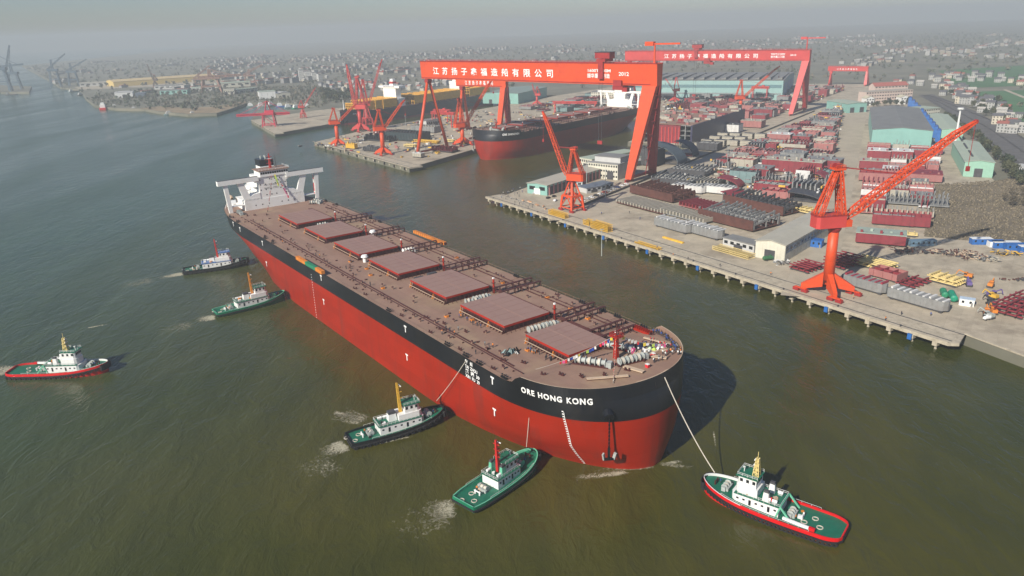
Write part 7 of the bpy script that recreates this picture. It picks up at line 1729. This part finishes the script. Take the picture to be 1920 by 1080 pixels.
b = MB(); pr = [at(-60, 176, 0), at(55, 176, 0), at(60, 165, 0), at(-60, 160, 0)]; pr = [(p.x, p.y) for p in pr]; b.prism(pr, -1, QZ + .02, land_m); structure(b.build('far_river_bank'))

# ------------------------------------------------------------------ houses
wall_cols = [M('house_white', (.36, .36, .34), .8, var=.1), M('house_cream', (.52, .47, .37), .8, var=.1), M('house_grey', (.36, .36, .35), .8, var=.1)]  # white dimmed to grey so the distant houses blend into haze
roof_cols = [M('roof_slate', (.10, .10, .11), .8, var=.2), M('roof_red', (.28, .09, .07), .8, var=.2), M('roof_pale', (.42, .40, .36), .8, var=.2)]
HM = {}
def house_parts(wi, ri, fl):
    key = (wi, ri, fl)
    if key not in HM:
        w, d, h = (10.5, 8.5, 3.2 * fl)
        b = MB(); b.bb(-w / 2, w / 2, -d / 2, d / 2, 0, h, wall_cols[wi])
        for x in (-w / 2 + .02, w / 2 - .02): b.add([(x, -d / 2, h), (x, d / 2, h), (x, 0, h + 2.4)], [(0, 1, 2)], wall_cols[wi])
        r = MB(); r.gable(-w / 2, w / 2, -d / 2, d / 2, h + .02, h + 2.42, .6, .3, roof_cols[ri])
        g = MB()
        for f in range(fl):
            for k in range(3):
                for s in (-1, 1): g.bb(-3.4 + k * 3.4 - .6, -3.4 + k * 3.4 + .6, s * d / 2 - .05, s * d / 2 + .05, 1 + 3.2 * f, 2.4 + 3.2 * f, glass_dark)
        out = []
        for nm, q in (('walls', b), ('roof', r), ('windows', g)):
            o = q.build(nm); me = o.data; bpy.data.objects.remove(o); out.append((nm, me))
        HM[key] = out
    return HM[key]
def house(P, ang, wi, ri, fl, label, group, s=1.0):
    t = thing('village_house', label, 'house', (P.x, P.y, QZ), ang, group); t.scale = (s, s, s)
    for nm, me in house_parts(wi, ri, fl):
        o = link(nm, me, t)
        if nm == 'windows': o['kind'] = 'stuff'
hr = random.Random(21)
WN, RN = ('white', 'cream', 'grey'), ('dark-roofed', 'red-roofed', 'pale-roofed')
def village(pts, n, spread, group, where):
    for i in range(n):
        k = hr.random() * (len(pts) - 1); j = int(k); A, B = at(*pts[j], QZ), at(*pts[j + 1], QZ); P = A.lerp(B, k - j); d = (B - A).normalized(); nn = Vector((-d.y, d.x, 0))
        P = P + nn * hr.uniform(-spread, spread)
        if not pip(P.x, P.y): continue
        wi, ri, fl = hr.choices((0, 1, 2), (7, 3, 1))[0], hr.choices((0, 1, 2), (6, 2, 3))[0], hr.choice((2, 2, 3))
        house(P, DA + R(90) + R(hr.uniform(-12, 12)), wi, ri, fl, '%s %s %s-storey house %s' % (WN[wi], RN[ri], ('one', 'two', 'three')[fl - 1], where), group, hr.uniform(.8, 1.1))
village([(1772, 165), (1815, 185), (1866, 211), (1940, 256)], 64, 26, 'village beyond the railway', 'in the village strip beyond the railway')
village([(1700, 150), (1800, 152), (1920, 148)], 40, 120, 'far right hamlet', 'in the hamlet at the far right')
village([(600, 168), (760, 160), (880, 160)], 70, 150, 'houses behind the container ship', 'among trees behind the container ship')
village([(420, 150), (560, 140), (900, 138), (1200, 130)], 90, 330, 'distant town', 'in the hazy distant town')
t, W = shed((1905, 325), (1932, 323), 10, 5, 0, tug_white, pale_grey, 'low white building at the right edge beyond the green shed', flat=True, wins=6, doors=1, cat='building', name='yard_office')

# ------------------------------------------------------------------ trees and scrub
leaf_ms = [M('leaf_dark', (.035, .050, .025), .8, var=.4, scale=.5), M('leaf_olive', (.070, .075, .035), .8, var=.4, scale=.5), M('leaf_winter', (.095, .078, .052), .85, var=.35, scale=.5)]
bark = M('bark', (.07, .055, .04), .9)
def crown_mesh(b, c, rx, rz_, n, m, rr, size=.9):
    for _ in range(n):
        a, t_, r_ = rr.uniform(0, 6.28), rr.uniform(-1, 1), rr.random() ** .45
        q = math.sqrt(1 - t_ * t_); lump = 1 + .28 * math.sin(3 * a + 2 * t_)
        p = Vector((c[0] + rx * r_ * q * math.cos(a) * lump, c[1] + rx * r_ * q * math.sin(a) * lump, c[2] + rz_ * r_ * t_)); s = size * rr.uniform(.6, 1.4)
        u1 = Vector((rr.gauss(0, 1), rr.gauss(0, 1), rr.gauss(0, 1))).normalized(); u2 = u1.cross(Vector((rr.gauss(0, 1), rr.gauss(0, 1), rr.gauss(0, 1)))).normalized()
        b.add([p - u1 * s, p + u2 * s * .8, p + u1 * s, p - u2 * s * .8], [(0, 1, 2, 3)], m)
TM = []
for k in range(6):
    rr = random.Random(40 + k); cr = MB(); crown_mesh(cr, (0, 0, 6.2), 3.2 + k % 2, 3.4, 170 if k % 3 != 2 else 70, leaf_ms[k % 3], rr, .9 if k % 3 != 2 else .55); tr = MB(); tr.tube((0, 0, 0), (0, 0, 4.5), .32, .2, n=7, m=bark)
    for j in range(4): a = j * 1.6 + k; tr.tube((0, 0, 3.2 + j * .4), (1.8 * math.cos(a), 1.8 * math.sin(a), 6 + j * .4), .14, .05, n=5, m=bark)
    o1, o2 = cr.build('crown'), tr.build('trunk'); TM.append((o1.data, o2.data)); bpy.data.objects.remove(o1); bpy.data.objects.remove(o2)
tcount = 0
def tree(P, s, label, group, k=None):
    global tcount; tcount += 1; k = tcount % 6 if k is None else k
    t = thing('tree', label, 'tree', (P.x, P.y, QZ - .1), hr.uniform(0, 6.28), group); t.scale = (s, s, s * hr.uniform(.85, 1.2)); link('crown', TM[k][0], t); link('trunk', TM[k][1], t)
def tree_line(pts, n, jit, s, label, group, ks=(0, 1, 3, 4)):
    for i in range(n):
        k = (i + hr.random() * .6) / n * (len(pts) - 1); j = min(int(k), len(pts) - 2); P = at(*pts[j], QZ).lerp(at(*pts[j + 1], QZ), k - j) + Vector((hr.uniform(-jit, jit), hr.uniform(-jit, jit), 0))
        tree(P, s * hr.uniform(.75, 1.25), label, group, ks[i % len(ks)])
tree_line([(1770, 222), (1830, 262), (1885, 312), (1925, 352)], 60, 4, .8, 'leafy tree in the green belt between the sheds and the railway', 'railway green belt')
tree_line([(1790, 170), (1850, 198), (1930, 240)], 55, 22, .9, 'tree among the village houses beyond the railway', 'village trees')
tree_line([(1620, 200), (1715, 197)], 10, 6, .9, 'small tree in front of the dormitory', 'dormitory trees')
tree_line([(600, 190), (660, 190), (640, 182), (600, 176)], 34, 18, 1.4, 'tree on the bank behind the fishing harbour', 'harbour trees')
tree_line([(1885, 372), (1925, 395), (1915, 350)], 14, 7, .8, 'bare brown tree at the right edge of the scrub field', 'scrub trees', (2, 5))
# woodland and town greenery too far to tell apart: one mass each
far_leaf = [M('far_leaf_green', (.085, .098, .062), .9, var=.3, scale=.05), M('far_leaf_brown', (.13, .118, .085), .9, var=.3, scale=.05)]  # lighter than the near leaves: distance haze mixed into the colour
def woods(name, label, n, xr, yr, fn, s0=3.0, s1=6.0):
    b = MB(); rr = random.Random(hash(label) % 999 if False else n)
    for _ in range(n):
        for _try in range(20):
            x, y = rr.uniform(*xr), rr.uniform(*yr)
            if fn(x, y) and pip(x, y): break
        else: continue
        s = rr.uniform(s0, s1); crown_mesh(b, (x, y, QZ + s * .8), s, s * .9, 16, far_leaf[rr.random() < .4], rr, s * .45)
    stuff(b.build(name), label, 'woodland')
def inland(x, y):
    u_, v_ = to_dk((x, y)); return u_ > 900 or v_ < -640 or (u_ > 700 and (v_ < -520))
def far_left(x, y): return y < 2300 and x > -1050 + (y - 1300) * -.25 and x < -330 and (x + 330) < 0 and y > 1330 - (x + 330) * .35
woods('far_woodland', 'hazy mass of trees on the land behind the shipyard', 3600, (-2400, 2600), (1350, 4400), lambda x, y: inland(x, y) and not (to_dk((x, y))[1] > -420 and to_dk((x, y))[1] < 110 and to_dk((x, y))[0] < 1200))
woods('shore_woodland', 'dark strip of trees along the upstream shore', 1300, (-960, -330), (1330, 1900), far_left, 1.6, 3.4)
woods('field_woodland', 'scattered trees between the fields at the far right', 420, (700, 1900), (900, 2400), lambda x, y: to_dk((x, y))[1] > 300 and to_dk((x, y))[0] > 500, 2.5, 4.5)
far_walls = [M('far_wall_pale', (.36, .36, .34), .8), M('far_wall_grey', (.24, .24, .23), .8), M('far_wall_tan', (.27, .24, .19), .8)]  # low-contrast walls: fading by haze worked into their colours
def far_town():
    """houses beyond the ones that can be told apart"""
    b = MB(); rr = random.Random(99)
    cl = [(rr.uniform(-2300, 2600), rr.uniform(1900, 4600), rr.uniform(25, 110), rr.uniform(.1, 1)) for _ in range(95)]
    for k_ in range(1500):
        cx_, cy_, cs_, el_ = cl[k_ % 95]; g1_, g2_ = rr.gauss(0, cs_), rr.gauss(0, cs_ * el_); x, y = cx_ + g1_ * math.cos(DA) - g2_ * math.sin(DA), cy_ + g1_ * math.sin(DA) + g2_ * math.cos(DA)
        if not inland(x, y) or not pip(x, y): continue
        w, d, h = rr.uniform(8, 26), rr.uniform(8, 14), rr.choice((4, 5, 6, 6, 8, 12)); b.box((x, y, QZ + h / 2), (w, d, h), DA, rr.choice(far_walls)); b.box((x, y, QZ + h + .5), (w + 1, d + 1, 1), DA, rr.choice(roof_cols))
    stuff(b.build('far_town'), 'pale houses of the far town fading into haze', 'town')
far_town()
def scrub():
    b = MB(); rr = random.Random(77); Q = [at(1748, 345, 5), at(1733, 442, 5), at(2050, 470, 5), at(1990, 330, 5)]
    m1 = M('dry_scrub', (.20, .165, .112), .95, var=.4, scale=.4); m2 = M('dark_scrub', (.125, .105, .07), .95, var=.4, scale=.4)
    for _ in range(5200):
        s, t_ = rr.random(), rr.random(); p = Q[0].lerp(Q[3], s).lerp(Q[1].lerp(Q[2], s), t_); h = rr.uniform(.25, 1.1); r_ = rr.uniform(.4, 1.3); a = rr.uniform(0, 6)
        for j in range(3):
            aa = a + j * 2.1; b.add([(p.x + r_ * math.cos(aa), p.y + r_ * math.sin(aa), QZ), (p.x + r_ * math.cos(aa + 1.6), p.y + r_ * math.sin(aa + 1.6), QZ), (p.x + rr.uniform(-.3, .3), p.y + rr.uniform(-.3, .3), QZ + h)], [(0, 1, 2)], m1 if rr.random() < .55 else m2)
    stuff(b.build('dry_scrub'), 'dry brown scrub covering the open field', 'scrub')
scrub()
